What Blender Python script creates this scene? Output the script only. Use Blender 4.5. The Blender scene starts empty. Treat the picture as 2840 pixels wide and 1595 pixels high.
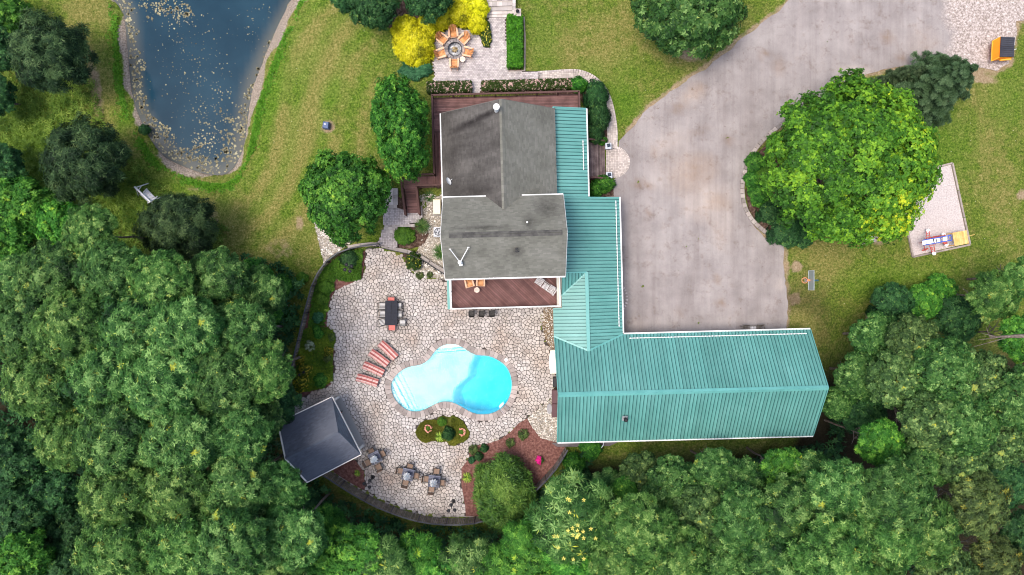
import bpy, math, random
import numpy as np
from mathutils import Vector, Matrix, geometry
random.seed(7); RS=np.random.RandomState(11)
R=math.radians; PI=math.pi
scene=bpy.context.scene; COL=scene.collection
# ------------------------------------------------------------------ camera, world, sun, exposure
HC=59.0; PXM=32.0; CX,CY=1420.0,797.5
cam=bpy.data.objects.new('camera',bpy.data.cameras.new('camera')); COL.objects.link(cam)
cam.location=(0,0,HC); cam.rotation_euler=(0,0,0)
cam.data.sensor_width=36; cam.data.lens=36*HC/(2840/PXM); cam.data.clip_end=1500; scene.camera=cam
SUN_EL,SUN_AZ=71,-102          # elevation, azimuth in degrees from north (negative = west)
w=bpy.data.worlds.new('World'); scene.world=w; w.use_nodes=True
nt=w.node_tree; sky=nt.nodes.new('ShaderNodeTexSky'); sky.sky_type='NISHITA'; sky.sun_disc=False
sky.sun_elevation=R(SUN_EL); sky.sun_rotation=R(SUN_AZ); sky.air_density=1.0; sky.dust_density=4.0; sky.ozone_density=1.0
bg=nt.nodes['Background']; nt.links.new(sky.outputs[0],bg.inputs[0]); bg.inputs[1].default_value=0.15
sun=bpy.data.objects.new('sun',bpy.data.lights.new('sun','SUN')); COL.objects.link(sun)
sun.data.energy=1.2; sun.data.angle=R(22); sun.data.color=(1,0.955,0.89)
az=R(SUN_AZ); sd=Vector((math.sin(az)*math.cos(R(SUN_EL)),math.cos(az)*math.cos(R(SUN_EL)),math.sin(R(SUN_EL))))
sun.rotation_euler=sd.to_track_quat('Z','Y').to_euler(); sun.location=(-30,30,70)
scene.view_settings.view_transform='Standard'; scene.view_settings.look='None'; scene.view_settings.gamma=1
scene.view_settings.exposure=1.02; scene.view_settings.use_curve_mapping=False
try:
    scene.cycles.transparent_max_bounces=16; scene.cycles.max_bounces=6; scene.cycles.filter_width=1.05
except Exception: pass

# ------------------------------------------------------------------ polygons and terrain
def ss(a,b,t):
    t=np.clip((t-a)/(b-a),0,1); return t*t*(3-2*t)
def inside(poly,X,Y):
    X=np.asarray(X,float); Y=np.asarray(Y,float); r=np.zeros(X.shape,bool); n=len(poly)
    for i in range(n):
        x1,y1=poly[i][:2]; x2,y2=poly[(i+1)%n][:2]
        if y1==y2: continue
        c=((y1>Y)!=(y2>Y))&(X<(x2-x1)*(Y-y1)/(y2-y1)+x1); r^=c
    return r
def pdist(poly,X,Y,closed=True):
    X=np.asarray(X,float); Y=np.asarray(Y,float); d=np.full(X.shape,1e9); n=len(poly)
    for i in range(n if closed else n-1):
        x1,y1=poly[i][:2]; x2,y2=poly[(i+1)%n][:2]; dx,dy=x2-x1,y2-y1; L=dx*dx+dy*dy+1e-12
        t=np.clip(((X-x1)*dx+(Y-y1)*dy)/L,0,1); d=np.minimum(d,np.hypot(X-x1-t*dx,Y-y1-t*dy))
    return d
def px0(p,z=0.0): k=(HC-z)/HC/PXM; return ((p[0]-CX)*k,(CY-p[1])*k)
def D(*pts): return [(x*1.1025,y*1.1025) for x,y in pts]
def smooth(pts,n=6,closed=True):
    out=[]; m=len(pts)
    for i in range(m if closed else m-1):
        p=[pts[(i+j)%m] if closed else pts[min(max(i+j,0),m-1)] for j in (-1,0,1,2)]
        for k in range(n):
            t=k/n
            out.append(tuple(.5*((2*p[1][c])+(-p[0][c]+p[2][c])*t+(2*p[0][c]-5*p[1][c]+4*p[2][c]-p[3][c])*t*t+(-p[0][c]+3*p[1][c]-3*p[2][c]+p[3][c])*t**3) for c in (0,1)))
    if not closed: out.append(tuple(pts[-1][:2]))
    return out
POND_PX=smooth([(322,-60),(340,40),(350,150),(362,260),(385,330),(420,395),(455,435),(510,462),(570,482),(625,480),(660,440),(680,380),(690,310),(705,240),(735,170),(775,90),(815,20),(850,-60)],4)
POND=[px0(p,-.35) for p in POND_PX]
PATIO_PX=[(1013,690),(1012,724),(1006,769),(985,776),(961,788),(930,803),(917,829),(913,855),(907,877),(907,900),(920,918),(931,937),(928,970),(924,1000),(926,1026),(917,1068),(887,1077),(857,1092),(823,1109),(815,1130),(830,1200),(880,1290),(939,1290),(984,1275),(1010,1309),(1012,1357),(1055,1383),(1111,1408),(1167,1427),(1223,1434),(1292,1432),(1290,1402),(1280,1346),(1280,1298),(1301,1271),(1301,1240),(1357,1229),(1387,1219),(1415,1199),(1445,1174),(1462,1161),(1490,1137),(1516,1117),(1536,1100),(1540,1040),(1536,990),(1512,941),(1504,903),(1508,855),(1508,764),(1240,768),(1238,776),(1196,769),(1163,769),(1148,754),(1126,735),(1116,706),(1073,696),(1051,687)]
PATIO=[px0(p) for p in PATIO_PX]
FENCE_PX=smooth([(1056,679),(1010,684),(960,697),(925,716),(900,745),(880,780),(868,820),(852,880),(838,940),(824,1000),(815,1050),(808,1100),(808,1160),(830,1225),(870,1280),(915,1306),(960,1336),(1010,1366),(1060,1392),(1115,1413),(1170,1429),(1225,1436),(1280,1437),(1335,1430),(1400,1405),(1460,1366),(1500,1330),(1540,1285),(1570,1235)],4,False)
FENCE=[px0(p) for p in FENCE_PX]
TH=R(1.5)
def HF(a,b,z=0): return (a*math.cos(TH)-b*math.sin(TH),a*math.sin(TH)+b*math.cos(TH),z)
BLOCK=[px0((1056,679))]+FENCE[1:]+[HF(24.2,-12.7)[:2],HF(24.2,-4)[:2],HF(9,-4)[:2],HF(9,7)[:2],HF(-5,7)[:2]]
POOL_Z=[(135,800),(145,900),(200,1030),(300,1140),(420,1215),(560,1230),(700,1190),(850,1110),(960,1075),(1080,1075),(1200,1115),(1330,1190),(1460,1255),(1600,1278),(1750,1262),(1900,1190),(2010,1070),(2070,920),(2087,780),(2065,640),(2010,520),(1920,430),(1800,360),(1700,325),(1600,315),(1500,305),(1400,262),(1300,190),(1200,145),(1100,135),(1000,147),(900,195),(830,265),(770,350),(700,420),(600,470),(480,490),(380,520),(280,580),(200,660),(150,740)]
POOL=[px0((1060+x/5.787,930+y/5.788)) for x,y in POOL_Z]; POOL=smooth(POOL,3)
def H(x,y):
    x=np.asarray(x,float); y=np.asarray(y,float)
    n=ss(2.8,8.5,y)*ss(-26,-9,x); e=ss(4.6,8.5,x)*ss(-13.5,-6,y)
    h=1.4*(1-(1-n)*(1-e)); h=h-.3*ss(-10,-30,x)*ss(0,10,y)
    d=pdist(BLOCK,x,y); d=np.where(inside(BLOCK,x,y),0,d)
    return h-2.2*ss(.6,6,d)*ss(2,-6,y)
def hz(x,y): return float(H(x,y))
def P(px,py,z=None,off=0.0):
    if z is not None:
        x,y=px0((px,py),z); return Vector((x,y,z))
    z=0.0
    for _ in range(4): x,y=px0((px,py),z+off); z=hz(x,y)
    return Vector((x,y,z+off))
def PP(pts,z=None): return [tuple(P(p[0],p[1],z)[:2]) for p in pts]

# ------------------------------------------------------------------ materials
MATS={}
def new_mat(name):
    m=bpy.data.materials.new(name); m.use_nodes=True; n=m.node_tree.nodes; l=m.node_tree.links
    return m,n,l,n['Principled BSDF']
def c4(c): return (c[0],c[1],c[2],1)
def noise(n,l,scale,detail=4,vec=None,rough=.55):
    t=n.new('ShaderNodeTexNoise'); t.inputs['Scale'].default_value=scale; t.inputs['Detail'].default_value=detail; t.inputs['Roughness'].default_value=rough
    if vec: l.new(vec,t.inputs['Vector'])
    return t.outputs['Fac']
def ramp(n,l,fac,stops):
    r=n.new('ShaderNodeValToRGB'); e=r.color_ramp.elements
    while len(e)<len(stops): e.new(.5)
    for i,(p,c) in enumerate(stops): e[i].position=p; e[i].color=c4(c)
    l.new(fac,r.inputs[0]); return r.outputs[0]
def mixc(n,l,fac,a,b,mode='MIX'):
    m=n.new('ShaderNodeMix'); m.data_type='RGBA'; m.blend_type=mode
    for s,v in ((m.inputs[0],fac),(m.inputs[6],a),(m.inputs[7],b)):
        if isinstance(v,(int,float)): s.default_value=v
        elif isinstance(v,tuple): s.default_value=c4(v)
        else: l.new(v,s)
    return m.outputs[2]
def mth(n,l,op,a,b=0,clamp=False):
    m=n.new('ShaderNodeMath'); m.operation=op; m.use_clamp=clamp
    for s,v in ((m.inputs[0],a),(m.inputs[1],b)):
        if isinstance(v,(int,float)): s.default_value=v
        else: l.new(v,s)
    return m.outputs[0]
def attr(n,name):
    a=n.new('ShaderNodeAttribute'); a.attribute_name=name; return a.outputs['Fac']
def pos(n): return n.new('ShaderNodeNewGeometry').outputs['Position']
def bump(n,l,b,h,strength,dist=.02):
    k=n.new('ShaderNodeBump'); k.inputs['Strength'].default_value=strength; k.inputs['Distance'].default_value=dist
    l.new(h,k.inputs['Height']); l.new(k.outputs[0],b.inputs['Normal'])
def M(name,cols,scale=3,rough=.8,bmp=0,bscale=30,tint=0,spec=.3,metal=0,fine=.12,fscale=60,obj=False,stretch=None):
    """cols: list of colours spread over a noise; tint: strength of the per-face attribute"""
    if name in MATS: return MATS[name]
    m,n,l,b=new_mat(name)
    v=pos(n)
    if stretch:
        mp=n.new('ShaderNodeMapping'); mp.inputs['Scale'].default_value=stretch; l.new(v,mp.inputs[0]); v=mp.outputs[0]
    if len(cols)==1: cols=[cols[0],cols[0]]
    k=len(cols); c=ramp(n,l,noise(n,l,scale,5,v),[(.3+.4*i/(k-1),cc) for i,cc in enumerate(cols)])
    if fine:
        f=noise(n,l,fscale,2,v); g=mth(n,l,'MULTIPLY_ADD',f,2*fine); n_=g.node; n_.inputs[2].default_value=1-fine
        cb=n.new('ShaderNodeCombineColor'); [l.new(g,cb.inputs[i]) for i in range(3)]; c=mixc(n,l,1.0,c,cb.outputs[0],'MULTIPLY')
    if tint:
        g=mth(n,l,'MULTIPLY_ADD',attr(n,'tint'),2*tint); g.node.inputs[2].default_value=1-tint
        cb=n.new('ShaderNodeCombineColor'); [l.new(g,cb.inputs[i]) for i in range(3)]; c=mixc(n,l,1.0,c,cb.outputs[0],'MULTIPLY')
    l.new(c,b.inputs['Base Color']); b.inputs['Roughness'].default_value=rough; b.inputs['Metallic'].default_value=metal
    b.inputs['Specular IOR Level'].default_value=spec
    if bmp: bump(n,l,b,noise(n,l,bscale,4,v),bmp)
    MATS[name]=m; return m
def leafmat(name,cols,rough=.55,trans=.25,posn=None):
    if name in MATS: return MATS[name]
    m,n,l,b=new_mat(name)
    k=len(cols); posn=posn or [i/(k-1) for i in range(k)]
    if name.startswith('leaf') and 'golden' not in name: cols=[(c[0]*.96,c[1]*1.02,c[2]*.8) if c[1]>c[0]*.9 else c for c in cols]
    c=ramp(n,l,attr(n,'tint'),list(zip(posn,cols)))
    oi=n.new('ShaderNodeObjectInfo'); hs=n.new('ShaderNodeHueSaturation'); l.new(c,hs.inputs['Color'])
    a=mth(n,l,'MULTIPLY_ADD',oi.outputs['Random'],.014); a.node.inputs[2].default_value=.493; l.new(a,hs.inputs['Hue'])
    v=mth(n,l,'MULTIPLY_ADD',oi.outputs['Random'],.25); v.node.inputs[2].default_value=.88; l.new(v,hs.inputs['Value'])
    c=hs.outputs[0]
    l.new(c,b.inputs['Base Color']); b.inputs['Roughness'].default_value=rough; b.inputs['Specular IOR Level'].default_value=.18
    t=n.new('ShaderNodeBsdfTranslucent'); l.new(c,t.inputs[0]); mx=n.new('ShaderNodeMixShader'); mx.inputs[0].default_value=trans
    l.new(b.outputs[0],mx.inputs[1]); l.new(t.outputs[0],mx.inputs[2]); l.new(mx.outputs[0],n['Material Output'].inputs[0])
    MATS[name]=m; return m

# ------------------------------------------------------------------ mesh building
def prop(o,label=None,cat=None,group=None,kind=None):
    if label: o['label']=label
    if cat: o['category']=cat
    if group: o['group']=group
    if kind: o['kind']=kind
    return o
def wloc(o):
    v=Vector((0,0,0))
    while o is not None: v+=o.location; o=o.parent
    return v
def thing(name,label,cat,loc=(0,0,0),rz=0,group=None):
    o=bpy.data.objects.new(name,None); COL.objects.link(o); o.location=loc; o.rotation_euler=(0,0,rz); o.empty_display_size=.3
    return prop(o,label,cat,group)
def raw(name,me,mat=None,parent=None,loc=None):
    o=bpy.data.objects.new(name,me); COL.objects.link(o)
    if mat and not me.materials: me.materials.append(mat)
    if parent: o.parent=parent
    if loc is not None: o.location=loc
    return o
class MB:
    def __init__(s): s.v=[]; s.f=[]; s.t=[]; s.tint=.5
    def add(s,vs,fs,tint=None):
        k=len(s.v); s.v.extend([tuple(p) for p in vs]); s.f.extend([tuple(i+k for i in f) for f in fs]); s.t.extend([s.tint if tint is None else tint]*len(fs)); return s
    def box(s,c,d,rz=0,tint=None,rx=0,ry=0):
        m=Matrix.Rotation(rz,3,'Z')@Matrix.Rotation(ry,3,'Y')@Matrix.Rotation(rx,3,'X'); c=Vector(c)
        vs=[c+m@Vector((x*d[0]/2,y*d[1]/2,z*d[2]/2)) for z in (-1,1) for x,y in ((-1,-1),(1,-1),(1,1),(-1,1))]
        return s.add(vs,[(3,2,1,0),(4,5,6,7),(0,1,5,4),(1,2,6,5),(2,3,7,6),(3,0,4,7)],tint)
    def bbox(s,c,d,rz=0,e=.01,tint=None):   # box with chamfered top edge
        m=Matrix.Rotation(rz,3,'Z'); c=Vector(c); vs=[]
        for z,k in ((-d[2]/2,0),(d[2]/2-e,0),(d[2]/2,e)):
            for x,y in ((-1,-1),(1,-1),(1,1),(-1,1)): vs.append(c+m@Vector((x*(d[0]/2-k),y*(d[1]/2-k),z)))
        fs=[(3,2,1,0),(8,9,10,11)]
        for r in (0,4):
            for i in range(4): j=(i+1)%4; fs.append((r+i,r+j,r+4+j,r+4+i))
        return s.add(vs,fs,tint)
    def beam(s,a,b,w,h,tint=None):
        a=Vector(a); b=Vector(b); d=(b-a); 
        if d.length<1e-6: return s
        d.normalize(); up=Vector((0,0,1)) if abs(d.z)<.95 else Vector((0,1,0)); x=d.cross(up).normalized()*w/2; y=x.cross(d).normalized()*h/2
        vs=[p+i*x+j*y for p in (a,b) for i,j in ((-1,-1),(1,-1),(1,1),(-1,1))]
        return s.add(vs,[(3,2,1,0),(4,5,6,7),(0,1,5,4),(1,2,6,5),(2,3,7,6),(3,0,4,7)],tint)
    def tube(s,a,b,r0,r1=None,n=8,tint=None):
        r1=r0 if r1 is None else r1; a=Vector(a); b=Vector(b); d=(b-a).normalized(); up=Vector((0,0,1)) if abs(d.z)<.9 else Vector((1,0,0))
        x=d.cross(up).normalized(); y=d.cross(x); vs=[]
        for p,r in ((a,r0),(b,r1)):
            for i in range(n): t=2*PI*i/n; vs.append(p+x*r*math.cos(t)+y*r*math.sin(t))
        return s.add(vs,[(i,i+n,(i+1)%n+n,(i+1)%n) for i in range(n)]+[tuple(range(n)),tuple(range(2*n-1,n-1,-1))],tint)
    def prism(s,poly,z0,z1,e=0,tint=None):
        n=len(poly); A=sum(poly[i][0]*poly[(i+1)%n][1]-poly[(i+1)%n][0]*poly[i][1] for i in range(n))
        if A<0: poly=poly[::-1]
        cx=sum(p[0] for p in poly)/n; cy=sum(p[1] for p in poly)/n
        if e:
            top=[]
            for x,y in poly:
                L=math.hypot(x-cx,y-cy)+1e-9; k=max(0,1-e/L); top.append((cx+(x-cx)*k,cy+(y-cy)*k))
            vs=[(x,y,z0) for x,y in poly]+[(x,y,z1-e) for x,y in poly]+[(x,y,z1) for x,y in top]; rings=2
        else: vs=[(x,y,z0) for x,y in poly]+[(x,y,z1) for x,y in poly]; rings=1
        fs=[tuple(range(n*rings,n*rings+n))]
        for r in range(rings):
            for i in range(n): j=(i+1)%n; fs.append((r*n+i,r*n+j,r*n+n+j,r*n+n+i))
        return s.add(vs,fs,tint)
    def slab(s,poly,nrm,t,tint=None,back=True):
        nrm=Vector(nrm).normalized(); ps=[Vector(p) for p in poly]; n=len(ps)
        a=Vector((0,0,0))
        for i in range(n): a+=ps[i].cross(ps[(i+1)%n])
        if a.dot(nrm)<0: ps=ps[::-1]
        fs=[tuple(range(n,2*n))]+([tuple(range(n-1,-1,-1))] if back else [])+[(i,(i+1)%n,(i+1)%n+n,i+n) for i in range(n)]
        return s.add(ps+[p+nrm*t for p in ps],fs,tint)
    def sphere(s,c,r,n=8,m=5,sc=(1,1,1),tint=None):
        c=Vector(c); vs=[c+Vector((0,0,r*sc[2]))]
        for j in range(1,m):
            for i in range(n): a=PI*j/m; b=2*PI*i/n; vs.append(c+Vector((r*math.sin(a)*math.cos(b)*sc[0],r*math.sin(a)*math.sin(b)*sc[1],r*math.cos(a)*sc[2])))
        vs.append(c-Vector((0,0,r*sc[2]))); fs=[(0,1+i,1+(i+1)%n) for i in range(n)]
        for j in range(m-2):
            for i in range(n): a=1+j*n+i; b=1+j*n+(i+1)%n; fs.append((a,a+n,b+n,b))
        e=len(vs)-1; fs+=[(e,1+(m-2)*n+(i+1)%n,1+(m-2)*n+i) for i in range(n)]
        return s.add(vs,fs,tint)
    def mesh(s,name,off=None,smooth_=False):
        me=bpy.data.meshes.new(name); vs=s.v if off is None else [(p[0]-off[0],p[1]-off[1],p[2]-off[2]) for p in s.v]
        me.from_pydata(vs,[],s.f); a=me.attributes.new('tint','FLOAT','FACE'); a.data.foreach_set('value',s.t)
        if smooth_: me.polygons.foreach_set('use_smooth',[True]*len(me.polygons))
        me.update(); return me
    def build(s,name,mat,parent=None,local=False,kind=None,label=None,cat=None,group=None,own=False,sm=False):
        """vertices are world coordinates unless local; own: origin at the mesh's own base"""
        off=Vector((0,0,0)); loc=None; base=wloc(parent) if parent else Vector((0,0,0))
        if not local:
            if own:
                c=np.array(s.v); o3=Vector((c[:,0].mean(),c[:,1].mean(),c[:,2].min())); off=o3; loc=o3-base
            else: off=base
        me=s.mesh(name,off,sm); o=raw(name,me,mat,parent,loc); return prop(o,label,cat,group,kind)
def dup(root,loc,rz=None,label=None,sc=None,group=None):
    c=root.copy(); COL.objects.link(c); c.location=loc
    if rz is not None: c.rotation_euler=(0,0,rz)
    if sc: c.scale=(sc,sc,sc) if not isinstance(sc,tuple) else sc
    if label: c['label']=label
    if group: c['group']=group
    for ch in list(root.children):
        d=ch.copy(); COL.objects.link(d); d.parent=c
        for g in list(ch.children):
            e=g.copy(); COL.objects.link(e); e.parent=d
    return c
def cdt(poly,res,holes=()):
    """triangulate a polygon (with holes) with interior points every res metres"""
    def dens(pl):
        o=[]
        for i in range(len(pl)):
            a=pl[i]; b=pl[(i+1)%len(pl)]; L=math.hypot(b[0]-a[0],b[1]-a[1]); k=max(1,int(L/res))
            o+=[(a[0]+(b[0]-a[0])*j/k,a[1]+(b[1]-a[1])*j/k) for j in range(k)]
        return o
    vs=[]; es=[]
    for pl in [poly]+list(holes):
        q=dens(pl); k=len(vs); vs+=q; es+=[(k+i,k+(i+1)%len(q)) for i in range(len(q))]
    xs=[p[0] for p in poly]; ys=[p[1] for p in poly]
    gx,gy=np.meshgrid(np.arange(min(xs),max(xs),res),np.arange(min(ys),max(ys),res)); gx=gx.ravel()+.01; gy=gy.ravel()+.013
    ok=inside(poly,gx,gy)&(pdist(poly,gx,gy)>res*.35)
    for h in holes: ok&=~inside(h,gx,gy)&(pdist(h,gx,gy)>res*.35)
    vs+=list(zip(gx[ok].tolist(),gy[ok].tolist()))
    V,E,F=geometry.delaunay_2d_cdt([Vector(v) for v in vs],es,[],0,1e-5)[:3]
    V=np.array([tuple(v) for v in V]); F=np.array([tuple(f) for f in F]); c=V[F].mean(1)
    ok=inside(poly,c[:,0],c[:,1])
    for h in holes: ok&=~inside(h,c[:,0],c[:,1])
    F=F[ok]; A=(V[F[:,1]]-V[F[:,0]]); B=(V[F[:,2]]-V[F[:,0]]); neg=(A[:,0]*B[:,1]-A[:,1]*B[:,0])<0; F[neg]=F[neg][:,::-1]
    return V,F
def sheet(name,poly,off,mat,res=.6,holes=(),kind='structure',z=None,skirt=.25,attrs=None,parent=None,zf=None):
    V,F=cdt(poly,res,holes); Z=(H(V[:,0],V[:,1]) if z is None else np.full(len(V),float(z)))+off
    if zf is not None: Z=zf(V[:,0],V[:,1])
    vs=np.column_stack([V,Z]).tolist(); fs=F.tolist()
    if skirt:
        cnt={}
        for f in fs:
            for i in range(3): e=(f[i],f[(i+1)%3]); cnt[e]=1
        bd=[e for e in cnt if (e[1],e[0]) not in cnt]; mp={}
        for a,b in bd:
            for i in (a,b):
                if i not in mp: mp[i]=len(vs); vs.append([vs[i][0],vs[i][1],vs[i][2]-skirt])
            fs.append((b,a,mp[a],mp[b]))
    me=bpy.data.meshes.new(name); me.from_pydata(vs,[],fs)
    if attrs:
        X=np.array(vs)
        for an,fn in attrs.items():
            a=me.attributes.new(an,'FLOAT','POINT'); a.data.foreach_set('value',np.asarray(fn(X[:,0],X[:,1]),dtype=np.float32))
    me.update(); o=raw(name,me,mat,parent)
    return prop(o,kind=kind) if kind else o
def blobs(lst):
    """lst of (px,py,rx,ry,angle_deg,amount) in photo pixels on the ground -> f(x,y)"""
    def f(X,Y):
        r=np.zeros(len(X))
        for b in lst:
            p=P(b[0],b[1]); a=R(b[4]); dx=X-p.x; dy=Y-p.y; u=(dx*math.cos(a)+dy*math.sin(a))/(b[2]/PXM); v=(-dx*math.sin(a)+dy*math.cos(a))/(b[3]/PXM)
            q=np.clip(1-(u*u+v*v),0,1); r=np.maximum(r,b[5]*q*1.0) if b[5]>0 else r
        return np.clip(r,0,1)
    return f
# strips of a planar polygon
def clip(poly,a,c,keep_less):
    """clip list of (u,v) by u<=c or u>=c on coordinate index a"""
    out=[]; n=len(poly); s=1 if keep_less else -1
    for i in range(n):
        p=poly[i]; q=poly[(i+1)%n]; dp=s*(p[a]-c); dq=s*(q[a]-c)
        if dp<=0: out.append(p)
        if (dp<0<dq) or (dq<0<dp):
            t=dp/(dp-dq); out.append((p[0]+(q[0]-p[0])*t,p[1]+(q[1]-p[1])*t))
    return out
class Plane:
    def __init__(s,pts,along):
        s.o=Vector(pts[0]); p=[Vector(q) for q in pts]; nn=Vector((0,0,0))
        for i in range(len(p)): nn+=(p[i]-s.o).cross(p[(i+1)%len(p)]-s.o)
        s.n=nn.normalized()
        if s.n.z<0: s.n=-s.n
        a=Vector(along); s.u=(a-s.n*a.dot(s.n)).normalized(); s.v=s.n.cross(s.u)
        s.p=[((q-s.o).dot(s.u),(q-s.o).dot(s.v)) for q in p]
    def w(s,q,h=0): return s.o+s.u*q[0]+s.v*q[1]+s.n*h
    def strips(s,pitch,gap=0,axis=0,start=None):
        lo=min(q[axis] for q in s.p); hi=max(q[axis] for q in s.p); k=lo if start is None else start; out=[]
        while k<hi-1e-4:
            c=clip(clip(s.p,axis,k+gap/2,False),axis,min(k+pitch-gap/2,hi),True)
            if len(c)>=3:
                ar=abs(sum(c[i][0]*c[(i+1)%len(c)][1]-c[(i+1)%len(c)][0]*c[i][1] for i in range(len(c))))/2
                if ar>1e-3: out.append((k,c))
            k+=pitch
        return out
def tabclip(c,lo,hi,axis): return clip(clip(c,axis,lo,False),axis,hi,True)
# ================================================================== GROUND
def streaks(x,y,dp):
    e=ss(-26,-22,x)*ss(1,5,y)*(1-ss(-12,-10,x)); wv=.5+.5*np.sin(dp*2.6+.5*np.sin(y*.35)+.3*np.sin(x*.9)); return e*wv
m,n,l,b=new_mat('lawn_mat'); v=pos(n)
n1=noise(n,l,.35,5,v); n2=noise(n,l,1.6,6,v,.65); n3=noise(n,l,7,6,v,.85); n4=noise(n,l,.12,3,v)
n5=noise(n,l,5,5,v,.75); n6=mth(n,l,'ADD',mth(n,l,'MULTIPLY',n3,.6),mth(n,l,'MULTIPLY',n5,.4))
g=ramp(n,l,n6,[(.34,(.012,.034,.004)),(.46,(.062,.105,.012)),(.54,(.135,.185,.024)),(.66,(.31,.36,.075))])
g2=ramp(n,l,n6,[(.34,(.04,.052,.010)),(.46,(.135,.14,.030)),(.54,(.24,.215,.065)),(.66,(.46,.38,.19))])
f=mth(n,l,'ADD',mth(n,l,'MULTIPLY',n2,2.0),mth(n,l,'MULTIPLY',n1,1.1)); f=mth(n,l,'SUBTRACT',f,1.34); 
f=mth(n,l,'ADD',mth(n,l,'MULTIPLY',f,1.6),mth(n,l,'SUBTRACT',mth(n,l,'MULTIPLY',attr(n,'dry'),1.15),.12),True)
c=mixc(n,l,f,g,g2)
lush=ramp(n,l,n6,[(.36,(.012,.042,.002)),(.5,(.055,.16,.006)),(.66,(.19,.36,.03))])
c=mixc(n,l,mth(n,l,'MULTIPLY',mth(n,l,'MULTIPLY',attr(n,'lush'),.75),mth(n,l,'ADD',n2,.25,True)),c,lush)
straw=ramp(n,l,n3,[(.3,(.16,.11,.06)),(.5,(.3,.22,.13)),(.75,(.5,.42,.3))])
k=mth(n,l,'MULTIPLY',mth(n,l,'SUBTRACT',mth(n,l,'ADD',attr(n,'straw'),mth(n,l,'MULTIPLY',n2,.9)),.72),3.0,True)
c=mixc(n,l,k,c,straw)
gr=ramp(n,l,noise(n,l,9,6,v,.8),[(.34,(.09,.065,.045)),(.5,(.29,.235,.185)),(.66,(.52,.45,.38))])
k=mth(n,l,'MULTIPLY',mth(n,l,'SUBTRACT',mth(n,l,'ADD',attr(n,'bank'),mth(n,l,'ADD',mth(n,l,'MULTIPLY',n2,1.1),mth(n,l,'MULTIPLY',n5,.7))),1.35),4.0,True)
c=mixc(n,l,k,c,gr)
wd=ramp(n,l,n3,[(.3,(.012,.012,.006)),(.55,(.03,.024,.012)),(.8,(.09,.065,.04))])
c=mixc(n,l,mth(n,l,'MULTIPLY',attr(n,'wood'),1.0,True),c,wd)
l.new(c,b.inputs['Base Color']); b.inputs['Roughness'].default_value=.95; b.inputs['Specular IOR Level'].default_value=.1
bump(n,l,b,mth(n,l,'ADD',n3,mth(n,l,'MULTIPLY',n2,2)),.9,.12)
LAWN=m
step=.34
DRIVE0=[(2215,-40),(2760,-40),(2840,-60),(2860,60),(2820,60),(2800,175),(2760,195),(2700,190),(2640,185),(2560,180),(2480,188),(2400,205),(2330,240),(2260,275),(2200,320),(2140,365),(2085,420),(2064,470),(2052,530),(2062,585),(2085,625),(2120,655),(2172,680),(2180,800),(2182,916),(1740,930),(1700,930),(1680,545),(1690,510),(1712,490),(1716,392),(1760,345),(1800,300),(1900,225),(1960,185),(2040,120),(2120,60),(2180,15)]
gx=np.arange(-58,58.1,step); gy=np.arange(-38,38.1,step); X,Y=np.meshgrid(gx,gy); sh=X.shape; x=X.ravel(); y=Y.ravel()
z=H(x,y); dp=pdist(POND,x,y); dp=np.where(inside(POND,x,y),-dp,dp)
z=z-1.3*ss(1.0,-1.6,dp)+.02*RS.randn(len(z))
inp=inside(PATIO,x,y); z=np.where(inp&(pdist(PATIO,x,y)>.2),z-.3,z)
inb=inside(BLOCK,x,y)&(pdist(BLOCK,x,y)>.15)&(y<3.0)&~inp; z=np.where(inb,z-.2,z)
ipl=inside(POOL,x,y)|(pdist(POOL,x,y)<.5); z=np.where(ipl,z-3.2,z)
idx=np.arange(len(x)).reshape(sh); F=np.stack([idx[:-1,:-1],idx[:-1,1:],idx[1:,1:],idx[1:,:-1]],-1).reshape(-1,4)
me=bpy.data.meshes.new('lawn'); me.vertices.add(len(x)); me.vertices.foreach_set('co',np.column_stack([x,y,z]).astype(np.float32).ravel())
me.loops.add(F.size); me.loops.foreach_set('vertex_index',F.ravel()); me.polygons.add(len(F)); me.polygons.foreach_set('loop_start',np.arange(0,F.size,4)); me.polygons.foreach_set('use_smooth',[True]*len(F))
DRY=blobs([(860,300,60,330,-22,.9),(790,430,70,260,-20,.8),(880,120,60,160,-35,.6),(930,200,50,120,-30,.75),(860,640,120,90,0,.7),(1650,130,160,120,20,.75),(1760,80,110,90,0,.6),(1500,150,70,120,0,.4),(1880,150,90,50,0,1),(2290,700,110,110,0,.9),(2230,900,90,120,0,.8),(2250,620,110,50,0,1),(2760,520,70,220,10,.55),(2700,250,100,80,0,.5),(260,230,80,200,8,.95),(320,420,90,80,0,.8),(240,40,90,80,0,.9),(430,600,60,60,0,.6),(630,600,90,160,30,.7),(700,700,90,100,0,.6),(120,260,80,120,0,.4)])
LUSH=blobs([(1730,280,60,90,40,.9),(1500,120,60,140,10,.6),(1640,200,60,50,0,.7),(930,260,60,60,0,.6),(780,250,40,160,-35,.7),(660,260,26,200,-30,.9),(330,120,24,180,5,.9),(350,330,30,120,-25,.8),(2600,400,140,140,0,.7),(2500,780,200,60,0,.8),(2500,300,100,60,0,.5),(100,420,170,160,0,.95),(200,260,120,80,0,.6),(60,330,90,90,0,.8),(60,580,160,140,0,.9),(300,560,140,80,0,.8),(470,500,120,40,-35,.7),(620,560,30,60,0,.7),(2790,260,80,120,0,.6),(2760,160,50,60,0,.8),(1740,180,70,60,0,.4),(560,530,100,30,5,.6)])
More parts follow.
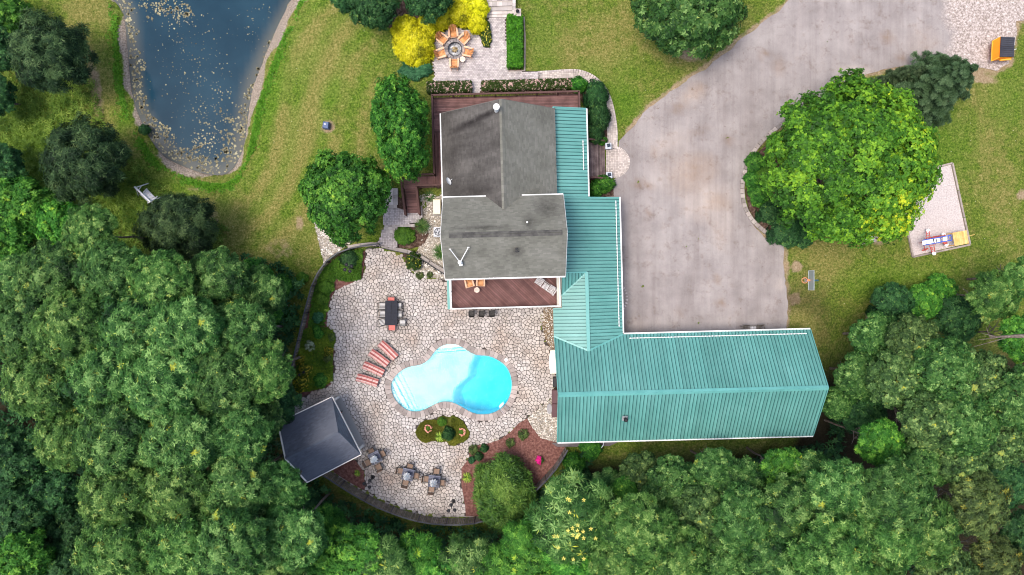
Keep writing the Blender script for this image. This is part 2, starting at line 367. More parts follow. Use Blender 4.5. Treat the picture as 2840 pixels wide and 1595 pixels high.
STRAW=blobs([(1920,150,60,30,0,.8),(2210,740,22,22,0,1),(2205,830,22,26,0,.9),(2205,650,20,20,0,.8),(2440,660,50,26,0,.7),(912,352,26,24,0,.9),(265,250,26,150,8,.65),(780,690,70,40,0,.4),(832,620,16,30,0,.8),(1990,215,70,12,40,.7),(1880,310,70,12,40,.7),(1770,365,60,10,40,.7),(2620,185,120,14,-5,1),(2720,215,60,20,-10,.9),(2790,90,20,90,-35,.8),(2430,640,60,30,0,.5),(2180,700,8,200,0,.6),(2420,880,40,40,0,.6),(2410,1010,40,80,0,.5),(580,620,40,60,0,.5),(2840,540,30,20,0,.8),(250,610,40,20,0,.3),(560,520,60,14,0,.5)])
me.update()
for an,vals in (('dry',np.clip(DRY(x,y)*.75+.45*streaks(x,y,dp),0,1)),('lush',np.clip(LUSH(x,y)+.55*(1-streaks(x,y,dp))*ss(-26,-22,x)*ss(1,5,y)*(1-ss(-12,-10,x)),0,1)),('straw',np.maximum(STRAW(x,y),.62*ss(.55,.15,pdist(PP(DRIVE0),x,y))*(y>-3.5)*~((x<9.6)&(y<13.5)))),
    ('bank',ss(.75,.1,dp+.5*np.sin(x*.9+1.3*np.sin(y*.6))*np.sin(y*.8+.5))),
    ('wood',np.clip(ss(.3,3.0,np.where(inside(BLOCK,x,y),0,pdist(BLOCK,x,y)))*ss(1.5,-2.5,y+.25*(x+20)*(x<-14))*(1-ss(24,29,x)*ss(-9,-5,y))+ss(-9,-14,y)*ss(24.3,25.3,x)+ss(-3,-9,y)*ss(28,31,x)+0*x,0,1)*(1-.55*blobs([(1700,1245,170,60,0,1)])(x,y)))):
    a=me.attributes.new(an,'FLOAT','POINT'); a.data.foreach_set('value',np.asarray(vals,dtype=np.float32))
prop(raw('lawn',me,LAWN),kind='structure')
far=MB()
for i in range(24):
    a0=2*PI*i/24; a1=2*PI*(i+1)/24
    for r0,r1 in ((40,110),(110,400)):
        far.add([(r0*math.cos(a0),r0*math.sin(a0),-3.2),(r1*math.cos(a0),r1*math.sin(a0),-3.2),(r1*math.cos(a1),r1*math.sin(a1),-3.2),(r0*math.cos(a1),r0*math.sin(a1),-3.2)],[(0,1,2,3)])
far.build('terrain',M('far_ground',[(.03,.05,.012),(.06,.08,.02)],.05),kind='structure')

# pond water
m,n,l,b=new_mat('pond_mat'); v=pos(n)
c=ramp(n,l,noise(n,l,.25,3,v),[(.3,(.006,.028,.048)),(.7,(.013,.044,.068))]); f=noise(n,l,9,3,v)
l.new(mixc(n,l,mth(n,l,'MULTIPLY',attr(n,'shallow'),.8,True),c,(.10,.10,.085)),b.inputs['Base Color'])
b.inputs['Roughness'].default_value=.08; b.inputs['Specular IOR Level'].default_value=.12; bump(n,l,b,noise(n,l,6,3,v),.12,.02)
pw=[p for p in POND]
sheet('pond_water',pw,0,m,.5,z=-.62,skirt=0,attrs={'shallow':lambda X,Y:ss(1.7,.3,pdist(POND,X,Y))})
# algae mats: little irregular rafts lying on the water
alg=MB()
def raft(x,y,r,t):
    k=random.randint(5,8); a0=random.random()*6; pl=[(x+r*random.uniform(.45,1)*math.cos(a0+2*PI*i/k),y+r*random.uniform(.45,1)*math.sin(a0+2*PI*i/k)) for i in range(k)]
    alg.prism(pl,-.64,-.605,0,t)
def pondpt(px,py): return px0((px,py),-.62)
cnt=0
for cx,cy,sx,sy,num,rr in ((440,22,70,28,150,.13),(480,40,60,30,60,.12),(520,40,14,16,22,.16),(540,190,110,110,150,.07),(520,120,130,90,90,.06),(600,330,60,90,120,.09),(700,60,60,60,50,.06),(560,300,90,120,110,.07),(575,400,40,60,90,.10)):
    for _ in range(num):
        qx,qy=random.gauss(cx,sx*.6),random.gauss(cy,sy*.6); X0,Y0=pondpt(qx,qy)
        if inside(POND,[X0],[Y0])[0]: raft(X0,Y0,rr*random.choice((.35,.5,.7,1.1)),random.random())
bx=np.array(POND); 
for _ in range(9000):
    X0=random.uniform(bx[:,0].min(),bx[:,0].max()); Y0=random.uniform(bx[:,1].min(),25.5); 
    if not inside(POND,[X0],[Y0])[0]: continue
    d=float(pdist(POND,[X0],[Y0])[0]); nse=.5+.5*math.sin(X0*2.1+1.7*math.sin(Y0*1.3))*math.sin(Y0*1.7+X0*.6)
    wgt=(1.9 if Y0<16 else (1.2 if X0<-28 else .7))
    if d<wgt*(.35+nse) and d>.15 and random.random()<.75: raft(X0,Y0,random.uniform(.05,.17),random.uniform(0,.7))
    cnt+=1
alg.build('algae_mats',M('algae',[(.13,.11,.065),(.25,.22,.125),(.34,.31,.19)],.8,tint=.45,bmp=.4),kind='stuff',label='tan and yellow algae mats floating on the dark pond',cat='algae')

# ------------------------------------------------------------------ driveway
DRIVE=[(2215,-40),(2760,-40),(2840,-60),(2860,60),(2820,60),(2800,175),(2760,195),(2700,190),(2640,185),(2560,180),(2480,188),(2400,205),(2330,240),(2260,275),(2200,320),(2140,365),(2085,420),(2064,470),(2052,530),(2062,585),(2085,625),(2120,655),(2172,680),(2180,800),(2182,916),(1740,930),(1700,930),(1680,545),(1690,510),(1712,490),(1716,392),(1760,345),(1800,300),(1900,225),(1960,185),(2040,120),(2120,60),(2180,15)]
m,n,l,b=new_mat('asphalt_mat'); v=pos(n)
c=ramp(n,l,noise(n,l,.5,6,v,.6),[(.25,(.205,.178,.168)),(.5,(.27,.238,.225)),(.75,(.335,.3,.28))])
c=mixc(n,l,mth(n,l,'MULTIPLY',attr(n,'brown'),mth(n,l,'MULTIPLY',noise(n,l,1.4,6,v,.7),1.3),True),c,(.2,.135,.095))
c=mixc(n,l,mth(n,l,'MULTIPLY',attr(n,'pale'),mth(n,l,'MULTIPLY',noise(n,l,1.1,6,v,.7),1.1),True),c,(.47,.39,.33))
st=ramp(n,l,noise(n,l,1.1,8,v,.8),[(.54,(1,1,1)),(.62,(.78,.72,.68)),(.72,(.5,.43,.4))]); c=mixc(n,l,.7,c,st,'MULTIPLY')
mpp=n.new('ShaderNodeMapping'); mpp.inputs['Scale'].default_value=(1.6,.07,1); l.new(v,mpp.inputs[0]); c=mixc(n,l,.55,c,ramp(n,l,noise(n,l,1.0,5,mpp.outputs[0],.65),[(.36,(.8,.77,.76)),(.5,(1,1,1)),(.66,(1.16,1.14,1.12))]),'MULTIPLY')
ss_=ramp(n,l,noise(n,l,2.6,9,v,.78),[(.60,(1,1,1)),(.635,(.7,.63,.58)),(.72,(.5,.42,.37))]); c=mixc(n,l,ramp(n,l,noise(n,l,.33,3,v),[(.42,(0,0,0)),(.5,(.9,.9,.9))]),c,mixc(n,l,1,c,ss_,'MULTIPLY'))
vo=n.new('ShaderNodeTexVoronoi'); vo.feature='DISTANCE_TO_EDGE'; vo.inputs['Scale'].default_value=.23; 
nn_=n.new('ShaderNodeTexNoise'); nn_.inputs['Scale'].default_value=.9; nn_.inputs['Detail'].default_value=6; nn_.inputs['Roughness'].default_value=.7; l.new(v,nn_.inputs['Vector'])
vm=n.new('ShaderNodeVectorMath'); vm.operation='MULTIPLY_ADD'; l.new(nn_.outputs['Color'],vm.inputs[0]); vm.inputs[1].default_value=(2.2,2.2,2.2); l.new(v,vm.inputs[2]); l.new(vm.outputs[0],vo.inputs['Vector'])
ck=ramp(n,l,vo.outputs['Distance'],[(0,(.5,.47,.46)),(.005,(1,1,1))]); 
ck=mixc(n,l,ramp(n,l,noise(n,l,.2,3,v),[(.5,(0,0,0)),(.56,(1,1,1))]),(1.,1.,1.),ck); c=mixc(n,l,.8,c,ck,'MULTIPLY')
gv=ramp(n,l,noise(n,l,6,7,v,.9),[(.36,(.08,.06,.045)),(.48,(.31,.25,.215)),(.62,(.66,.59,.55))])
k=mth(n,l,'MULTIPLY',mth(n,l,'SUBTRACT',mth(n,l,'ADD',attr(n,'gravel'),mth(n,l,'MULTIPLY',noise(n,l,1.5,5,v,.7),.6)),.7),2.2,True)
c=mixc(n,l,k,c,gv)
sp=ramp(n,l,noise(n,l,34,3,v,.9),[(.3,(.72,.72,.73)),(.55,(1,1,1)),(.75,(1.25,1.25,1.25))]); c=mixc(n,l,1,c,sp,'MULTIPLY')
l.new(c,b.inputs['Base Color']); b.inputs['Roughness'].default_value=.85; b.inputs['Specular IOR Level'].default_value=.25; bump(n,l,b,noise(n,l,40,4,v),.3,.01)
ASPH=m
BR=blobs([(1925,480,80,60,30,1),(1990,560,40,30,0,1),(1770,512,22,16,30,1),(1800,515,16,14,0,1),(1935,250,30,22,30,1),(1880,300,28,18,40,.9),(1915,255,40,12,60,.8),(2120,150,26,10,30,1),(2460,105,26,22,0,.9),(2500,160,18,14,0,1),(2020,390,20,14,0,.9),(1815,420,6,20,0,.7),(1760,930,50,60,0,.35),(1990,775,14,14,0,1),(2000,840,16,16,0,1),(1880,865,10,14,0,1),(1967,775,8,8,0,.9),(2160,185,26,30,0,.7),(1940,365,40,12,20,.5),(1800,587,6,9,0,1),(2000,120,60,14,60,.4)])
PL=blobs([(1960,560,90,70,0,.8),(1900,480,110,90,0,.5),(1860,400,70,40,30,.6),(2000,620,40,90,0,.6),(2680,170,80,30,0,.8),(2380,200,60,20,-10,.8),(1920,265,50,30,30,.7),(2560,120,60,60,0,.5),(2160,790,12,18,0,.9),(1700,690,8,200,0,.3)])
GV=blobs([(2770,20,190,130,10,1.6),(2740,150,150,70,0,1.4),(2700,120,90,80,0,1.2),(2840,-20,260,130,0,2)])
DR2=[]
for i_,p_ in enumerate(PP(DRIVE)):
    q_=PP(DRIVE)[(i_+1)%len(DRIVE)]; L_=math.dist(p_,q_); k_=max(1,int(L_/.35))
    for j_ in range(k_):
        t_=j_/k_; X_,Y_=p_[0]+(q_[0]-p_[0])*t_,p_[1]+(q_[1]-p_[1])*t_; w_=.0 if (Y_<13 and X_<14) else 1; DR2.append((X_+w_*(.10*math.sin(X_*2.3+Y_*1.1)+random.uniform(-.06,.06)),Y_+w_*(.08*math.sin(X_*1.7-Y_*2.9)+random.uniform(-.06,.06))))
sheet('driveway',DR2,.05,ASPH,.45,attrs={'brown':BR,'pale':PL,'gravel':GV})

# ------------------------------------------------------------------ patio, stones, pool
MORTAR=M('joint_sand',[(.035,.028,.024),(.08,.064,.055)],4,fine=.3)
def offset(poly,d):
    n_=len(poly); out=[]; A=sum(poly[i][0]*poly[(i+1)%n_][1]-poly[(i+1)%n_][0]*poly[i][1] for i in range(n_)); s=1 if A>0 else -1
    for i in range(n_):
        a=poly[i-1]; c_=poly[(i+1)%n_]; dx,dy=c_[0]-a[0],c_[1]-a[1]; L=math.hypot(dx,dy)+1e-9; out.append((poly[i][0]+s*dy/L*d,poly[i][1]-s*dx/L*d))
    return out
COPE=offset(POOL,.50)
ISL=[px0((1120+x/6.618,1140+y/6.618)) for x,y in smooth([(215,385),(260,300),(310,215),(400,170),(520,155),(600,165),(625,120),(700,85),(780,100),(850,110),(890,75),(970,110),(1080,180),(1140,280),(1210,390),(1180,500),(1090,570),(1000,595),(940,640),(830,620),(780,560),(700,570),(600,550),(500,550),(410,585),(330,560),(250,480)],2)]
sheet('bed_soil',FENCE+[HF(3.9,-12.6)[:2],HF(3.9,-2)[:2],HF(3.9,1.2)[:2],HF(-4.6,1.2)[:2],px0((1200,735)),px0((1160,712)),px0((1100,694))],-.06,M('bed_soil',[(.03,.02,.014),(.08,.05,.038)],5,.95,.6,30,fine=.4,fscale=14),.9,holes=[offset(POOL,.3)],z=0,skirt=.4)
patio=sheet('patio',PATIO,-.05,MORTAR,.9,holes=[offset(POOL,.06)],z=0,skirt=.5)
STONE=M('flagstone',[(.34,.265,.215),(.385,.335,.295),(.42,.38,.35),(.45,.415,.39)],.28,.85,.35,25,tint=.2,fine=.18,fscale=22)
def voronoi(poly,sp,keep,gap,seed,ecc=1.0):
    rs=np.random.RandomState(seed); xs=[p[0] for p in poly]; ys=[p[1] for p in poly]
    nx=int((max(xs)-min(xs))/sp)+3; ny=int((max(ys)-min(ys))/sp)+3; G={}
    for j in range(-1,ny):
        for i in range(-1,nx):
            G[i,j]=(min(xs)+(i+rs.uniform(.04,.96)+.5*(j%2))*sp,min(ys)+(j+rs.uniform(.06,.94))*sp)
    K=list(G.keys()); A=np.array([G[k] for k in K]); ok=keep(A[:,0],A[:,1]); out=[]
    for (i,j),o in zip(K,ok):
        if not o: continue
        c=G[i,j]; pl=[(c[0]-sp,c[1]-sp),(c[0]+sp,c[1]-sp),(c[0]+sp,c[1]+sp),(c[0]-sp,c[1]+sp)]
        for dj in (-2,-1,0,1,2):
            for di in (-2,-1,0,1,2):
                q=G.get((i+di,j+dj))
                if q is None or (di==0 and dj==0): continue
                nx_,ny_=q[0]-c[0],q[1]-c[1]; L=math.hypot(nx_,ny_); 
                if L>2*sp: continue
                nx_/=L; ny_/=L; lim=L/2-gap/2
                new=[]; m_=len(pl)
                for a in range(m_):
                    p=pl[a]; r=pl[(a+1)%m_]; dp=(p[0]-c[0])*nx_+(p[1]-c[1])*ny_-lim; dr=(r[0]-c[0])*nx_+(r[1]-c[1])*ny_-lim
                    if dp<=0: new.append(p)
                    if (dp<0<dr) or (dr<0<dp): t=dp/(dp-dr); new.append((p[0]+(r[0]-p[0])*t,p[1]+(r[1]-p[1])*t))
                pl=new
                if len(pl)<3: break
            if len(pl)<3: break
        if len(pl)<3: continue
        ch=[]; m_=len(pl)
        for a in range(m_):
            p=pl[a-1]; r=pl[a]; s_=pl[(a+1)%m_]; k=.2
            ch.append((r[0]+(p[0]-r[0])*k,r[1]+(p[1]-r[1])*k)); ch.append((r[0]+(s_[0]-r[0])*k,r[1]+(s_[1]-r[1])*k))
        ar=abs(sum(ch[a][0]*ch[(a+1)%len(ch)][1]-ch[(a+1)%len(ch)][0]*ch[a][1] for a in range(len(ch))))/2
        if ar<sp*sp*.12: continue
        out.append((ar,ch))
    return out
cells=voronoi(PATIO,.295,lambda X,Y: inside(PATIO,X,Y)&~inside(offset(COPE,-.06),X,Y)&~inside(ISL,X,Y),.027,3)
cells.sort(key=lambda c:-c[0]); rest=MB()
for i,(ar,pl) in enumerate(cells):
    t=random.random(); zt=.008+random.uniform(0,.012)
    if i<300:
        q=MB(); q.prism(pl,-.05,zt,.014,t); q.build('flagstone',STONE,patio,own=True)
    else: rest.prism(pl,-.05,zt,.014,t)
rest.build('flagstones',STONE,patio,kind='stuff')
# pool
pool=thing('swimming_pool','curved three-lobed swimming pool of turquoise water with a stone rim','pool',(px0((1250,1065))[0],px0((1250,1065))[1],0))
PLAST=M('pool_plaster',[(.6,.85,.87),(.8,.93,.94),(.92,.97,.97)],.8,.5,fine=.2,fscale=11)  # mottling puts cloud glare and ripple caustics into the plaster colour
TILE=M('pool_tile',[(.03,.28,.36)],1,.3)
def zp(x,y): return px0((1060+x/5.787,930+y/5.788))
def lside(a,b_,X,Y): return (b_[0]-a[0])*(Y-a[1])-(b_[1]-a[1])*(X-a[0])
def ldist(a,b_,X,Y): return lside(a,b_,X,Y)/math.hypot(b_[0]-a[0],b_[1]-a[1])
STL=[(zp(140,800),zp(330,1190)),(zp(165,700),zp(430,1200)),(zp(215,640),zp(500,1200)),(zp(285,610),zp(545,1160))]
SHL=[(zp(880,235),zp(1300,203)),(zp(840,292),zp(1350,250))]
BRK=(zp(1500,270),zp(1180,960))
def pfloor(X,Y):
    d=np.full(np.shape(X),-.72)
    br=ldist(BRK[0],BRK[1],X,Y)   # >0 on the east side
    br=br+.35*np.sin(Y*1.9)*np.clip(-Y-7,0,1)
    d=d-1.15*ss(-.1,.8,br)-.6*ss(.8,3,br)-.0*X
    for (a,b_),h in zip(STL[::-1],(-.6,-.5,-.35,-.2)):
        s=ldist(a,b_,X,Y); d=np.where(s<0,h-.04,d) if False else np.where(s<-.0,np.maximum(d,h-.06),d)
    for (a,b_),h in zip(SHL[::-1],(-.6,-.3)):
        s=ldist(a,b_,X,Y); d=np.where(s>0,np.maximum(d,h),d)
    return d
basin=sheet('pool_basin',POOL,0,PLAST,.13,kind=None,skirt=0,zf=pfloor,parent=pool); basin.location=-pool.location
wall=MB(); npn=len(POOL)
for i in range(npn):
    a=POOL[i]; b_=POOL[(i+1)%npn]; mid=((a[0]+b_[0])/2,(a[1]+b_[1])/2)
    wall.add([(a[0],a[1],-3),(b_[0],b_[1],-3),(b_[0],b_[1],.0),(a[0],a[1],.0)],[(0,1,2,3)])
wall.build('pool_wall',PLAST,pool)
tb=MB()
for i in range(npn):
    a=offset(POOL,-.012)[i] if False else POOL[i]; b_=POOL[(i+1)%npn]
    tb.beam((a[0],a[1],-.09),(b_[0],b_[1],-.09),.03,.16)
tb.build('waterline_tile',M('band_tile',[(.05,.4,.45),(.1,.55,.6)],6,.3),pool)
for (a,b_),h in list(zip(STL,(-.2,-.4,-.6,-.8)))+list(zip(SHL,(-.3,-.6))):
    q=MB(); N_=24; run=[]
    for k in range(N_+1):
        p=(a[0]+(b_[0]-a[0])*(k/N_*1.3-.15),a[1]+(b_[1]-a[1])*(k/N_*1.3-.15))
        if inside(POOL,[p[0]],[p[1]])[0]: run.append(p)
    if len(run)>1: q.beam((*run[0],h-.045),(*run[-1],h-.045),.055,.05); q.build('step_tile_line',TILE,pool)
m,n,l,b=new_mat('pool_water_mat'); v=pos(n)
tr=n.new('ShaderNodeBsdfTransparent'); gl=n.new('ShaderNodeBsdfGlossy'); gl.inputs['Roughness'].default_value=.04; mx=n.new('ShaderNodeMixShader')
fr=n.new('ShaderNodeFresnel'); fr.inputs['IOR'].default_value=1.33; l.new(fr.outputs[0],mx.inputs[0]); l.new(tr.outputs[0],mx.inputs[1]); l.new(gl.outputs[0],mx.inputs[2])
bp=n.new('ShaderNodeBump'); bp.inputs['Strength'].default_value=.5; bp.inputs['Distance'].default_value=.03; l.new(noise(n,l,7,3,v),bp.inputs['Height']); l.new(bp.outputs[0],gl.inputs['Normal'])
va=n.new('ShaderNodeVolumeAbsorption'); va.inputs['Color'].default_value=(.0,.86,.93,1); va.inputs['Density'].default_value=.85
l.new(mx.outputs[0],n['Material Output'].inputs['Surface']); l.new(va.outputs[0],n['Material Output'].inputs['Volume'])
wt=MB(); wt.prism(offset(POOL,.008),-3.1,-.10); wt.f.append(tuple(range(npn-1,-1,-1))); wt.t.append(.5); wt.build('pool_water',m,pool)
# coping: one stone after the other round the rim
COP=M('coping_stone',[(.25,.205,.185),(.32,.27,.245),(.38,.33,.3)],1.2,.8,.3,30,tint=.32,fine=.15)
per=0; segs=[]; inn=offset(POOL,-.05)
L=[math.dist(POOL[i],POOL[(i+1)%npn]) for i in range(npn)]; T=sum(L); nst=78
def along(poly,s):
    s%=T; i=0
    while s>L[i]: s-=L[i]; i=(i+1)%npn
    t=s/L[i]; a=poly[i]; b_=poly[(i+1)%npn]; return (a[0]+(b_[0]-a[0])*t,a[1]+(b_[1]-a[1])*t)
for k in range(nst):
    s0=(k+.02)*T/nst; s1=(k+.98)*T/nst; q=MB()
    pl=[along(inn,s0),along(inn,(s0+s1)/2),along(inn,s1),along(COPE,s1),along(COPE,(s0+s1)/2),along(COPE,s0)]
    q.prism(pl,-.06,.045+random.uniform(0,.008),.012,random.random()); q.build('coping_stone',COP,pool,own=True)
q=MB(); q.bbox((*px0((1404,998)),.05),(.28,.28,.06),.6,.02); q.build('skimmer_lid',M('white_plastic',[(.8,.8,.78)],1,.5),pool)
lad=thing('pool_ladder','white plastic steps of the pool ladder at the right end of the pool','ladder',(*zp(1925,1120),-.9))
dx,dy=zp(1950,1165)[0]-zp(1890,1110)[0],0
p0=Vector((*zp(1880,1160),0)); p1=Vector((*zp(1950,1090),0)); tdir=(p1-p0).normalized(); out=Vector((tdir.y,-tdir.x,0))
CHR=M('chrome',[(.6,.6,.62)],1,.25,metal=.9); WP=M('white_plastic',[(.8,.8,.78)])
for s_ in (0,1):
    e=p0+(p1-p0)*s_; pts=[e+Vector((0,0,-.85)),e+Vector((0,0,.3)),e+out*.2+Vector((0,0,.55)),e+out*.6+Vector((0,0,.5)),e+out*.75+Vector((0,0,.04))]; q=MB()
    for a,b_ in zip(pts[:-1],pts[1:]): q.tube(a,b_,.022,n=8)
    q.build('side_rail',CHR,lad)
for zz in (-.7,-.42,-.13):
    q=MB(); q.bbox((*(p0+(p1-p0)*.5)[:2],zz),((p1-p0).length,.16,.04),math.atan2(tdir.y,tdir.x),.01); q.build('step',WP,lad)

# ------------------------------------------------------------------ beds
MULCH=M('mulch',[(.085,.035,.028),(.15,.068,.056),(.23,.12,.10)],5,.95,.8,30,fine=.4,fscale=14,spec=.1)
DARKM=M('dark_mulch',[(.03,.018,.012),(.075,.045,.033),(.16,.11,.085)],5,.95,.8,30,fine=.4,fscale=14,spec=.1)
COVER=M('moss_bed',[(.03,.04,.006),(.07,.08,.012),(.12,.11,.03)],2.5,.95,.9,20,fine=.4,fscale=12,spec=.1)
GRAV=M('river_gravel',[(.09,.07,.05),(.28,.24,.19),(.5,.45,.38)],11,.9,.8,14,fine=.35,fscale=18)
def bed(name,px,mat,off=.03,res=.7,**k): return sheet(name,PP(px),off,mat,res,**k)
W_BED=[(1012,690),(1011,724),(1005,772),(960,792),(929,806),(916,832),(912,857),(906,879),(907,899),(920,918),(931,937),(928,970),(924,1000),(926,1026),(917,1068),(887,1077),(857,1092),(823,1109),(812,1112)]+[p for p in FENCE_PX if 700<p[1]<1105 and p[0]<960][::-1]+[(962,699)]
sheet('planting_bed',[px0(p) for p in W_BED],.015,MULCH,.8,z=0,skirt=.4)
sheet('island_bed',ISL,.05,COVER,.4,z=0,skirt=.12)
SE_BED=[(1292,1432),(1290,1402),(1280,1346),(1280,1298),(1301,1271),(1301,1240),(1357,1229),(1387,1219),(1415,1199),(1438,1174),(1462,1161),(1480,1190),(1500,1215),(1542,1225),(1568,1238)]+[p for p in FENCE_PX if p[0]>1340 and p[1]>1240 and p[0]<1566][::-1]+[(1335,1432)]
sheet('mulch_bed',[px0(p) for p in SE_BED],.02,MULCH,.8,z=0,skirt=.4)
SW_BED=[(939,1290),(984,1275),(1010,1309),(1012,1357),(1005,1358),(960,1332),(915,1303)]
sheet('small_mulch_bed',[px0(p) for p in SW_BED],.02,MULCH,.8,z=0,skirt=.4)
sheet('river_rock_bed',[px0(p) for p in [(1462,1161),(1490,1137),(1516,1117),(1536,1100),(1550,1100),(1550,1228),(1500,1215),(1480,1190)]],.03,GRAV,.5,z=0,skirt=.3)
sheet('drain_rock_strip',[px0(p) for p in [(1508,850),(1545,850),(1545,990),(1536,990),(1531,972),(1512,941),(1504,903)]],.03,M('brown_rock',[(.05,.03,.018),(.16,.11,.065),(.3,.24,.17)],8,.9,.9,14,fine=.4,fscale=16),.5,z=0,skirt=.3)
# loose river stones, real pieces
rk=MB()
def rocks(poly_px,num,r0,r1,z=None,zo=.03):
    pl=[px0(p) for p in poly_px]; xs=[p[0] for p in pl]; ys=[p[1] for p in pl]; k=0
    while k<num:
        X0,Y0=random.uniform(min(xs),max(xs)),random.uniform(min(ys),max(ys)); k+=1
        if inside(pl,[X0],[Y0])[0]: rk.sphere((X0,Y0,(hz(X0,Y0) if z is None else z)+zo),random.uniform(r0,r1),5,3,(1,random.uniform(.6,1),.6),random.random())
G1=[(1170,545),(1232,545),(1232,765),(1200,745),(1160,718),(1150,705),(1160,690),(1168,660),(1175,610)]
G2=[(1165,715),(1185,722),(1215,745),(1238,765),(1238,776),(1196,769),(1163,769),(1148,754),(1126,735)]
sheet('gravel_bed',PP(G1),.04,GRAV,.5); sheet('lower_gravel_bed',[px0(p) for p in G2],.04,GRAV,.5,z=0)
G3=[(872,615),(882,600),(915,640),(960,655),(985,668),(950,690),(915,712),(900,735),(888,690),(880,650)]
sheet('rock_bed',PP(G3),.05,GRAV,.5)
rocks(G1,1500,.03,.08); rocks(G2,500,.04,.12,0.0); rocks(G3,1300,.05,.11); rocks([(1462,1161),(1490,1137),(1516,1117),(1536,1100),(1550,1100),(1550,1228),(1500,1215),(1480,1190)],1300,.035,.085,0.0,.04)
rocks([(1508,850),(1545,850),(1545,990),(1536,990),(1531,972),(1512,941),(1504,903)],500,.03,.07,0.0,.04)
rk.build('river_stones',M('river_stone',[(.3,.27,.23),(.45,.41,.36),(.6,.57,.52)],2,.8,tint=.6),kind='stuff',label='loose pale river stones filling the beds beside the house and garage',cat='stones')
# play area
PLAY=[(2528,715),(2490,545),(2483,490),(2639,453),(2688,679)]
m=M('pea_gravel',[(.36,.3,.28),(.46,.4,.375),(.55,.49,.46)],9,.9,.7,16,fine=.3,fscale=15)
playg=thing('play_area','rectangular gravel play area edged with grey timbers in the right hand lawn','play area',P(2590,590))
pp=PP([(2531,710),(2487,495),(2636,457),(2684,675)]); o=sheet('gravel_surface',pp,.06,m,.6,kind=None,parent=playg); o.location=-playg.location
TIM=M('weathered_timber',[(.22,.18,.15),(.35,.3,.26)],3,.85,stretch=None,tint=.2)
cr=[P(*p) for p in [(2530,713),(2485,492),(2639,453),(2688,679)]]
for i in range(4):
    a=cr[i]; b_=cr[(i+1)%4]; nn_=3 if (b_-a).length>5.5 else 2
    for k in range(nn_):
        q=MB(); u=a+(b_-a)*(k/nn_+.003); w_=a+(b_-a)*((k+1)/nn_-.003); q.beam(u+Vector((0,0,.09)),w_+Vector((0,0,.09)),.14,.16,random.random()); q.build('edging_timber',TIM,playg,own=True)
# ------------------------------------------------------------------ pavers
PAVM=M('paver',[(.36,.32,.31),(.45,.4,.385),(.52,.47,.45)],.6,.85,.3,25,tint=.22,fine=.15)
PAVT=M('paver_tan',[(.4,.34,.3),(.5,.43,.385)],.6,.85,.3,25,tint=.22,fine=.15)
def pavers(name,poly,bw,bh,ang,mat,z=None,bond=.5,res=.6,skirt=.3):
    base=sheet(name,poly,0 if z is not None else .04,MORTAR,res,z=z,skirt=skirt); q=MB(); ca,sa=math.cos(ang),math.sin(ang)
    cx=sum(p[0] for p in poly)/len(poly); cy=sum(p[1] for p in poly)/len(poly)
    loc=[((p[0]-cx)*ca+(p[1]-cy)*sa,-(p[0]-cx)*sa+(p[1]-cy)*ca) for p in poly]
    us=[p[0] for p in loc]; vs=[p[1] for p in loc]; r=0; v_=min(vs); U=[];V_=[]
    while v_<max(vs):
        u=min(us)-(bond*bw if r%2 else 0)
        while u<max(us): U.append(u+bw/2); V_.append(v_+bh/2); u+=bw
        v_+=bh; r+=1
    U=np.array(U); V_=np.array(V_); ok=inside(loc,U,V_); U=U[ok]; V_=V_[ok]; X=cx+U*ca-V_*sa; Y=cy+U*sa+V_*ca
    Z=H(X,Y)+.045 if z is None else np.full(len(X),z+.005)
    g_=.012
    for x_,y_,z_ in zip(X,Y,Z): q.bbox((x_,y_,z_+.01),(bw-g_,bh-g_,.04),ang,.006,random.random())
    q.build('pavers',mat,base,kind='stuff'); return base
NP=[(1197,232),(1206,215),(1200,170),(1196,130),(1212,105),(1235,86),(1262,80),(1300,84),(1330,98),(1345,130),(1360,134),(1362,90),(1352,50),(1402,50),(1405,120),(1411,198),(1430,198),(1500,198),(1500,227),(1420,232),(1336,236),(1330,262),(1306,262),(1306,236)]
pavers('north_patio',PP(NP),.21,.14,R(1),PAVM)
# curved walk: courses laid along the curve
cl=smooth([(1495,212),(1530,210),(1570,207),(1605,208),(1640,222),(1668,250),(1684,285),(1694,330),(1698,365),(1698,400),(1698,412)],5,False)
wv_=[P(*p) for p in cl]; lft=[];rgt=[]
for i,p in enumerate(wv_):
    t=(wv_[min(i+1,len(wv_)-1)]-wv_[max(i-1,0)]).normalized(); nn_=Vector((-t.y,t.x,0)); hw=.44; lft.append(p+nn_*hw); rgt.append(p-nn_*hw)
poly=[tuple(p[:2]) for p in lft]+[tuple(p[:2]) for p in rgt[::-1]]
wk=sheet('curved_walk',poly,.035,MORTAR,.6); q=MB(); acc=0; nx_=0
for i in range(len(wv_)-1):
    a,b_=wv_[i],wv_[i+1]; d=(b_-a); Ld=d.length; d.normalize(); nn_=Vector((-d.y,d.x,0)); ang=math.atan2(d.y,d.x)
    while nx_<acc+Ld:
        c_=a+d*(nx_-acc)
        for j in range(6): o_=(j-2.5)*.147; pz=c_+nn_*o_; q.bbox((pz.x,pz.y,hz(pz.x,pz.y)+.055),(.19,.135,.04),ang,.006,random.random())
        nx_+=.2
    acc+=Ld
q.build('pavers',PAVT,wk,kind='stuff')
cc=P(1698,450); circ=[(cc.x+1.42*math.cos(a),cc.y+1.28*math.sin(a)) for a in np.linspace(-PI/2,PI/2,20)]+[(cc.x-.55,cc.y+1.28),(cc.x-.55,cc.y-1.28)]
base=pavers('entry_apron',[(x_*.96+cc.x*.04,y_*.94+cc.y*.06) for x_,y_ in circ],.14,.14,0,PAVT,bond=0)
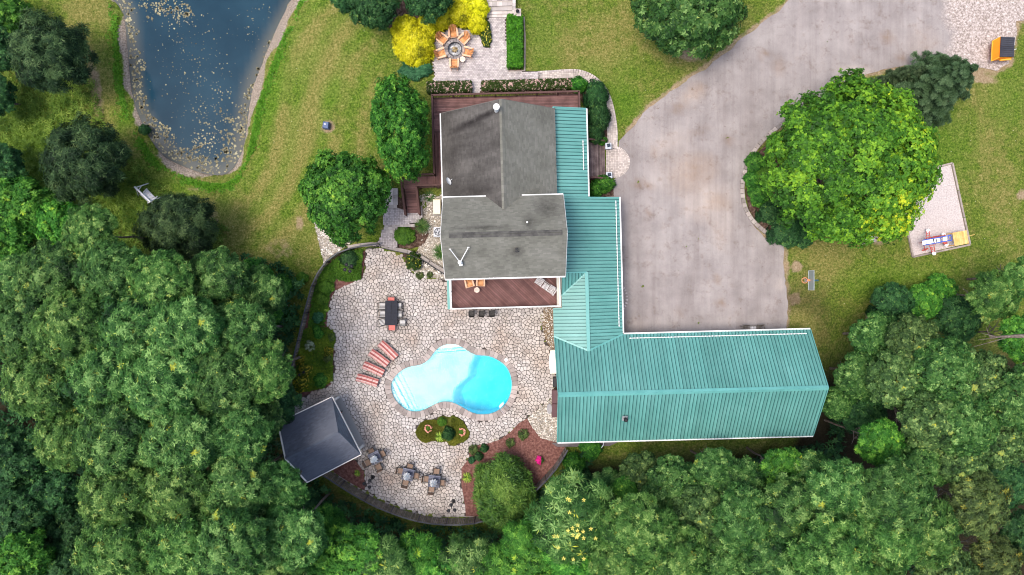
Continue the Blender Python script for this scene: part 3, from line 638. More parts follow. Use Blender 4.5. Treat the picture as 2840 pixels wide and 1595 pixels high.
for i,a in enumerate(np.linspace(-PI/2,PI/2,30)):
    q=MB(); q.bbox((cc.x+1.40*math.cos(a),cc.y+1.26*math.sin(a),hz(cc.x,cc.y)+.06),(.2,.115,.07),math.atan2(1.26*math.sin(a),1.4*math.cos(a)),.008,random.random()); q.build('edge_stone',PAVT,base,own=True)
hc=P(1730,827); hm=MB()
for i,a in enumerate(np.linspace(-PI/2,PI/2,12)): hm.bbox((hc.x+.55*math.cos(a)-.3,hc.y+1.0*math.sin(a),hz(hc.x,hc.y)+.07),(.2,.12,.06),a,.01,random.random())
hm.build('door_stoop_pavers',PAVM,kind='structure')
# west landing, steps and lower walk
pavers('west_landing',[tuple(P(*p,1.15)[:2]) for p in [(1062,580),(1100,577),(1130,575),(1172,573),(1173,600),(1160,618),(1120,622),(1064,624)]],.14,.14,R(1),PAVM,z=1.15,bond=0,skirt=1.2)
def slabs(name,pts,z,h,label=None):
    st_=thing(name,label,'steps',(*P((pts[0][0]+pts[2][0])/2,(pts[0][1]+pts[2][1])/2,z)[:2],z-h)) if label else None
    return st_
EDG=M('step_stone',[(.4,.35,.32),(.5,.45,.42)],1.5,.85,.3,20,tint=.25)
stw=thing('garden_steps','pale paver steps between the west landing and the pool gate','steps',P(1085,640,.5))
for i,(x0,x1,y0,y1,z_) in enumerate([(1066,1150,621,629,1.0),(1064,1102,629,637,.82),(1058,1101,637,646,.64)]):
    k=max(2,int((x1-x0)/10))
    for j in range(k):
        a=P(x0+(x1-x0)*j/k,y0,z_); c_=P(x0+(x1-x0)*(j+1)/k,y1,z_); q=MB(); q.bbox(((a.x+c_.x)/2,(a.y+c_.y)/2,z_-.3),(c_.x-a.x-.01,a.y-c_.y-.008,.6),0,.012,random.random()); q.build('step_block',EDG,stw,own=True)
stn=thing('upper_garden_steps','paver steps climbing beside the dark mulch under the round maple','steps',P(1090,550,1.3))
for i,(y0,y1,z_) in enumerate([(568,577,1.3),(548,568,1.42),(540,548,1.55),(522,540,1.67)]):
    for j in range(3):
        a=P(1066+12.5*j,y0,z_); c_=P(1066+12.5*(j+1),y1,z_); q=MB(); q.bbox(((a.x+c_.x)/2,(a.y+c_.y)/2,z_-.4),(c_.x-a.x-.01,a.y-c_.y-.008,.8),0,.012,random.random()); q.build('step_block',EDG,stn,own=True)
pavers('lower_walk',[tuple(P(*p,.35)[:2]) for p in [(1060,646),(1100,646),(1103,686),(1090,690),(1060,682),(1035,680),(1050,668)]],.14,.14,R(1),PAVM,z=.42,bond=0,skirt=.5)
bed('maple_mulch_bed',[(1103,512),(1130,512),(1134,578),(1120,582),(1102,577)],DARKM,.06,z=1.25,skirt=.8)
bed('landing_planting',[(1099,628),(1150,628),(1180,620),(1190,650),(1175,680),(1140,690),(1103,688)],DARKM,.06)
bed('north_mulch_bed',[(1000,52),(1060,30),(1100,-20),(1160,-20),(1170,60),(1110,85),(1060,72)],DARKM,.04)
bed('hedge_bed',[(1404,46),(1449,46),(1452,100),(1451,196),(1411,197)],DARKM,.04)
bed('north_deck_bed',[(1195,236),(1306,232),(1306,262),(1195,266)],DARKM,.04); bed('rose_bed',[(1332,234),(1500,224),(1600,222),(1650,245),(1685,320),(1688,400),(1632,402),(1625,300),(1600,262),(1332,262)],DARKM,.04)
bed('corner_bed',[(1632,490),(1700,492),(1702,545),(1632,548)],DARKM,.06)
bed('kerb_bed',[(2160,365),(2100,425),(2078,480),(2066,530),(2076,580),(2098,617),(2135,645),(2180,665),(2240,600),(2300,450),(2250,380)],DARKM,.06)
# block kerb round the maple bed
kb=thing('kerb','low curved kerb of grey blocks round the big maple bed','kerb',P(2062,520))
kc=smooth([(2215,305),(2180,335),(2130,375),(2092,418),(2070,462),(2059,510),(2061,555),(2074,592),(2097,622),(2130,648),(2172,672)],6,False); kw=[P(*p,None,.07) for p in kc]
acc=0; Ls=[(kw[i+1]-kw[i]).length for i in range(len(kw)-1)]; T2=sum(Ls); nb=int(T2/.4)
def alongw(s):
    i=0
    while i<len(Ls)-1 and s>Ls[i]: s-=Ls[i]; i+=1
    return kw[i]+(kw[i+1]-kw[i])*min(1,s/Ls[i])
for k in range(nb):
    a=alongw((k+.03)*T2/nb); b_=alongw((k+.97)*T2/nb)
    for o_ in (0,):
        q=MB(); d=(b_-a); q.bbox((a+b_)/2+Vector((0,0,.0)),(d.length,.34,.22),math.atan2(d.y,d.x),.025,random.random()); q.build('kerb_block',M('kerb_stone',[(.24,.2,.18),(.34,.3,.27)],2,.9,.3,20,tint=.25),kb,own=True)
# ================================================================== HOUSE
SHG=M('shingle_grey',[(.12,.118,.098),(.148,.145,.122),(.172,.168,.144)],.7,.9,.3,40,tint=.13,fine=.15,spec=.2)
SHB=M('shingle_brown',[(.046,.042,.038),(.078,.072,.066),(.105,.097,.088)],.9,.9,.3,40,tint=.14,fine=.12,spec=.2,stretch=(.35,1,.35))
SHD=M('shingle_slate',[(.075,.083,.108),(.094,.103,.13),(.112,.12,.148)],.5,.85,.3,40,tint=.16,fine=.15,spec=.3)
def roof_stain(mat,spots):
    n=mat.node_tree.nodes; l=mat.node_tree.links; b=n['Principled BSDF']; src=b.inputs['Base Color'].links[0].from_socket; v=pos(n)
    for (x,y,rx,ry,ang,am) in spots:
        mp=n.new('ShaderNodeMapping'); mp.vector_type='TEXTURE'; mp.inputs['Location'].default_value=(x,y,7); mp.inputs['Rotation'].default_value=(0,0,ang); mp.inputs['Scale'].default_value=(rx,ry,30); l.new(v,mp.inputs[0])
        g=n.new('ShaderNodeTexGradient'); g.gradient_type='SPHERICAL'; l.new(mp.outputs[0],g.inputs[0]); k=mth(n,l,'MULTIPLY',g.outputs['Fac'],mth(n,l,'MULTIPLY',noise(n,l,3,5,v,.7),2.4*am),True); src=mixc(n,l,k,src,(.022,.019,.018))
    l.new(src,b.inputs['Base Color'])
roof_stain(SHB,[(-3.1,12.55,2.6,.45,.28,.9),(-1.9,12.9,1.1,.3,.28,1),(-2.6,7.4,2.6,1.0,0,.55),(-4.6,9.6,.8,3.4,0,.4),(-2.2,10.3,2.6,.5,.1,.35)])
roof_stain(SHG,[(1.25,4.7,.6,.9,0,.5),(.35,2.6,.7,.5,0,.55),(2.6,5.9,1.6,1.2,0,.45),(-2.2,4.3,3.0,.25,.03,.5),(-4.4,1.6,.5,.5,0,.3)])
m,n,l,b=new_mat('teal_metal'); v=pos(n)
c=ramp(n,l,noise(n,l,.35,4,v),[(.3,(.058,.215,.185)),(.55,(.08,.26,.228)),(.75,(.11,.305,.272))])
g=mth(n,l,'MULTIPLY_ADD',attr(n,'tint'),.24); g.node.inputs[2].default_value=.88; cb=n.new('ShaderNodeCombineColor'); [l.new(g,cb.inputs[i]) for i in range(3)]
c=mixc(n,l,1,c,cb.outputs[0],'MULTIPLY'); c=mixc(n,l,mth(n,l,'MULTIPLY',noise(n,l,1.3,6,v,.75),.35),c,(.2,.38,.35))
l.new(c,b.inputs['Base Color']); b.inputs['Roughness'].default_value=.5; b.inputs['Specular IOR Level'].default_value=.5; TEAL=m
RIDG=M('teal_ridge_cap',[(.09,.29,.26),(.12,.34,.31)],1,.4,tint=.1,spec=.5); SEAM_SHADE=M('teal_seam_shade',[(.012,.07,.068),(.02,.095,.09)],1,.6)  # self-shadow of the panel seams painted in as a dark teal base
WHT=M('white_trim',[(.6,.6,.58),(.7,.7,.68)],2,.5); SID=M('siding',[(.5,.47,.4),(.56,.53,.46)],2,.7); FND=M('foundation',[(.3,.28,.26)],3,.9)
house=thing('house','main house with two grey shingle gable roofs and a low teal roof alongside','house',HF(-.6,6,0))
garage=thing('garage','long garage wing under a teal standing seam gable roof','garage',HF(13.7,-8.3,0))
def shingle_roof(name,pts,eave,mat,parent,course=.14,tab=.3,label=None):
    pl=Plane(pts,eave); top=MB(); bs=MB(); bs.slab(pts,pl.n,-.10); o=bs.build(name,mat,parent,label=label); 
    ve=[q[1] for q in pl.p]; up=pl.v.z>0; V0=min(ve) if up else max(ve)
    k=0
    for s_,c in pl.strips(course,0,1):
        # lower edge lifted: each course is a thin tilted strip
        lo=s_; hi=s_+course; us=[q[0] for q in c]; u=min(us)-random.random()*tab
        while u<max(us):
            tc=tabclip(c,u+.004,u+tab*random.choice((.9,1,1,1.1))-.004,0)
            if len(tc)>=3:
                h=lambda q:(.016*(1-(q[1]-lo)/course)+.003) if up else (.016*((q[1]-lo)/course)+.003)
                ps=[pl.w(q,h(q)) for q in tc]; a=Vector((0,0,0))
                for i in range(len(ps)): a+=ps[i].cross(ps[(i+1)%len(ps)])
                if a.dot(pl.n)<0: ps=ps[::-1]
                m_=len(ps); t=random.random(); bt=[p-pl.n*.016 for p in ps]
                top.add(ps+bt,[tuple(range(m_))]+[(i,i+m_,(i+1)%m_+m_,(i+1)%m_) for i in range(m_)],t)
            u+=tab
    top.build('shingles',mat,o,kind='stuff'); return o
def metal_roof(name,pts,eave,parent,pitch=.275,cap=300):
    pl=Plane(pts,eave); bs=MB(); bs.slab(pts,pl.n,-.08); o=bs.build(name,SEAM_SHADE,parent)
    for s_,c in pl.strips(pitch,.046,0):
        t=random.random(); q=MB(); q.slab([pl.w(p,.004) for p in c],pl.n,.012,t)
        r=tabclip(c,s_+.02,s_+.045,0)
        if len(r)>=3: q.slab([pl.w(p,.012) for p in r],pl.n,.05,t*.6+.1)
        q.build('roof_panel',TEAL,o,own=True)
    return o
def fascia(parent,a,b_,mat=WHT,w=.12,h=.2,name='gutter',dz=-.06):
    q=MB(); q.beam(Vector(a)+Vector((0,0,dz)),Vector(b_)+Vector((0,0,dz)),w,h); return q.build(name,mat,parent)
def wallbox(name,a0,a1,b0,b1,z0,z1,parent,mat=SID):
    q=MB(); q.prism([HF(a0,b0)[:2],HF(a1,b0)[:2],HF(a1,b1)[:2],HF(a0,b1)[:2]],z0,z1); return q.build(name,mat,parent)
# -- north-south gable
NS_T=13.85; RX=-.42
def nsz(a): return 9-.752*(RX-a) if a<RX else 9-.752*(a-RX)
wallbox('wall',-4.9,3.45,6.2,13.35,.3,5.4,house)
q=MB()   # gable walls above the eaves
for bb in (13.33,):
    vs=[HF(-4.9,bb,5.4),HF(3.45,bb,5.4),HF(3.45,bb,nsz(3.45)-.2),HF(RX,bb,8.75),HF(-4.9,bb,nsz(-4.9)-.2)]; q.slab(vs,Vector(HF(0,1)),-.2)
q.build('gable_wall',SID,house)
W0,E0=-5.24,3.70; bv=6.86
# E-W roof numbers
EWE,EWR=8.0,10.6; b1_,b0_,br_=6.86,.78,3.82; sl=(EWR-EWE)/(b1_-br_)
av=1.27; bt=b1_-(9-EWE)/sl
shingle_roof('shingle_roof',[HF(W0,NS_T,nsz(W0)),HF(RX,NS_T,9),HF(RX,bt,9),HF(RX-av-.06,b1_,nsz(RX-av-.06)),HF(RX-av-.06,6.3,nsz(RX-av-.06)),HF(W0,6.3,nsz(W0))],HF(0,1),SHB,house,label='brown weathered left slope of the shingle roof')
shingle_roof('shingle_roof',[HF(E0,NS_T,nsz(E0)),HF(RX,NS_T,9),HF(RX,bt,9),HF(RX+av+.06,b1_,nsz(RX+av+.06)),HF(RX+av+.06,6.3,nsz(RX+av+.06)),HF(E0,6.3,nsz(E0))],HF(0,1),SHG,house)
q=MB(); 
for k in range(int((NS_T-bt)/.3)):
    b_=NS_T-k*.3; 
    for s_ in (-1,1): q.slab([HF(RX,b_,9.035),HF(RX,b_-.29,9.03),HF(RX+s_*.17,b_-.29,9.03-.128),HF(RX+s_*.17,b_,9.035-.128)],(0,0,1),.012,random.random())
q.build('ridge_shingles',SHG,house,kind='stuff')
fascia(house,HF(W0-.05,NS_T,nsz(W0)),HF(W0-.05,6.87,nsz(W0)),w=.1,h=.12)
for s_,e in ((-1,W0),(1,E0)): fascia(house,HF(RX,NS_T+.03,9-.1),HF(e,NS_T+.03,nsz(e)-.1),w=.06,h=.18,name='rake_board',mat=M('dark_trim',[(.12,.11,.1)]))
# -- east-west gable
wallbox('wall',-4.62,3.62,1.35,6.45,-.2,EWE-.05,house)
q=MB()
for aa,nv in ((-4.62,-1),(3.62,1)):
    q.slab([HF(aa,1.35,EWE-.1),HF(aa,6.45,EWE-.1),HF(aa,6.45,EWE+.2),HF(aa,br_,EWR-.2),HF(aa,1.35,EWE+.2)],Vector(HF(nv,0)),-.2)
q.build('gable_wall',SID,house)
A0,A1=-4.98,4.02
shingle_roof('shingle_roof',[HF(A0,b1_,EWE),HF(A0,br_,EWR),HF(A1,br_,EWR),HF(A1,b1_,EWE)],HF(1,0),SHG,house)
shingle_roof('shingle_roof',[HF(A0,b0_,EWE),HF(A0,br_,EWR),HF(A1,br_,EWR),HF(A1,b0_,EWE)],HF(1,0),SHG,house)
q=MB(); q.slab([HF(A0+.6,br_+.01,EWR+.07),HF(A1-.35,br_+.01,EWR+.07),HF(A1-.35,br_+.2,EWR-.08),HF(A0+.6,br_+.2,EWR-.08)],(0,0,1),.025); q.slab([HF(A0+.6,br_-.01,EWR+.07),HF(A1-.35,br_-.01,EWR+.07),HF(A1-.35,br_-.2,EWR-.08),HF(A0+.6,br_-.2,EWR-.08)],(0,0,1),.025)
q.build('ridge_vent',M('ridge_vent',[(.05,.046,.045),(.12,.115,.1)],2.4,.9,fine=.3),house)
fascia(house,HF(A0,b0_-.05,EWE),HF(A1,b0_-.05,EWE),w=.13,h=.14)
fascia(house,HF(A0,b1_+.04,EWE),HF(RX-av-.0,b1_+.04,EWE),w=.1,h=.12); fascia(house,HF(RX+av,b1_+.04,EWE),HF(A1,b1_+.04,EWE),w=.1,h=.12)
for aa in (A0-.02,A1+.02):
    for e in (b0_,b1_): fascia(house,HF(aa,br_,EWR-.1),HF(aa,e,EWE-.1),w=.05,h=.16,name='rake_board')
# windows and doors in the walls (seen from a step aside)
GLS=M('window_glass',[(.02,.025,.03)],1,.05,spec=.8)
def window(parent,a,b_,z,w_,h_,face,mat=WHT):
    d={'S':(0,-1),'N':(0,1),'E':(1,0),'W':(-1,0)}[face]; q=MB(); along_=abs(d[1])>0
    c=Vector(HF(a+d[0]*.04,b_+d[1]*.04,z)); q.box(c,(w_ if along_ else .08,.08 if along_ else w_,h_),TH); f=q.build('window_frame',mat,parent)
    q=MB(); c=Vector(HF(a+d[0]*.07,b_+d[1]*.07,z)); q.box(c,((w_-.16) if along_ else .06,.06 if along_ else w_-.16,h_-.16),TH); q.build('pane',GLS,f)
for a in (-3,-1,1,3): window(house,a,1.35,4.1,1.2,1.7,'S'); window(house,a,1.35,1.2,1.3,1.8,'S')
for a in (-3,-1,1,2.6): window(house,a,13.35,3.8,1.3,1.8,'N')
for b_ in (7.6,9.5,11.5): window(house,-4.9,b_,3.8,1.1,1.6,'W')
for b_ in (2.4,4.6): window(house,-4.62,b_,4,1,1.4,'W'); window(house,3.62,b_,7,1,1.0,'E')
# -- teal roof of the connector and porch
def tz(a): return 3.9+.27*(8.86-a)
AR=5.97; zr=tz(AR)
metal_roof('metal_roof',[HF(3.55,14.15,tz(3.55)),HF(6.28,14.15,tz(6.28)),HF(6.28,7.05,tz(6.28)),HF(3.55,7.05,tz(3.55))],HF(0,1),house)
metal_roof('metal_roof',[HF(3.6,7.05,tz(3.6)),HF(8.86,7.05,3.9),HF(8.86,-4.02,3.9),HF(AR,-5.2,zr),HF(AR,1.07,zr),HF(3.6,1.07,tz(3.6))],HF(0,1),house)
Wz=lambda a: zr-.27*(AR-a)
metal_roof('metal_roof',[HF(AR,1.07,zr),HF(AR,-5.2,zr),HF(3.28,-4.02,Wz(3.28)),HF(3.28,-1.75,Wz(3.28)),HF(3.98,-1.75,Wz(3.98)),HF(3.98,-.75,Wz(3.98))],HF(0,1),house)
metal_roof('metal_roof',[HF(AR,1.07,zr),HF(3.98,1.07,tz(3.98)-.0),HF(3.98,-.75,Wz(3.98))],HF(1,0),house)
def cap(parent,a,b_,w_=.24,name='ridge_cap',mat=None,h=.05,z=.06):
    q=MB(); a=Vector(a)+Vector((0,0,z)); b_=Vector(b_)+Vector((0,0,z)); q.beam(a,b_,w_,h); return q.build(name,mat or RIDG,parent)
cap(house,HF(AR,1.1,zr),HF(AR,-5.2,zr),.27,z=.075); cap(house,HF(AR,1.07,zr),HF(3.98,1.07,tz(3.98)),.12)
cap(house,HF(AR,1.05,zr),HF(3.98,-.75,Wz(3.98)),.12,'valley_flashing',z=.01,h=.06); cap(house,HF(3.62,14.15,tz(3.62)),HF(3.62,7.0,tz(3.62)),.13,'flashing')
cap(house,HF(3.6,14.15,tz(3.6)),HF(6.28,14.15,tz(6.28)),.06,'rake_trim',z=.03); cap(house,HF(6.28,7.05,tz(6.28)),HF(8.86,7.05,3.9),.06,'rake_trim',z=.03)
cap(house,HF(8.86,-4.02,3.9),HF(AR,-5.2,zr),.14,'valley_flashing',z=.05,h=.05); cap(house,HF(3.28,-4.02,Wz(3.28)),HF(AR,-5.2,zr),.14,'valley_flashing',z=.05,h=.05)
fascia(house,HF(6.34,14.15,tz(6.28)),HF(6.34,7.12,tz(6.28)),w=.11,h=.12); fascia(house,HF(8.92,7.1,3.9),HF(8.92,-3.9,3.9),w=.12,h=.12)
wallbox('wall',3.65,8.35,-4.3,6.6,-.2,3.65,house)
for b_ in (5.2,2,-1,-3): window(house,8.35,b_,2.9,1.1,1.2,'E')
q=MB(); q.box(HF(8.37,.6,2.5),(.1,1.0,2.1),TH); q.build('door',M('door_paint',[(.2,.08,.06)]),house)
# snow guards
def guard(parent,a,b_,n_):
    a=Vector(a); b_=Vector(b_); q=MB(); q.beam(a+Vector((0,0,.13)),b_+Vector((0,0,.13)),.05,.05)
    for k in range(n_):
        c=a+(b_-a)*((k+.5)/n_); q.box(c+Vector((0,0,.07)),(.1 if abs(b_.y-a.y)>abs(b_.x-a.x) else .05,.05 if abs(b_.y-a.y)>abs(b_.x-a.x) else .1,.16),TH)
    q.build('snow_guard',WHT,parent)
guard(house,HF(5.95,11.6,tz(5.95)),HF(5.95,9.2,tz(5.95)),9); guard(house,HF(8.55,6.8,tz(8.55)),HF(8.55,-3.4,tz(8.55)),38)
guard(garage,HF(9.3,-4.32,4.1),HF(23.6,-4.32,4.1),52)
# -- roof furniture
q=MB(); c=P(1377,302,9.2); q.tube(c+Vector((0,0,-.8)),c+Vector((0,0,.45)),.17,n=12); q.tube(c+Vector((0,0,.45)),c+Vector((0,0,.62)),.24,n=12); q.build('chimney_pipe',WHT,house)
def dish(px,py,z,sc=1):
    c=P(px,py,z); q=MB(); m_=12; d=Vector((.75,.35,.55)).normalized(); x_=d.cross(Vector((0,0,1))).normalized(); y_=x_.cross(d); vs=[c-d*.05]; 
    for r_,h_ in ((.14,-.02),(.27,.06)):
        for i in range(m_): t=2*PI*i/m_; vs.append(c+(x_*math.cos(t)*1.15+y_*math.sin(t))*r_*sc+d*h_)
    fs=[(0,1+i,1+(i+1)%m_) for i in range(m_)]+[(1+i,13+i,13+(i+1)%m_,1+(i+1)%m_) for i in range(m_)]
    q.add(vs,fs); q.tube(c,c+Vector((0,0,-.45)),.025); q.beam(c-y_*.2,c+d*.4-y_*.05,.03,.03); q.build('satellite_dish',WHT,house)
dish(1243,503,6.3)
q=MB(); c=P(1276,728,9.35); q.bbox(c+Vector((.05,-.12,-.1)),(.26,.26,.16),.1,.02); q.sphere(c+Vector((0,0,.12)),.17,10,6); q.beam(c,P(1248,691,10.35),.06,.06); q.beam(c,P(1299,686,10.35),.06,.06)
for e in ((1248,691),(1299,686)): q.beam(P(e[0]-3,e[1],10.35),P(e[0]+3,e[1],10.35),.05,.05)
q.build('antenna',WHT,house)
DK=M('black_iron',[(.012,.012,.014)],1,.5)
c=P(1462,617,9.9); q=MB(); q.tube(c+Vector((0,0,-.3)),c+Vector((0,0,.12)),.09,n=8); q.build('roof_vent',DK,house); q=MB(); q.box(c+Vector((0,0,.15)),(.12,.12,.05)); q.build('vent_cap',WHT,house)
c=P(1432,691,9.85); q=MB(); q.tube(c+Vector((0,0,-.4)),c+Vector((0,0,.2)),.085,n=10); q.sphere(c+Vector((.05,-.1,-.25)),.14,8,5,(1.6,1,.2)); q.build('roof_vent',DK,house)
# -- garage
GE,GR=3.9,6.8; gb0,gb1,gbr=-12.62,-4.02,-8.32; ga0,ga1=3.36,24.05
wallbox('wall',3.8,23.6,-12.15,-4.5,-2.4,3.75,garage)
q=MB()
for aa,nv in ((3.8,-1),(23.6,1)): q.slab([HF(aa,-12.15,3.7),HF(aa,-4.5,3.7),HF(aa,-4.5,4.0),HF(aa,gbr,6.6),HF(aa,-12.15,4.0)],Vector(HF(nv,0)),-.2)
q.build('gable_wall',SID,garage)
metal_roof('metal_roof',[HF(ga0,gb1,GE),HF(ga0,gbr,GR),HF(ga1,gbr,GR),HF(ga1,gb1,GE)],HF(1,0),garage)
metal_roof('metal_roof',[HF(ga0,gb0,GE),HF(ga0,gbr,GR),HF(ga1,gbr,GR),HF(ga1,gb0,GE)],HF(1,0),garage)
for i in range(6):
    a0=ga0+(ga1-ga0)*i/6; a1=ga0+(ga1-ga0)*(i+1)/6
    for s_ in (-1,1):
        q=MB(); q.slab([HF(a0,gbr,GR+.09),HF(a1,gbr,GR+.09),HF(a1,gbr+s_*.19,GR-.04),HF(a0,gbr+s_*.19,GR-.04)],(0,0,1),.02,random.random()); q.build('ridge_cap',RIDG,garage,own=True)
fascia(garage,HF(8.95,gb1+.05,GE),HF(ga1,gb1+.05,GE),w=.13,h=.13); fascia(garage,HF(ga0,gb0-.05,GE),HF(ga1,gb0-.05,GE),w=.11,h=.14)
for aa in (ga0-.02,ga1+.02):
    for e in (gb0,gb1): fascia(garage,HF(aa,gbr,GR-.04),HF(aa,e,GE-.04),w=.08,h=.16,name='rake_trim',mat=RIDG)
for a in (11,15,19):
    q=MB(); q.box(HF(a,-4.48,2.6),(2.7,.08,2.2),TH); o=q.build('garage_door',WHT,garage)
for a in (7,11,15,19): window(garage,a,-12.15,2.2,1.1,1.1,'S')
c=P(1733,1160,5.6); q=MB(); q.box(c+Vector((0,.0,-.02)),(.42,.42,.1),TH,rx=R(34)); q.build('vent_flashing',M('galvanised',[(.45,.45,.46)],2,.4,metal=.5),garage)
q=MB(); q.tube(c+Vector((0,0,-.2)),c+Vector((.0,-.05,.55)),.1,n=12); q.tube(c+Vector((.0,-.05,.55)),c+Vector((.0,-.06,.66)),.17,.1,n=12); q.build('vent_pipe',DK,garage)
# ================================================================== DECKS
DKM=M('deck_stain',[(.10,.048,.043),(.15,.075,.068),(.19,.10,.09)],1.5,.75,.2,30,tint=.3,fine=.2,fscale=20)
DKD=M('deck_frame',[(.07,.035,.03),(.11,.055,.048)],2,.8,tint=.2)
def boards(parent,poly,z,ang,pitch=.145,gap=.012,th=.03,mat=DKM):
    pl=Plane([HF(a,b_,z) for a,b_ in poly],Vector(HF(math.cos(ang),math.sin(ang))))
    for s_,c in pl.strips(pitch,gap,1):
        q=MB(); q.slab([pl.w(p,-.03) for p in c],pl.n,.03,random.random()); q.build('deck_board',mat,parent,own=True)
def frame(parent,poly,z,name='joists',mat=DKD,h=.2):
    q=MB(); pts=[HF(a,b_,z) for a,b_ in poly]
    for i in range(len(pts)): q.beam(Vector(pts[i])-Vector((0,0,h/2+.035)),Vector(pts[(i+1)%len(pts)])-Vector((0,0,h/2+.035)),.05,h)
    xs=[p[0] for p in poly]; ys=[p[1] for p in poly]
    q.slab([Vector(p)-Vector((0,0,.16)) for p in pts],(0,0,1),-.02)
    q.build(name,mat,parent)
def railing(parent,pts,h=1.0,post=1.7,bal=.13,mp=DKD,mb=DKD,mt=None,cap_w=.14,pw=.1,bw=.035):
    bl=MB(); mt=mt or mp
    for i in range(len(pts)-1):
        a=Vector(pts[i]); b_=Vector(pts[i+1]); L_=(b_-a).length; k=max(1,round(L_/post))
        for j in range(k+1 if i==len(pts)-2 else k):
            p=a+(b_-a)*j/k; q=MB(); q.box(p+Vector((0,0,h/2)),(pw,pw,h+.04),TH); q.build('post',mp,parent,own=True)
        q=MB(); q.beam(a+Vector((0,0,h)),b_+Vector((0,0,h)),cap_w,.05); q.build('top_rail',mt,parent,own=True)
        q=MB(); q.beam(a+Vector((0,0,.1)),b_+Vector((0,0,.1)),.05,.07); q.build('bottom_rail',mt,parent,own=True)
        nb_=int(L_/bal)
        for j in range(nb_): p=a+(b_-a)*(j+.5)/nb_; bl.box(p+Vector((0,0,h/2+.03)),(bw,bw,h-.12),TH)
    bl.build('balusters',mb,parent,kind='stuff')
DZ=2.6
deck=thing('deck','red brown board deck wrapping the top and left sides of the house','deck',HF(-.5,14.8,1.4))
boards(deck,[(-6.12,13.0),(5.9,13.0),(5.9,15.85),(-6.12,15.85)],DZ,0)
boards(deck,[(-6.12,8.5),(-4.9,8.5),(-4.9,12.99),(-6.12,12.99)],DZ,PI/2)
boards(deck,[(-7.6,8.5),(-6.125,8.5),(-6.125,9.4),(-7.6,9.4)],DZ,PI/2)
boards(deck,[(3.5,7.2),(5.95,7.2),(5.95,12.99),(3.5,12.99)],DZ,0)
frame(deck,[(-6.12,13.0),(5.9,13.0),(5.9,15.85),(-6.12,15.85)],DZ); frame(deck,[(-7.6,8.5),(-4.9,8.5),(-4.9,12.9),(-6.12,12.9),(-6.12,9.4),(-7.6,9.4)],DZ); frame(deck,[(3.5,7.2),(5.95,7.2),(5.95,12.9),(3.5,12.9)],DZ)
q=MB()
for a,b_ in ((-6,15.7),(-3,15.7),(0,15.7),(3,15.7),(5.8,15.7),(-6,11),(-7.5,8.6),(-6,8.6),(5.85,9.0),(5.85,12.2)): q=MB(); q.box(HF(a,b_,DZ/2),(.15,.15,DZ-.4),TH); q.build('support_post',DKD,deck,own=True)
railing(deck,[HF(-6.1,9.4,DZ),HF(-6.1,15.83,DZ),HF(5.88,15.83,DZ),HF(5.88,14.3,DZ)])
railing(deck,[HF(-7.6,9.4,DZ),HF(-6.1,9.4,DZ)]); railing(deck,[HF(-7.55,8.52,DZ),HF(-4.95,8.52,DZ)])
# west stairs
wst=thing('deck_stairs','red brown wooden stairs going down from the deck to the paver landing','stairs',HF(-8.2,7.8,1.15))
boards(wst,[(-8.75,8.4),(-7.61,8.4),(-7.61,9.3),(-8.75,9.3)],DZ-.03,0)
ns_=8
for k in range(ns_):
    b0=8.4-k*.265; z_=DZ-.03-(k+1)*.175
    for j in (0,1): q=MB(); q.prism([HF(-8.7,b0-.135*j-.128)[:2],HF(-7.66,b0-.135*j-.128)[:2],HF(-7.66,b0-.135*j)[:2],HF(-8.7,b0-.135*j)[:2]],z_-.035,z_,.004,random.random()); q.build('tread',DKM,wst,own=True)
    q=MB(); q.prism([HF(-8.7,b0)[:2],HF(-7.66,b0)[:2],HF(-7.66,b0+.02)[:2],HF(-8.7,b0+.02)[:2]],z_,z_+.14); q.build('riser',DKD,wst,own=True)
for a in (-8.78,-7.6):
    q=MB(); q.beam(HF(a,8.45,DZ-.2),HF(a,6.3,DZ-.2-ns_*.175),.06,.32); q.build('stringer',DKD,wst)
    railing(wst,[HF(a,8.4,DZ-.05),HF(a,6.35,1.15)],h=.95,post=2.2,cap_w=.16)
railing(wst,[HF(-8.78,8.45,DZ),HF(-8.78,9.3,DZ)],h=.95)
# east stairs
est=thing('porch_stairs','dark brown wooden stairs between two lamp pillars leading to the driveway apron','stairs',HF(7,10.6,1.4))
e0,e1=8.95,11.95
for k in range(7):
    a0=5.97+k*.31; z_=DZ-(k)*.17-.02
    for j in (0,1): q=MB(); q.prism([HF(a0+.155*j+.005,e0)[:2],HF(a0+.155*j+.148,e0)[:2],HF(a0+.155*j+.148,e1)[:2],HF(a0+.155*j+.005,e1)[:2]],z_-.035,z_,.004,random.random()); q.build('tread',M('aged_stain',[(.065,.045,.045),(.12,.085,.08),(.17,.13,.12)],2,.8,tint=.35,fine=.25,fscale=20),est,own=True)
    q=MB(); q.prism([HF(a0+.3,e0)[:2],HF(a0+.318,e0)[:2],HF(a0+.318,e1)[:2],HF(a0+.3,e1)[:2]],z_-.17,z_-.04); q.build('riser',DKD,est,own=True)
for b_ in (e0-.06,e1+.06):
    q=MB(); q.beam(HF(6.0,b_,DZ-.15),HF(8.1,b_,1.45),.07,.3); q.build('stringer',DKD,est)
    railing(est,[HF(6.15,b_,DZ),HF(8.0,b_,1.5)],h=.9,post=1.3,cap_w=.13)
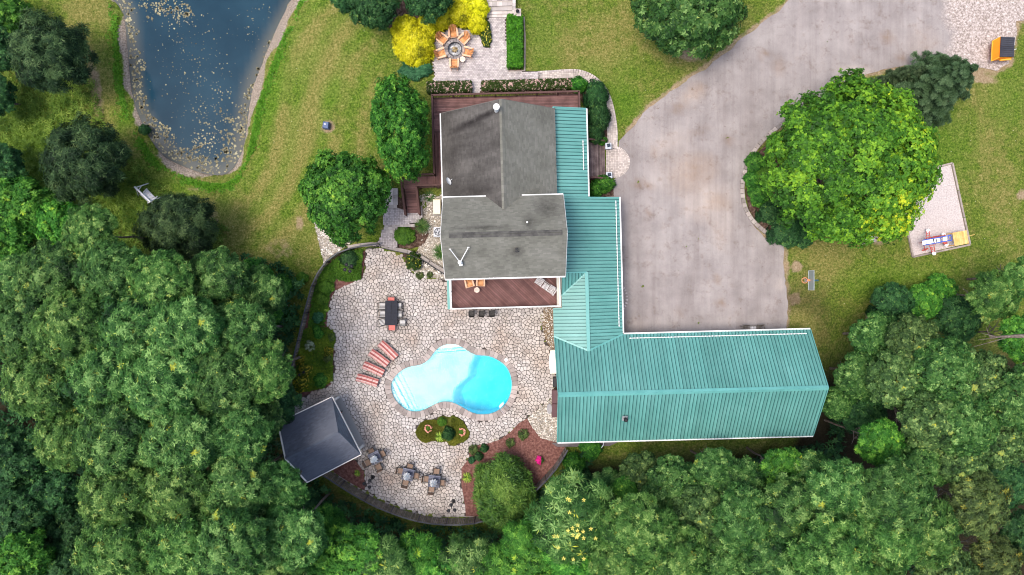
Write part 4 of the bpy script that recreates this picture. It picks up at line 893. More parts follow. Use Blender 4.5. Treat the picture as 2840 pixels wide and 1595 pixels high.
# ---- balcony
BZ=2.9
BM=M('balcony_stain',[(.095,.042,.036),(.14,.066,.058),(.18,.09,.08)],1.2,.75,.2,30,tint=.25,fine=.2,fscale=20)
bal=thing('balcony','balcony deck of diagonal red brown boards with a white railing above the pool patio','balcony',HF(-.5,-.2,0))
boards(bal,[(-5.0,-1.55),(3.85,-1.55),(3.85,1.3),(-5.0,1.3)],BZ,R(-45),pitch=.155,gap=.022,mat=BM)
frame(bal,[(-5.02,-1.6),(3.88,-1.6),(3.88,1.33),(-5.02,1.33)],BZ,h=.26,mat=DKD)
WR=M('white_rail',[(.7,.7,.68)],2,.5)
railing(bal,[HF(-5.0,1.2,BZ),HF(-5.0,-1.6,BZ),HF(3.86,-1.6,BZ),HF(3.86,1.2,BZ)],mp=WR,mb=DK,mt=WR,cap_w=.10,pw=.08,bw=.02,bal=.11)
q=MB(); q.slab([HF(-5.36,1.3,BZ-.1),HF(-5.36,-1.66,BZ-.1),HF(-5.06,-1.66,BZ+.0),HF(-5.06,1.3,BZ+.0)],(0,0,1),.03); q.build('side_trim',TEAL,bal)
for a in (-4.9,-1.9,1.0,3.7): q=MB(); q.box(HF(a,-1.5,BZ/2-.15),(.15,.15,BZ-.3),TH); q.build('support_post',WHT,bal,own=True)
# bar counter under the balcony edge with stools
bar=thing('bar_counter','dark stone bar counter tucked under the balcony edge','counter',HF(-2.7,-1.3,0))
q=MB(); q.bbox(HF(-2.7,-1.2,1.0),(3.4,.55,.06),TH,.01); q.build('counter_top',M('dark_stone',[(.02,.02,.022),(.05,.05,.05)],6,.3),bar); q=MB(); q.box(HF(-2.7,-1.1,.48),(3.0,.3,.96),TH); q.build('counter_base',FND,bar)
# ================================================================== PAVILION
pav=thing('pavilion','small open pavilion with a dark slate blue shingle gable roof at the patio corner','pavilion',(-15.9,-12.5,0))
A_,B_,C_,D_=Vector((-14.9,-9.08,2.7)),Vector((-12.5,-13.8,2.7)),Vector((-16.95,-16.1,2.7)),Vector((-19.35,-11.2,2.7))
E1=Vector((-13.9,-11.55,4.55)); W1=Vector((-18.13,-13.68,4.55)); ua=(C_-B_).normalized()
shingle_roof('shingle_roof',[A_,E1,W1,D_],ua,SHD,pav,course=.13,tab=.28); shingle_roof('shingle_roof',[B_,E1,W1,C_],ua,SHD,pav,course=.13,tab=.28)
shingle_roof('shingle_roof',[A_,B_,E1],(B_-A_).normalized(),SHD,pav,course=.13,tab=.28)
q=MB(); q.slab([D_-Vector((0,0,.12)),C_-Vector((0,0,.12)),W1-Vector((0,0,.12))],-ua,.05); q.build('gable_wall',SID,pav)
CRM=M('cream_fascia',[(.74,.68,.62),(.8,.74,.68)],2,.6)
for a,b_ in ((A_,B_),(B_,C_),(A_,D_),(C_,W1),(D_,W1)):
    q=MB(); q.beam(a-Vector((0,0,.07)),b_-Vector((0,0,.07)),.13,.16); q.build('fascia_board',CRM,pav)
q=MB()
for k in range(15): 
    t0=k/15; t1=(k+.96)/15; 
    for s_ in (-1,1):
        sd_=Vector((ua.y,-ua.x,0))*s_; p=E1.lerp(W1,t0); r_=E1.lerp(W1,t1); q.slab([p+Vector((0,0,.05)),r_+Vector((0,0,.045)),r_+sd_*.16+Vector((0,0,-.065)),p+sd_*.16+Vector((0,0,-.06))],(0,0,1),.012,random.random()*.5+.5)
q.build('ridge_shingles',SHD,pav,kind='stuff')
cen=(A_+B_+C_+D_)/4
for p in (A_,B_,C_,D_):
    p2=p.lerp(cen,.12); q=MB(); q.box((p2.x,p2.y,.35),(.18,.18,4.5),math.atan2(ua.y,ua.x)); q.build('post',WHT,pav)
q=MB(); pp=[tuple(p.lerp(cen,.04)[:2]) for p in (A_,B_,C_,D_)]; q.prism(pp,-2.2,.03); q.build('floor_slab',FND,pav)
q=MB(); c=cen+Vector((.3,.5,0)); 
tb_=thing('pavilion_bench','reddish cushioned chair half hidden at the pavilion front','chair',(*px0((941,1143)),0))
q=MB(); q.bbox((0,0,.42),(.55,.5,.12),0,.03); q.build('cushion',M('red_cloth',[(.35,.07,.06),(.5,.13,.11)],6,.9),tb_,local=True)
q=MB(); q.box((0,.26,.7),(.55,.06,.5)); [q.box((x_,y_,.2),(.04,.04,.4)) for x_ in (-.24,.24) for y_ in (-.22,.22)]; q.build('frame',DK,tb_,local=True); tb_.rotation_euler=(0,0,-.4)
# ================================================================== VEGETATION
def quads_mesh(name,Q,tint,mat):
    """Q: (n,4,3) quads"""
    nq=len(Q); me=bpy.data.meshes.new(name); me.vertices.add(nq*4); me.vertices.foreach_set('co',Q.astype(np.float32).ravel())
    me.loops.add(nq*4); me.loops.foreach_set('vertex_index',np.arange(nq*4)); me.polygons.add(nq); me.polygons.foreach_set('loop_start',np.arange(0,nq*4,4))
    a=me.attributes.new('tint','FLOAT','FACE'); a.data.foreach_set('value',np.clip(tint,0,1).astype(np.float32)); me.update()
    if mat: me.materials.append(mat)
    return me
def unit(v): return v/(np.linalg.norm(v,axis=-1,keepdims=True)+1e-9)
def rosettes(C,N,k,ln,wd,rs,droop=.15,jit=.35,base=0.0,shape=.45):
    """k pointed leaves radiating round each normal"""
    m_=len(C); N=unit(N); a=unit(np.cross(N,rs.randn(m_,3))); b_=np.cross(N,a)
    ph=(np.arange(k)[None,:]*2*PI/k+rs.rand(m_,1)*6.28+rs.randn(m_,k)*jit)[...,None]
    d=a[:,None]*np.cos(ph)+b_[:,None]*np.sin(ph); tilt=rs.uniform(-.25,.55,(m_,k,1)); d=unit(d+N[:,None]*tilt)
    L_=ln*rs.uniform(.7,1.2,(m_,k,1)); s=unit(np.cross(d,N[:,None]+.35*rs.randn(m_,k,3)))*wd*rs.uniform(.75,1.2,(m_,k,1))/2
    p0=C[:,None]+d*L_*base; mid=p0+d*L_*shape; tip=p0+d*L_-N[:,None]*0-np.array([0,0,1.])*droop*L_
    return np.stack([p0,mid+s,tip,mid-s],2).reshape(-1,4,3)
def lobes_on_dome(n_,R_,hz_,lr,rs,zmin=-.1,inner=.25):
    i=np.arange(n_)+.5; ph=i*2.39996+rs.rand()*6; zz=1-(1-zmin)*i/n_; rr=np.sqrt(np.clip(1-zz*zz,0,1))
    d=np.stack([rr*np.cos(ph),rr*np.sin(ph),zz],1)+rs.randn(n_,3)*.10; d=unit(d)
    k=rs.uniform(1-inner,1.06,(n_,1)); r_=lr*rs.uniform(.6,1.35,n_)
    c=d*k*np.array([R_,R_,hz_])*(1-lr/R_*.75); return c,d,r_
def crown(name,seed,R_=3.6,hz_=3.0,nl=60,lr=.95,per=60,k=7,ln=.33,wd=.1,tintf=None,zmin=-.15,mat=None,droop=.15,inner=.3,base=0,flat=.75,aniso=(1,1),shape=.45,gap=0,up=.6,star=0.0,nsp=7):
    rs=np.random.RandomState(seed); c,d,r_=lobes_on_dome(nl,R_,hz_,lr,rs,zmin,inner)
    if gap: keep=rs.rand(nl)>gap; c,d,r_=c[keep],d[keep],r_[keep]
    C=[];N=[];T=[]
    for i in range(len(c)):
        m_=int(per*(r_[i]/lr)**2)+4; q=unit(rs.randn(m_,3)+d[i]*.9+np.array([0,0,.35])); rad=r_[i]*rs.uniform(.3,1.3,(m_,1))
        if star: rad=rad*(1+star*np.cos(nsp*np.arctan2(q[:,1],q[:,0])+i)[:,None])
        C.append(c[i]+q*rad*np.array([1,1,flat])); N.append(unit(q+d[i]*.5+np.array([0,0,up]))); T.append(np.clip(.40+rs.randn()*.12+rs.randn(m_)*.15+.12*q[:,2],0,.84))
    C=np.concatenate(C);N=np.concatenate(N);T=np.concatenate(T); C[:,0]*=aniso[0]; C[:,1]*=aniso[1]
    if tintf: T=tintf(C,T,rs)
    Q=rosettes(C,N,k,ln,wd,rs,droop,base=base,shape=shape); TT=np.repeat(T,k)+rs.randn(len(T)*k)*.05
    return quads_mesh(name,Q,TT,mat)
def sprigs(frac,val,spread=.03):
    def f(C,T,rs):
        nb_=max(3,int(len(C)*frac/25)); idx=rs.choice(len(C),nb_)
        for i in idx: d=np.linalg.norm(C-C[i],axis=1); T=np.where(d<rs.uniform(.15,.42),val+rs.randn(len(T))*spread,T)
        return T
    return f
LG=leafmat('leaf_grey_green',[(.005,.026,.006),(.026,.085,.020),(.075,.17,.043),(.26,.40,.15),(.45,.45,.05)],posn=[0,.35,.6,.85,1])
LG2=leafmat('leaf_mid_green',[(.006,.03,.007),(.029,.095,.022),(.08,.185,.05),(.26,.41,.15),(.47,.44,.05)],posn=[0,.35,.6,.85,1])
LG3=leafmat('leaf_soft_green',[(.008,.026,.007),(.034,.078,.024),(.085,.155,.05),(.23,.33,.13),(.48,.44,.05)],posn=[0,.35,.6,.85,1])
LW=leafmat('leaf_warm_green',[(.008,.034,.007),(.037,.11,.022),(.10,.21,.05),(.28,.41,.14),(.48,.42,.04)],posn=[0,.35,.6,.85,1])
LB=leafmat('leaf_bright_green',[(.006,.036,.005),(.026,.12,.016),(.07,.22,.03),(.19,.40,.06),(.42,.55,.05)],posn=[0,.35,.6,.85,1])
LD=leafmat('leaf_dark_green',[(.004,.02,.008),(.014,.055,.02),(.034,.105,.036),(.09,.2,.07),(.3,.38,.05)],posn=[0,.35,.6,.85,1])
LM=leafmat('leaf_maple',[(.016,.05,.008),(.045,.13,.014),(.11,.24,.022),(.24,.40,.03),(.55,.55,.03)],posn=[0,.35,.6,.85,1])
LO=leafmat('leaf_olive',[(.012,.024,.008),(.045,.075,.025),(.105,.15,.05),(.24,.30,.11),(.52,.44,.04)],posn=[0,.35,.6,.85,1])
LP=leafmat('needle_dark',[(.003,.011,.004),(.009,.028,.010),(.026,.062,.02),(.085,.15,.05),(.14,.2,.08)],trans=.1,rough=.6)
LY=leafmat('leaf_golden',[(.10,.11,.004),(.42,.42,.008),(.68,.66,.012),(.85,.8,.03),(.9,.86,.10)],trans=.35)
LF=leafmat('leaf_plain_green',[(.012,.045,.006),(.045,.12,.012),(.09,.2,.022),(.16,.29,.035)])
BARK=M('bark',[(.06,.045,.035),(.14,.11,.09),(.22,.19,.16)],6,.95,.8,20)
def mosaic(C,T,rs):   # yellow patches on the outer side of the big maple
    a=sprigs(.025,.86,.05)(C,T,rs); e=ss(-2,4.5,C[:,0]-.3*C[:,1]); return np.clip(a+.16*e-.07+.22*ss(2.2,1.0,np.hypot(C[:,0]-1.6,C[:,1]+4.2)),0,1)
PR={}
def proto(key,fn):
    if key not in PR: PR[key]=fn()
    return PR[key]
SPEC={
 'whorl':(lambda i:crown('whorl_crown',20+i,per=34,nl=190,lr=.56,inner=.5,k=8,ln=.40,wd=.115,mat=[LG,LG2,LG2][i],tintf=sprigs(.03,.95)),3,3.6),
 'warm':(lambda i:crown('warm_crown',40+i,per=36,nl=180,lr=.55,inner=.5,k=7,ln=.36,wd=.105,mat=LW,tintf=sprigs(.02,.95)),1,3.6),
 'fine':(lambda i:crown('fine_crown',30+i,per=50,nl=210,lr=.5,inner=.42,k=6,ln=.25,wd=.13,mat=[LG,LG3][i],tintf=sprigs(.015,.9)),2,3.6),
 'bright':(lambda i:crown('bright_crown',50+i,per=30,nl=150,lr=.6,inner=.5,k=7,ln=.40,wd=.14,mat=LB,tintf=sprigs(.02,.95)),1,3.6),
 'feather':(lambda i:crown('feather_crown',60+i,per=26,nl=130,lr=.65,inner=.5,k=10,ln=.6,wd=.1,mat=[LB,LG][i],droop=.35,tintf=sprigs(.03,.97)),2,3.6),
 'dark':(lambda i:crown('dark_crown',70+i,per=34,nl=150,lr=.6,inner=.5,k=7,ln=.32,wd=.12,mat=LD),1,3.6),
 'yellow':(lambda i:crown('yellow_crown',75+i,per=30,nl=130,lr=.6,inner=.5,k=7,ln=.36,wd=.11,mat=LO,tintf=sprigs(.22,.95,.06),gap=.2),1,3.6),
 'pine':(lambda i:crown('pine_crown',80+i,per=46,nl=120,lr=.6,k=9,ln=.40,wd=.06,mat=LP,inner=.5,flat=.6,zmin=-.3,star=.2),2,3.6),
}
NTREE={}
def limb_mesh(h,R_,seed,z0=0):
    rnd=random.Random(seed); q=MB(); r0=.06+.022*R_; pts=[Vector((0,0,0))]; top=h
    for i in range(4): pts.append(Vector((rnd.uniform(-.15,.15)*(i+1),rnd.uniform(-.15,.15)*(i+1),top*(i+1)/4)))
    for i in range(4): q.tube(pts[i],pts[i+1],r0*(1-i*.2),r0*(1-(i+1)*.2),8)
    for i in range(9):
        a=rnd.uniform(0,6.28); s_=pts[2].lerp(pts[4],rnd.random()*.9); e=s_+Vector((math.cos(a)*R_*.5,math.sin(a)*R_*.5,R_*.2)); m_=s_.lerp(e,.5)+Vector((0,0,.2)); q.tube(s_,m_,r0*.42,r0*.3,6); q.tube(m_,e,r0*.3,r0*.1,6)
        for j in range(2): e2=m_+Vector((rnd.uniform(-1,1),rnd.uniform(-1,1),.5))*R_*.25; q.tube(m_,e2,r0*.2,.02,5)
    return q
def tree(sp,px,py,rpx,zc,label,group=None,cat='tree',name=None,meshes=None,RR=None,hs=1.0,rz=None,ground=None):
    fn,cnt,R0=SPEC[sp]; i=NTREE.get(sp,0); NTREE[sp]=i+1; me=proto((sp,i%cnt),lambda:fn(i%cnt))
    c=P(px,py,zc); rad=rpx/PXM*(HC-zc)/HC; s=rad/R0/(1.19 if group else 1.07)
    g=hz(c.x,c.y) if ground is None else ground
    if group: zc+=random.uniform(-1.2,.9)
    t=thing(name or 'tree',label,cat,(c.x,c.y,g),0,group)
    k=limb_mesh(zc-g,rad,i); k.build('trunk',BARK,t,local=True)
    o=raw('crown',me,None,t,(0,0,zc-g)); o.scale=(s,s,s*hs); o.rotation_euler=(0,0,random.uniform(0,6.28) if rz is None else rz); return t
FG_L='broadleaf trees of the lower left woods'; FG_R='broadleaf trees of the lower right woods'; FG_B='trees along the bottom edge'; FG_E='trees at the right edge'
def DT(sp,x,y,r,zc,label,group=None,**k): return tree(sp,x*1.1025,y*1.1025,r*1.1025,zc,label,group,**k)
# individual garden trees
maple=crown('maple_crown',5,R_=6.2,hz_=4.6,nl=330,lr=.72,per=78,k=5,ln=.22,wd=.15,mat=LM,tintf=mosaic,inner=.34,shape=.5,droop=.1)
SPEC['maple']=(lambda i:maple,1,6.2); tree('maple',2350,452,244,6.6,'huge round lime green maple in the kerbed bed beside the driveway',rz=0)
m2=crown('small_maple_crown',6,R_=3.4,hz_=2.9,nl=120,lr=.55,per=75,k=5,ln=.22,wd=.14,mat=LB,inner=.35,shape=.5,tintf=lambda C,T,rs:np.clip(T-.1+.14*ss(1.8,.5,np.hypot(C[:,0]+.4,C[:,1]-.2)),0,.86))
SPEC['maple2']=(lambda i:m2,1,3.4); tree('maple2',958,546,128,6.0,'round bright green maple left of the deck stairs',rz=0)
m3=crown('oval_crown',7,R_=3.2,hz_=3.4,nl=170,lr=.5,per=70,k=6,ln=.2,wd=.10,mat=LB,inner=.4,aniso=(.84,1.55),tintf=lambda C,T,rs:sprigs(.03,.9)(C,T-.05,rs))
SPEC['oval']=(lambda i:m3,1,3.2); tree('oval',1112,352,98,6.2,'tall oval light green tree against the left side of the deck',rz=.12,hs=1.15)
DT('dark',938,12,66,4.4,'dark green tree cut by the top edge left of the brown mulch',rz=1)
DT('dark',1078,0,60,4.4,'dark green tree above the golden shrubs at the top edge',rz=2)
DT('fine',1735,12,138,5.5,'dense dark green tree at the top edge between lawn and driveway',hs=.9)
DT('dark',870,-18,50,4.0,'small dark tree tip at the top edge nearest the pond')
for x,y,r,zc,lb in ((132,134,104,4.0,'dark pine highest up on the bank left of the pond'),(218,408,110,4.2,'dark pine in the middle of the row left of the pond'),(452,574,98,4.0,'dark bushy pine just below the white lawn swing')):
    DT('pine',x,y,r,zc,lb,hs=1.15)
# conifer right of maple: layered radial branches
def conifer_mesh(name,seed,R_,h,mat,nbr=13,layers=9):
    rs=np.random.RandomState(seed); C=[];N=[];T=[]
    for L_ in range(layers):
        t=L_/(layers-1); rad=R_*(1-t)**.8+.1; z=h*t
        for b_ in range(max(4,int(nbr*(1-.5*t)))):
            a=rs.rand()*6.28; rr=rad*rs.uniform(.75,1.12); m_=int(64*rr)+6; u=rs.rand(m_)**.7; w_=.5*rr*(1.1-u)*rs.uniform(-1,1,m_)*.8
            x=u*rr*math.cos(a)-w_*math.sin(a); y=u*rr*math.sin(a)+w_*math.cos(a); zz=z-.12*u*rr+.15*u*u*rr+rs.randn(m_)*.04
            C.append(np.stack([x,y,zz],1)); nn_=np.tile([math.cos(a)*.8,math.sin(a)*.8,1.0],(m_,1)); N.append(nn_+rs.randn(m_,3)*.2); T.append(.25+.45*u+rs.randn(m_)*.12+rs.randn()*.08)
    C=np.concatenate(C);N=np.concatenate(N);T=np.concatenate(T); return quads_mesh(name,rosettes(C,N,6,.2,.045,rs,.05),np.repeat(T,6),mat)
LS=leafmat('needle_blue_green',[(.008,.024,.008),(.024,.058,.02),(.055,.11,.045),(.11,.18,.08)],trans=.1)
cm=conifer_mesh('conifer_branches',3,2.9,6.0,LS,20,11)
def conifer(px,py,s,zb,label,rz=0,sz=1,mesh=None,group=None):
    p=P(px,py); t=thing('conifer',label,'tree',p,0,group); q=MB(); q.tube((0,0,0),(0,0,(6.0 if mesh is None else 3.2)*s*sz),.15*s if mesh is None else .05,.02,8); q.build('trunk',BARK,t,local=True)
    o=raw('branches',mesh or cm,None,t,(0,0,zb)); o.scale=(s,s,s*sz); o.rotation_euler=(0,0,rz); return t
conifer(2545,262,1.08,.7,'broad blue green spruce behind the upper right of the big maple')
cs=conifer_mesh('young_spruce_branches',4,1.0,3.2,leafmat('needle_spruce',[(.008,.02,.008),(.025,.05,.02),(.05,.085,.035),(.08,.12,.05)],trans=.1),9,10)
for x,y,s,lb in ((2468,222,.8,'slim young spruce at the driveway edge, the leftmost of three'),(2492,226,.9,'slim young spruce in the middle of the three by the driveway'),(2528,215,.85,'slim young spruce nearest the broad blue green one'),(2415,238,.6,'small spruce tip poking out beside the top of the big maple'),(2372,243,.5,'smallest spruce shoot at the driveway curve')):
    conifer(x,y,s,.2,lb,mesh=cs,sz=1.2)
# woods, lower left
WL=[('bright',20,40,60,2.2,'bright green thicket tree in the top left corner'),('dark',0,120,60,2.5,'dark thicket tree on the left edge below the corner'),('dark',-12,240,55,2.5,'dark thicket tree on the left edge beside the upper pine'),('dark',5,420,60,2.2,'dark shrubby tree on the left edge level with the pond tip'),('bright',60,520,80,2.4,'bright green shrubby tree at the left edge above the woods'),('bright',150,560,62,2.4,'yellow green shrubby tree left of the grey green tree tip'),('bright',20,600,70,2.6,'fresh green shrubby tree at the left edge where the woods begin')]
for a in WL: DT(a[0],*a[1:5],a[5])
whl=[(245,585,78,7),(130,690,105,8),(20,720,90,7),(290,690,100,9),(420,705,90,9),(545,700,92,8.5),(640,735,76,7.5),(60,830,110,9),(190,830,110,10),(330,830,115,10.5),(470,830,105,10.5),(600,840,100,9.5),(90,960,115,10),(250,960,120,11),(400,970,120,11.5),(540,960,110,11),(655,930,95,9.5)]
nm=['topmost grey green treetop of the woods, pointing at the lawn','treetop at the upper left of the woods','treetop on the left edge at the top of the woods','second row treetop under the topmost one','treetop left of the dark bushy pine','treetop directly below the dark bushy pine','treetop nearest the planting bed fence','broad treetop on the left edge, second row','broad treetop left of the yellow leaved sprigs','treetop carrying yellow leaved sprigs in the middle of the woods','treetop right of the yellow leaved sprigs','treetop level with the long black dining table','pale treetop on the left edge level with the loungers','large treetop in the heart of the woods','large treetop left of the pavilion, upper row','pale tipped treetop straight left of the loungers','pale tipped treetop hugging the fence above the pavilion']
for i,((x,y,r,z),s_) in enumerate(zip(whl,nm)): DT('whorl' if i%4 else 'warm',x,y,r,z,('grey green ' if i else '')+s_ if i else s_,FG_L,hs=.85)
wl2=[('warm',150,1110,95,9.5,'warm green feathery treetop sticking out over the dark gap'),('whorl',300,1100,115,11,'light tipped treetop right of the warm feathery one'),('whorl',440,1110,115,11.5,'light tipped treetop left of the pavilion roof corner'),('whorl',580,1100,105,10.5,'treetop almost touching the pavilion roof corner'),('whorl',650,1060,70,8,'smaller treetop above the pavilion roof corner'),('warm',300,1240,110,11,'yellow green treetop beside the dark hollow'),('warm',440,1250,115,11.5,'yellow green treetop left below the pavilion'),('whorl',580,1240,115,11,'light green treetop left of the pavilion base'),('whorl',700,1230,85,8.5,'treetop tucked under the pavilion roof tip'),('warm',310,1380,110,11,'yellow green treetop near the bottom left'),('warm',450,1390,120,12,'big yellow green treetop at the bottom left'),('whorl',590,1370,115,11.5,'light green treetop at the bottom, left of the green gap'),('whorl',730,1350,100,10,'light green treetop below the pavilion tip'),('warm',680,1450,100,10,'yellow tinged treetop cut by the bottom edge below the pavilion'),('warm',380,1480,110,11,'yellow tinged treetop cut by the bottom edge further left')]
for a in wl2: DT(a[0],*a[1:5],a[5],FG_L,hs=.85)
for a in [('dark',40,1150,90,4,'dark sunken treetop at the left edge in the gap'),('dark',140,1240,80,3.6,'dark treetop deep in the gap of the lower left woods'),('dark',60,1300,80,5,'dark green treetop at the left edge under the gap'),('dark',190,1350,80,4,'dark shaded treetop below the gap'),('bright',60,1410,80,7,'mid green treetop in the bottom left corner'),('dark',170,1440,70,6,'dark treetop at the bottom edge near the left corner'),('dark',700,1010,60,3,'dark low tree squeezed between the fence and the woods'),('dark',760,1270,50,1.5,'dark low tree below the pavilion roof tip')]: DT(*a[:5],a[5])
# bottom edge
for a in [('feather',812,1325,60,2.2,'dark lower tree right of the yellow green ones'),('bright',895,1398,90,5,'bright vine covered tree at the bottom beneath the curved fence'),('bright',820,1420,80,5,'bright green tree cut by the bottom edge left of the vine covered one'),('feather',960,1440,90,5,'feathery leaved tree at the bottom edge, left of centre'),('feather',1055,1420,84,4,'feathery leaved tree right below the curved fence'),('feather',1175,1425,82,4.5,'feathery leaved tree below the big rounded evergreen'),('bright',1120,1470,80,5,'small bright tree at the bottom edge centre'),('feather',1260,1460,90,5,'feathery green tree at the bottom edge right of centre')]: DT(*a[:5],a[5],hs=.8)
LFW=M('catalpa_flower',[(.7,.62,.12)],1)
# lower right woods
t_=DT('feather',1440,1305,112,6.5,'large feathery tree dotted with small yellow blossoms',hs=.8)
fl=MB(); rs=random.Random(5)
for _ in range(24):
    a=rs.uniform(0,6.28); r_=2.4*rs.random(); x_,y_=r_*math.cos(a),r_*math.sin(a); z_=2.75*math.sqrt(max(.05,1-(r_/3.6)**2))
    for j in range(5): ph=j*1.256; fl.add([(x_,y_,z_+.15),(x_+.11*math.cos(ph),y_+.11*math.sin(ph),z_+.2),(x_+.17*math.cos(ph+.3),y_+.17*math.sin(ph+.3),z_+.17),(x_+.1*math.cos(ph+.6),y_+.1*math.sin(ph+.6),z_+.19)],[(0,1,2,3)])
o=fl.build('blossoms',LFW,t_,local=True); o.location=(0,0,6.5-t_.location.z)
wr=[('feather',1325,1365,78,5,'feathery green tree between the rounded evergreen and the blossoming tree'),('feather',1530,1205,50,3,'leafy sumac like tree below the hose at the garage corner'),('dark',1470,1195,30,.6,'low dark tree outside the curved fence end'),('bright',1570,1225,40,4,'small lime leaved treetop below the garage corner'),('fine',1620,1190,72,5,'dark leaved treetop right of the lime one'),('fine',1700,1215,85,7,'dark treetop below the middle of the garage'),('whorl',1790,1165,70,6,'treetop touching the lawn strip behind the garage'),('whorl',1880,1210,85,8,'green treetop beneath the garage, right of its middle'),('bright',1960,1165,70,7,'light green treetop nearest the garage roof end'),('whorl',2040,1190,80,8,'treetop below the right end of the garage'),('warm',1600,1330,110,9,'olive tipped treetop right of the blossoming tree'),('warm',1700,1400,105,9,'olive tipped treetop near the bottom edge'),('warm',1560,1430,90,8,'olive tree cut by the bottom edge'),('fine',1760,1290,90,7,'dark green treetop in the middle of the lower right woods'),('fine',1830,1390,95,7,'shaded green treetop at the bottom edge'),('bright',1330,1420,85,5,'vine hung tree at the bottom edge beneath the feathery ones'),('feather',1430,1400,90,5.5,'green tree under the blossoming one'),('whorl',1880,1310,100,9.5,'broad treetop in the centre of the lower right woods'),('whorl',2000,1290,105,10.5,'broad treetop below the garage end'),('whorl',2120,1250,105,11,'pale tipped treetop right below the garage end'),('bright',2225,1120,70,9,'fresh light green treetop jutting up near the garage'),('whorl',2240,1240,105,11,'pale tipped treetop below the fresh green one'),('whorl',1960,1420,100,10.5,'treetop on the bottom edge right of the shaded one'),('warm',2090,1390,115,12,'big light treetop at the bottom'),('warm',2230,1370,115,12,'big light treetop at the bottom, right hand one'),('warm',2160,1470,110,11.5,'light treetop cut by the bottom edge'),('warm',2340,1350,105,11,'light treetop left of the yellowing tree'),('fine',2380,1450,90,8,'treetop at the bottom edge right of the light ones'),('yellow',2440,1260,100,8,'sparse yellowing tree with bare twigs in the lower right'),('yellow',2500,1420,90,7,'yellow green tree in the bottom right corner'),('dark',2550,1220,80,6,'dark green tree at the right edge above the yellowing one'),('dark',2560,1330,70,5,'dark green tree at the right edge beside the yellowing one')]
for a in wr: DT(a[0],a[1],a[2]+(16 if a[2]<1225 and a[1]<2100 else 0),a[3],a[4],a[5],FG_R,hs=.85)
we=[('dark',2228,760,58,3,'dark bushy tree at the corner of the right hand lawn'),('bright',2305,760,52,2.6,'green vine covered tree along the lawn edge'),('bright',2380,740,58,3,'bright green tree along the lawn edge below the play area'),('dark',2430,800,70,4,'dark tree behind the lawn edge hedge'),('warm',2500,745,75,7,'light yellow green tree at the lawn edge, far right'),('warm',2560,700,60,7,'light yellow green tree on the right border'),('bright',2555,850,70,7,'lime green tree on the right border'),('fine',2200,850,72,5,'grey green treetop nearest the garage end lawn'),('fine',2290,860,80,7,'grey green treetop right of the nearest one'),('fine',2180,950,72,6.5,'grey green treetop beside the garage roof end'),('fine',2270,960,90,8.5,'large grey green treetop right of the garage'),('fine',2380,930,95,9,'large grey green treetop in the right woods'),('fine',2480,960,95,9.5,'large grey green treetop nearer the right border'),('fine',2560,1000,90,9.5,'grey green treetop on the right border'),('fine',2340,1060,90,9,'olive grey treetop above the fresh green one'),('fine',2440,1070,95,9.5,'olive grey treetop with bare twigs showing'),('fine',2530,1110,85,8.5,'olive treetop at the right border below the others'),('fine',2335,1165,78,7.5,'grey green treetop filling the hollow behind the fresh green one'),('dark',2300,1110,50,4,'dark low tree right of the fresh green one'),('fine',2420,1160,80,8,'grey green treetop above the sparse yellowing tree'),('dark',2180,1050,62,4,'dark low tree between the garage end and the woods'),('fine',2120,1020,50,4.5,'small grey green tree leaning towards the garage end')]
for a in we: DT(a[0],*a[1:5],a[5],FG_E,hs=.85)
# dead limbs
for a,b_,z,lb in (((2580,845),(2490,848),9,'bare grey dead trunk lying across the trees at the right edge'),):
    q=MB(); q.tube(P(a[0]*1.1025,a[1]*1.1025,z),P(b_[0]*1.1025,b_[1]*1.1025,z-1),.16,.05,8); e=P(b_[0]*1.1025,b_[1]*1.1025,z-1); 
    for j in range(4): q.tube(e.lerp(P(a[0]*1.1025,a[1]*1.1025,z),.2*j),e+Vector((-.5-.3*j,.8-.5*j,.3)),.04,.015,5)
    q.build('dead_trunk',BARK,label=lb,cat='dead tree')
# ---- shrubs
def shrub_mesh(name,seed,mat,R_=1.0,hz_=.8,nl=16,lr=.4,per=60,k=6,ln=.16,wd=.06,zmin=-.3,tintf=None,aniso=(1,1)):
    return crown(name,seed,R_,hz_,nl,lr,per,k,ln,wd,mat=mat,zmin=zmin,tintf=tintf,aniso=aniso,inner=.35)
def shrub(me,px,py,rx,ry=None,h=1.0,label='',name='shrub',cat='shrub',rz=0,group=None,zb=None,R0=1.0):
    ry=ry or rx; p=P(px,py) if zb is None else P(px,py,zb); zc=h*.42; s=(rx/PXM/R0,ry/PXM/R0,h/1.2/R0)
    t=thing(name,label,cat,p,rz,group); q=MB()
    for j in range(4): a=j*1.57+.4; q.tube((0,0,0),(.35*rx/PXM*math.cos(a),.35*ry/PXM*math.sin(a),h*.6),.03,.012,5)
    q.build('stems',BARK,t,local=True); o=raw('foliage',me,None,t,(0,0,zc)); o.scale=s; return t
gold=shrub_mesh('golden_foliage',101,LY,R_=1.5,hz_=1.1,nl=70,lr=.34,per=34,k=7,ln=.24,wd=.07)
GG='golden shrubs round the fire pit patio'
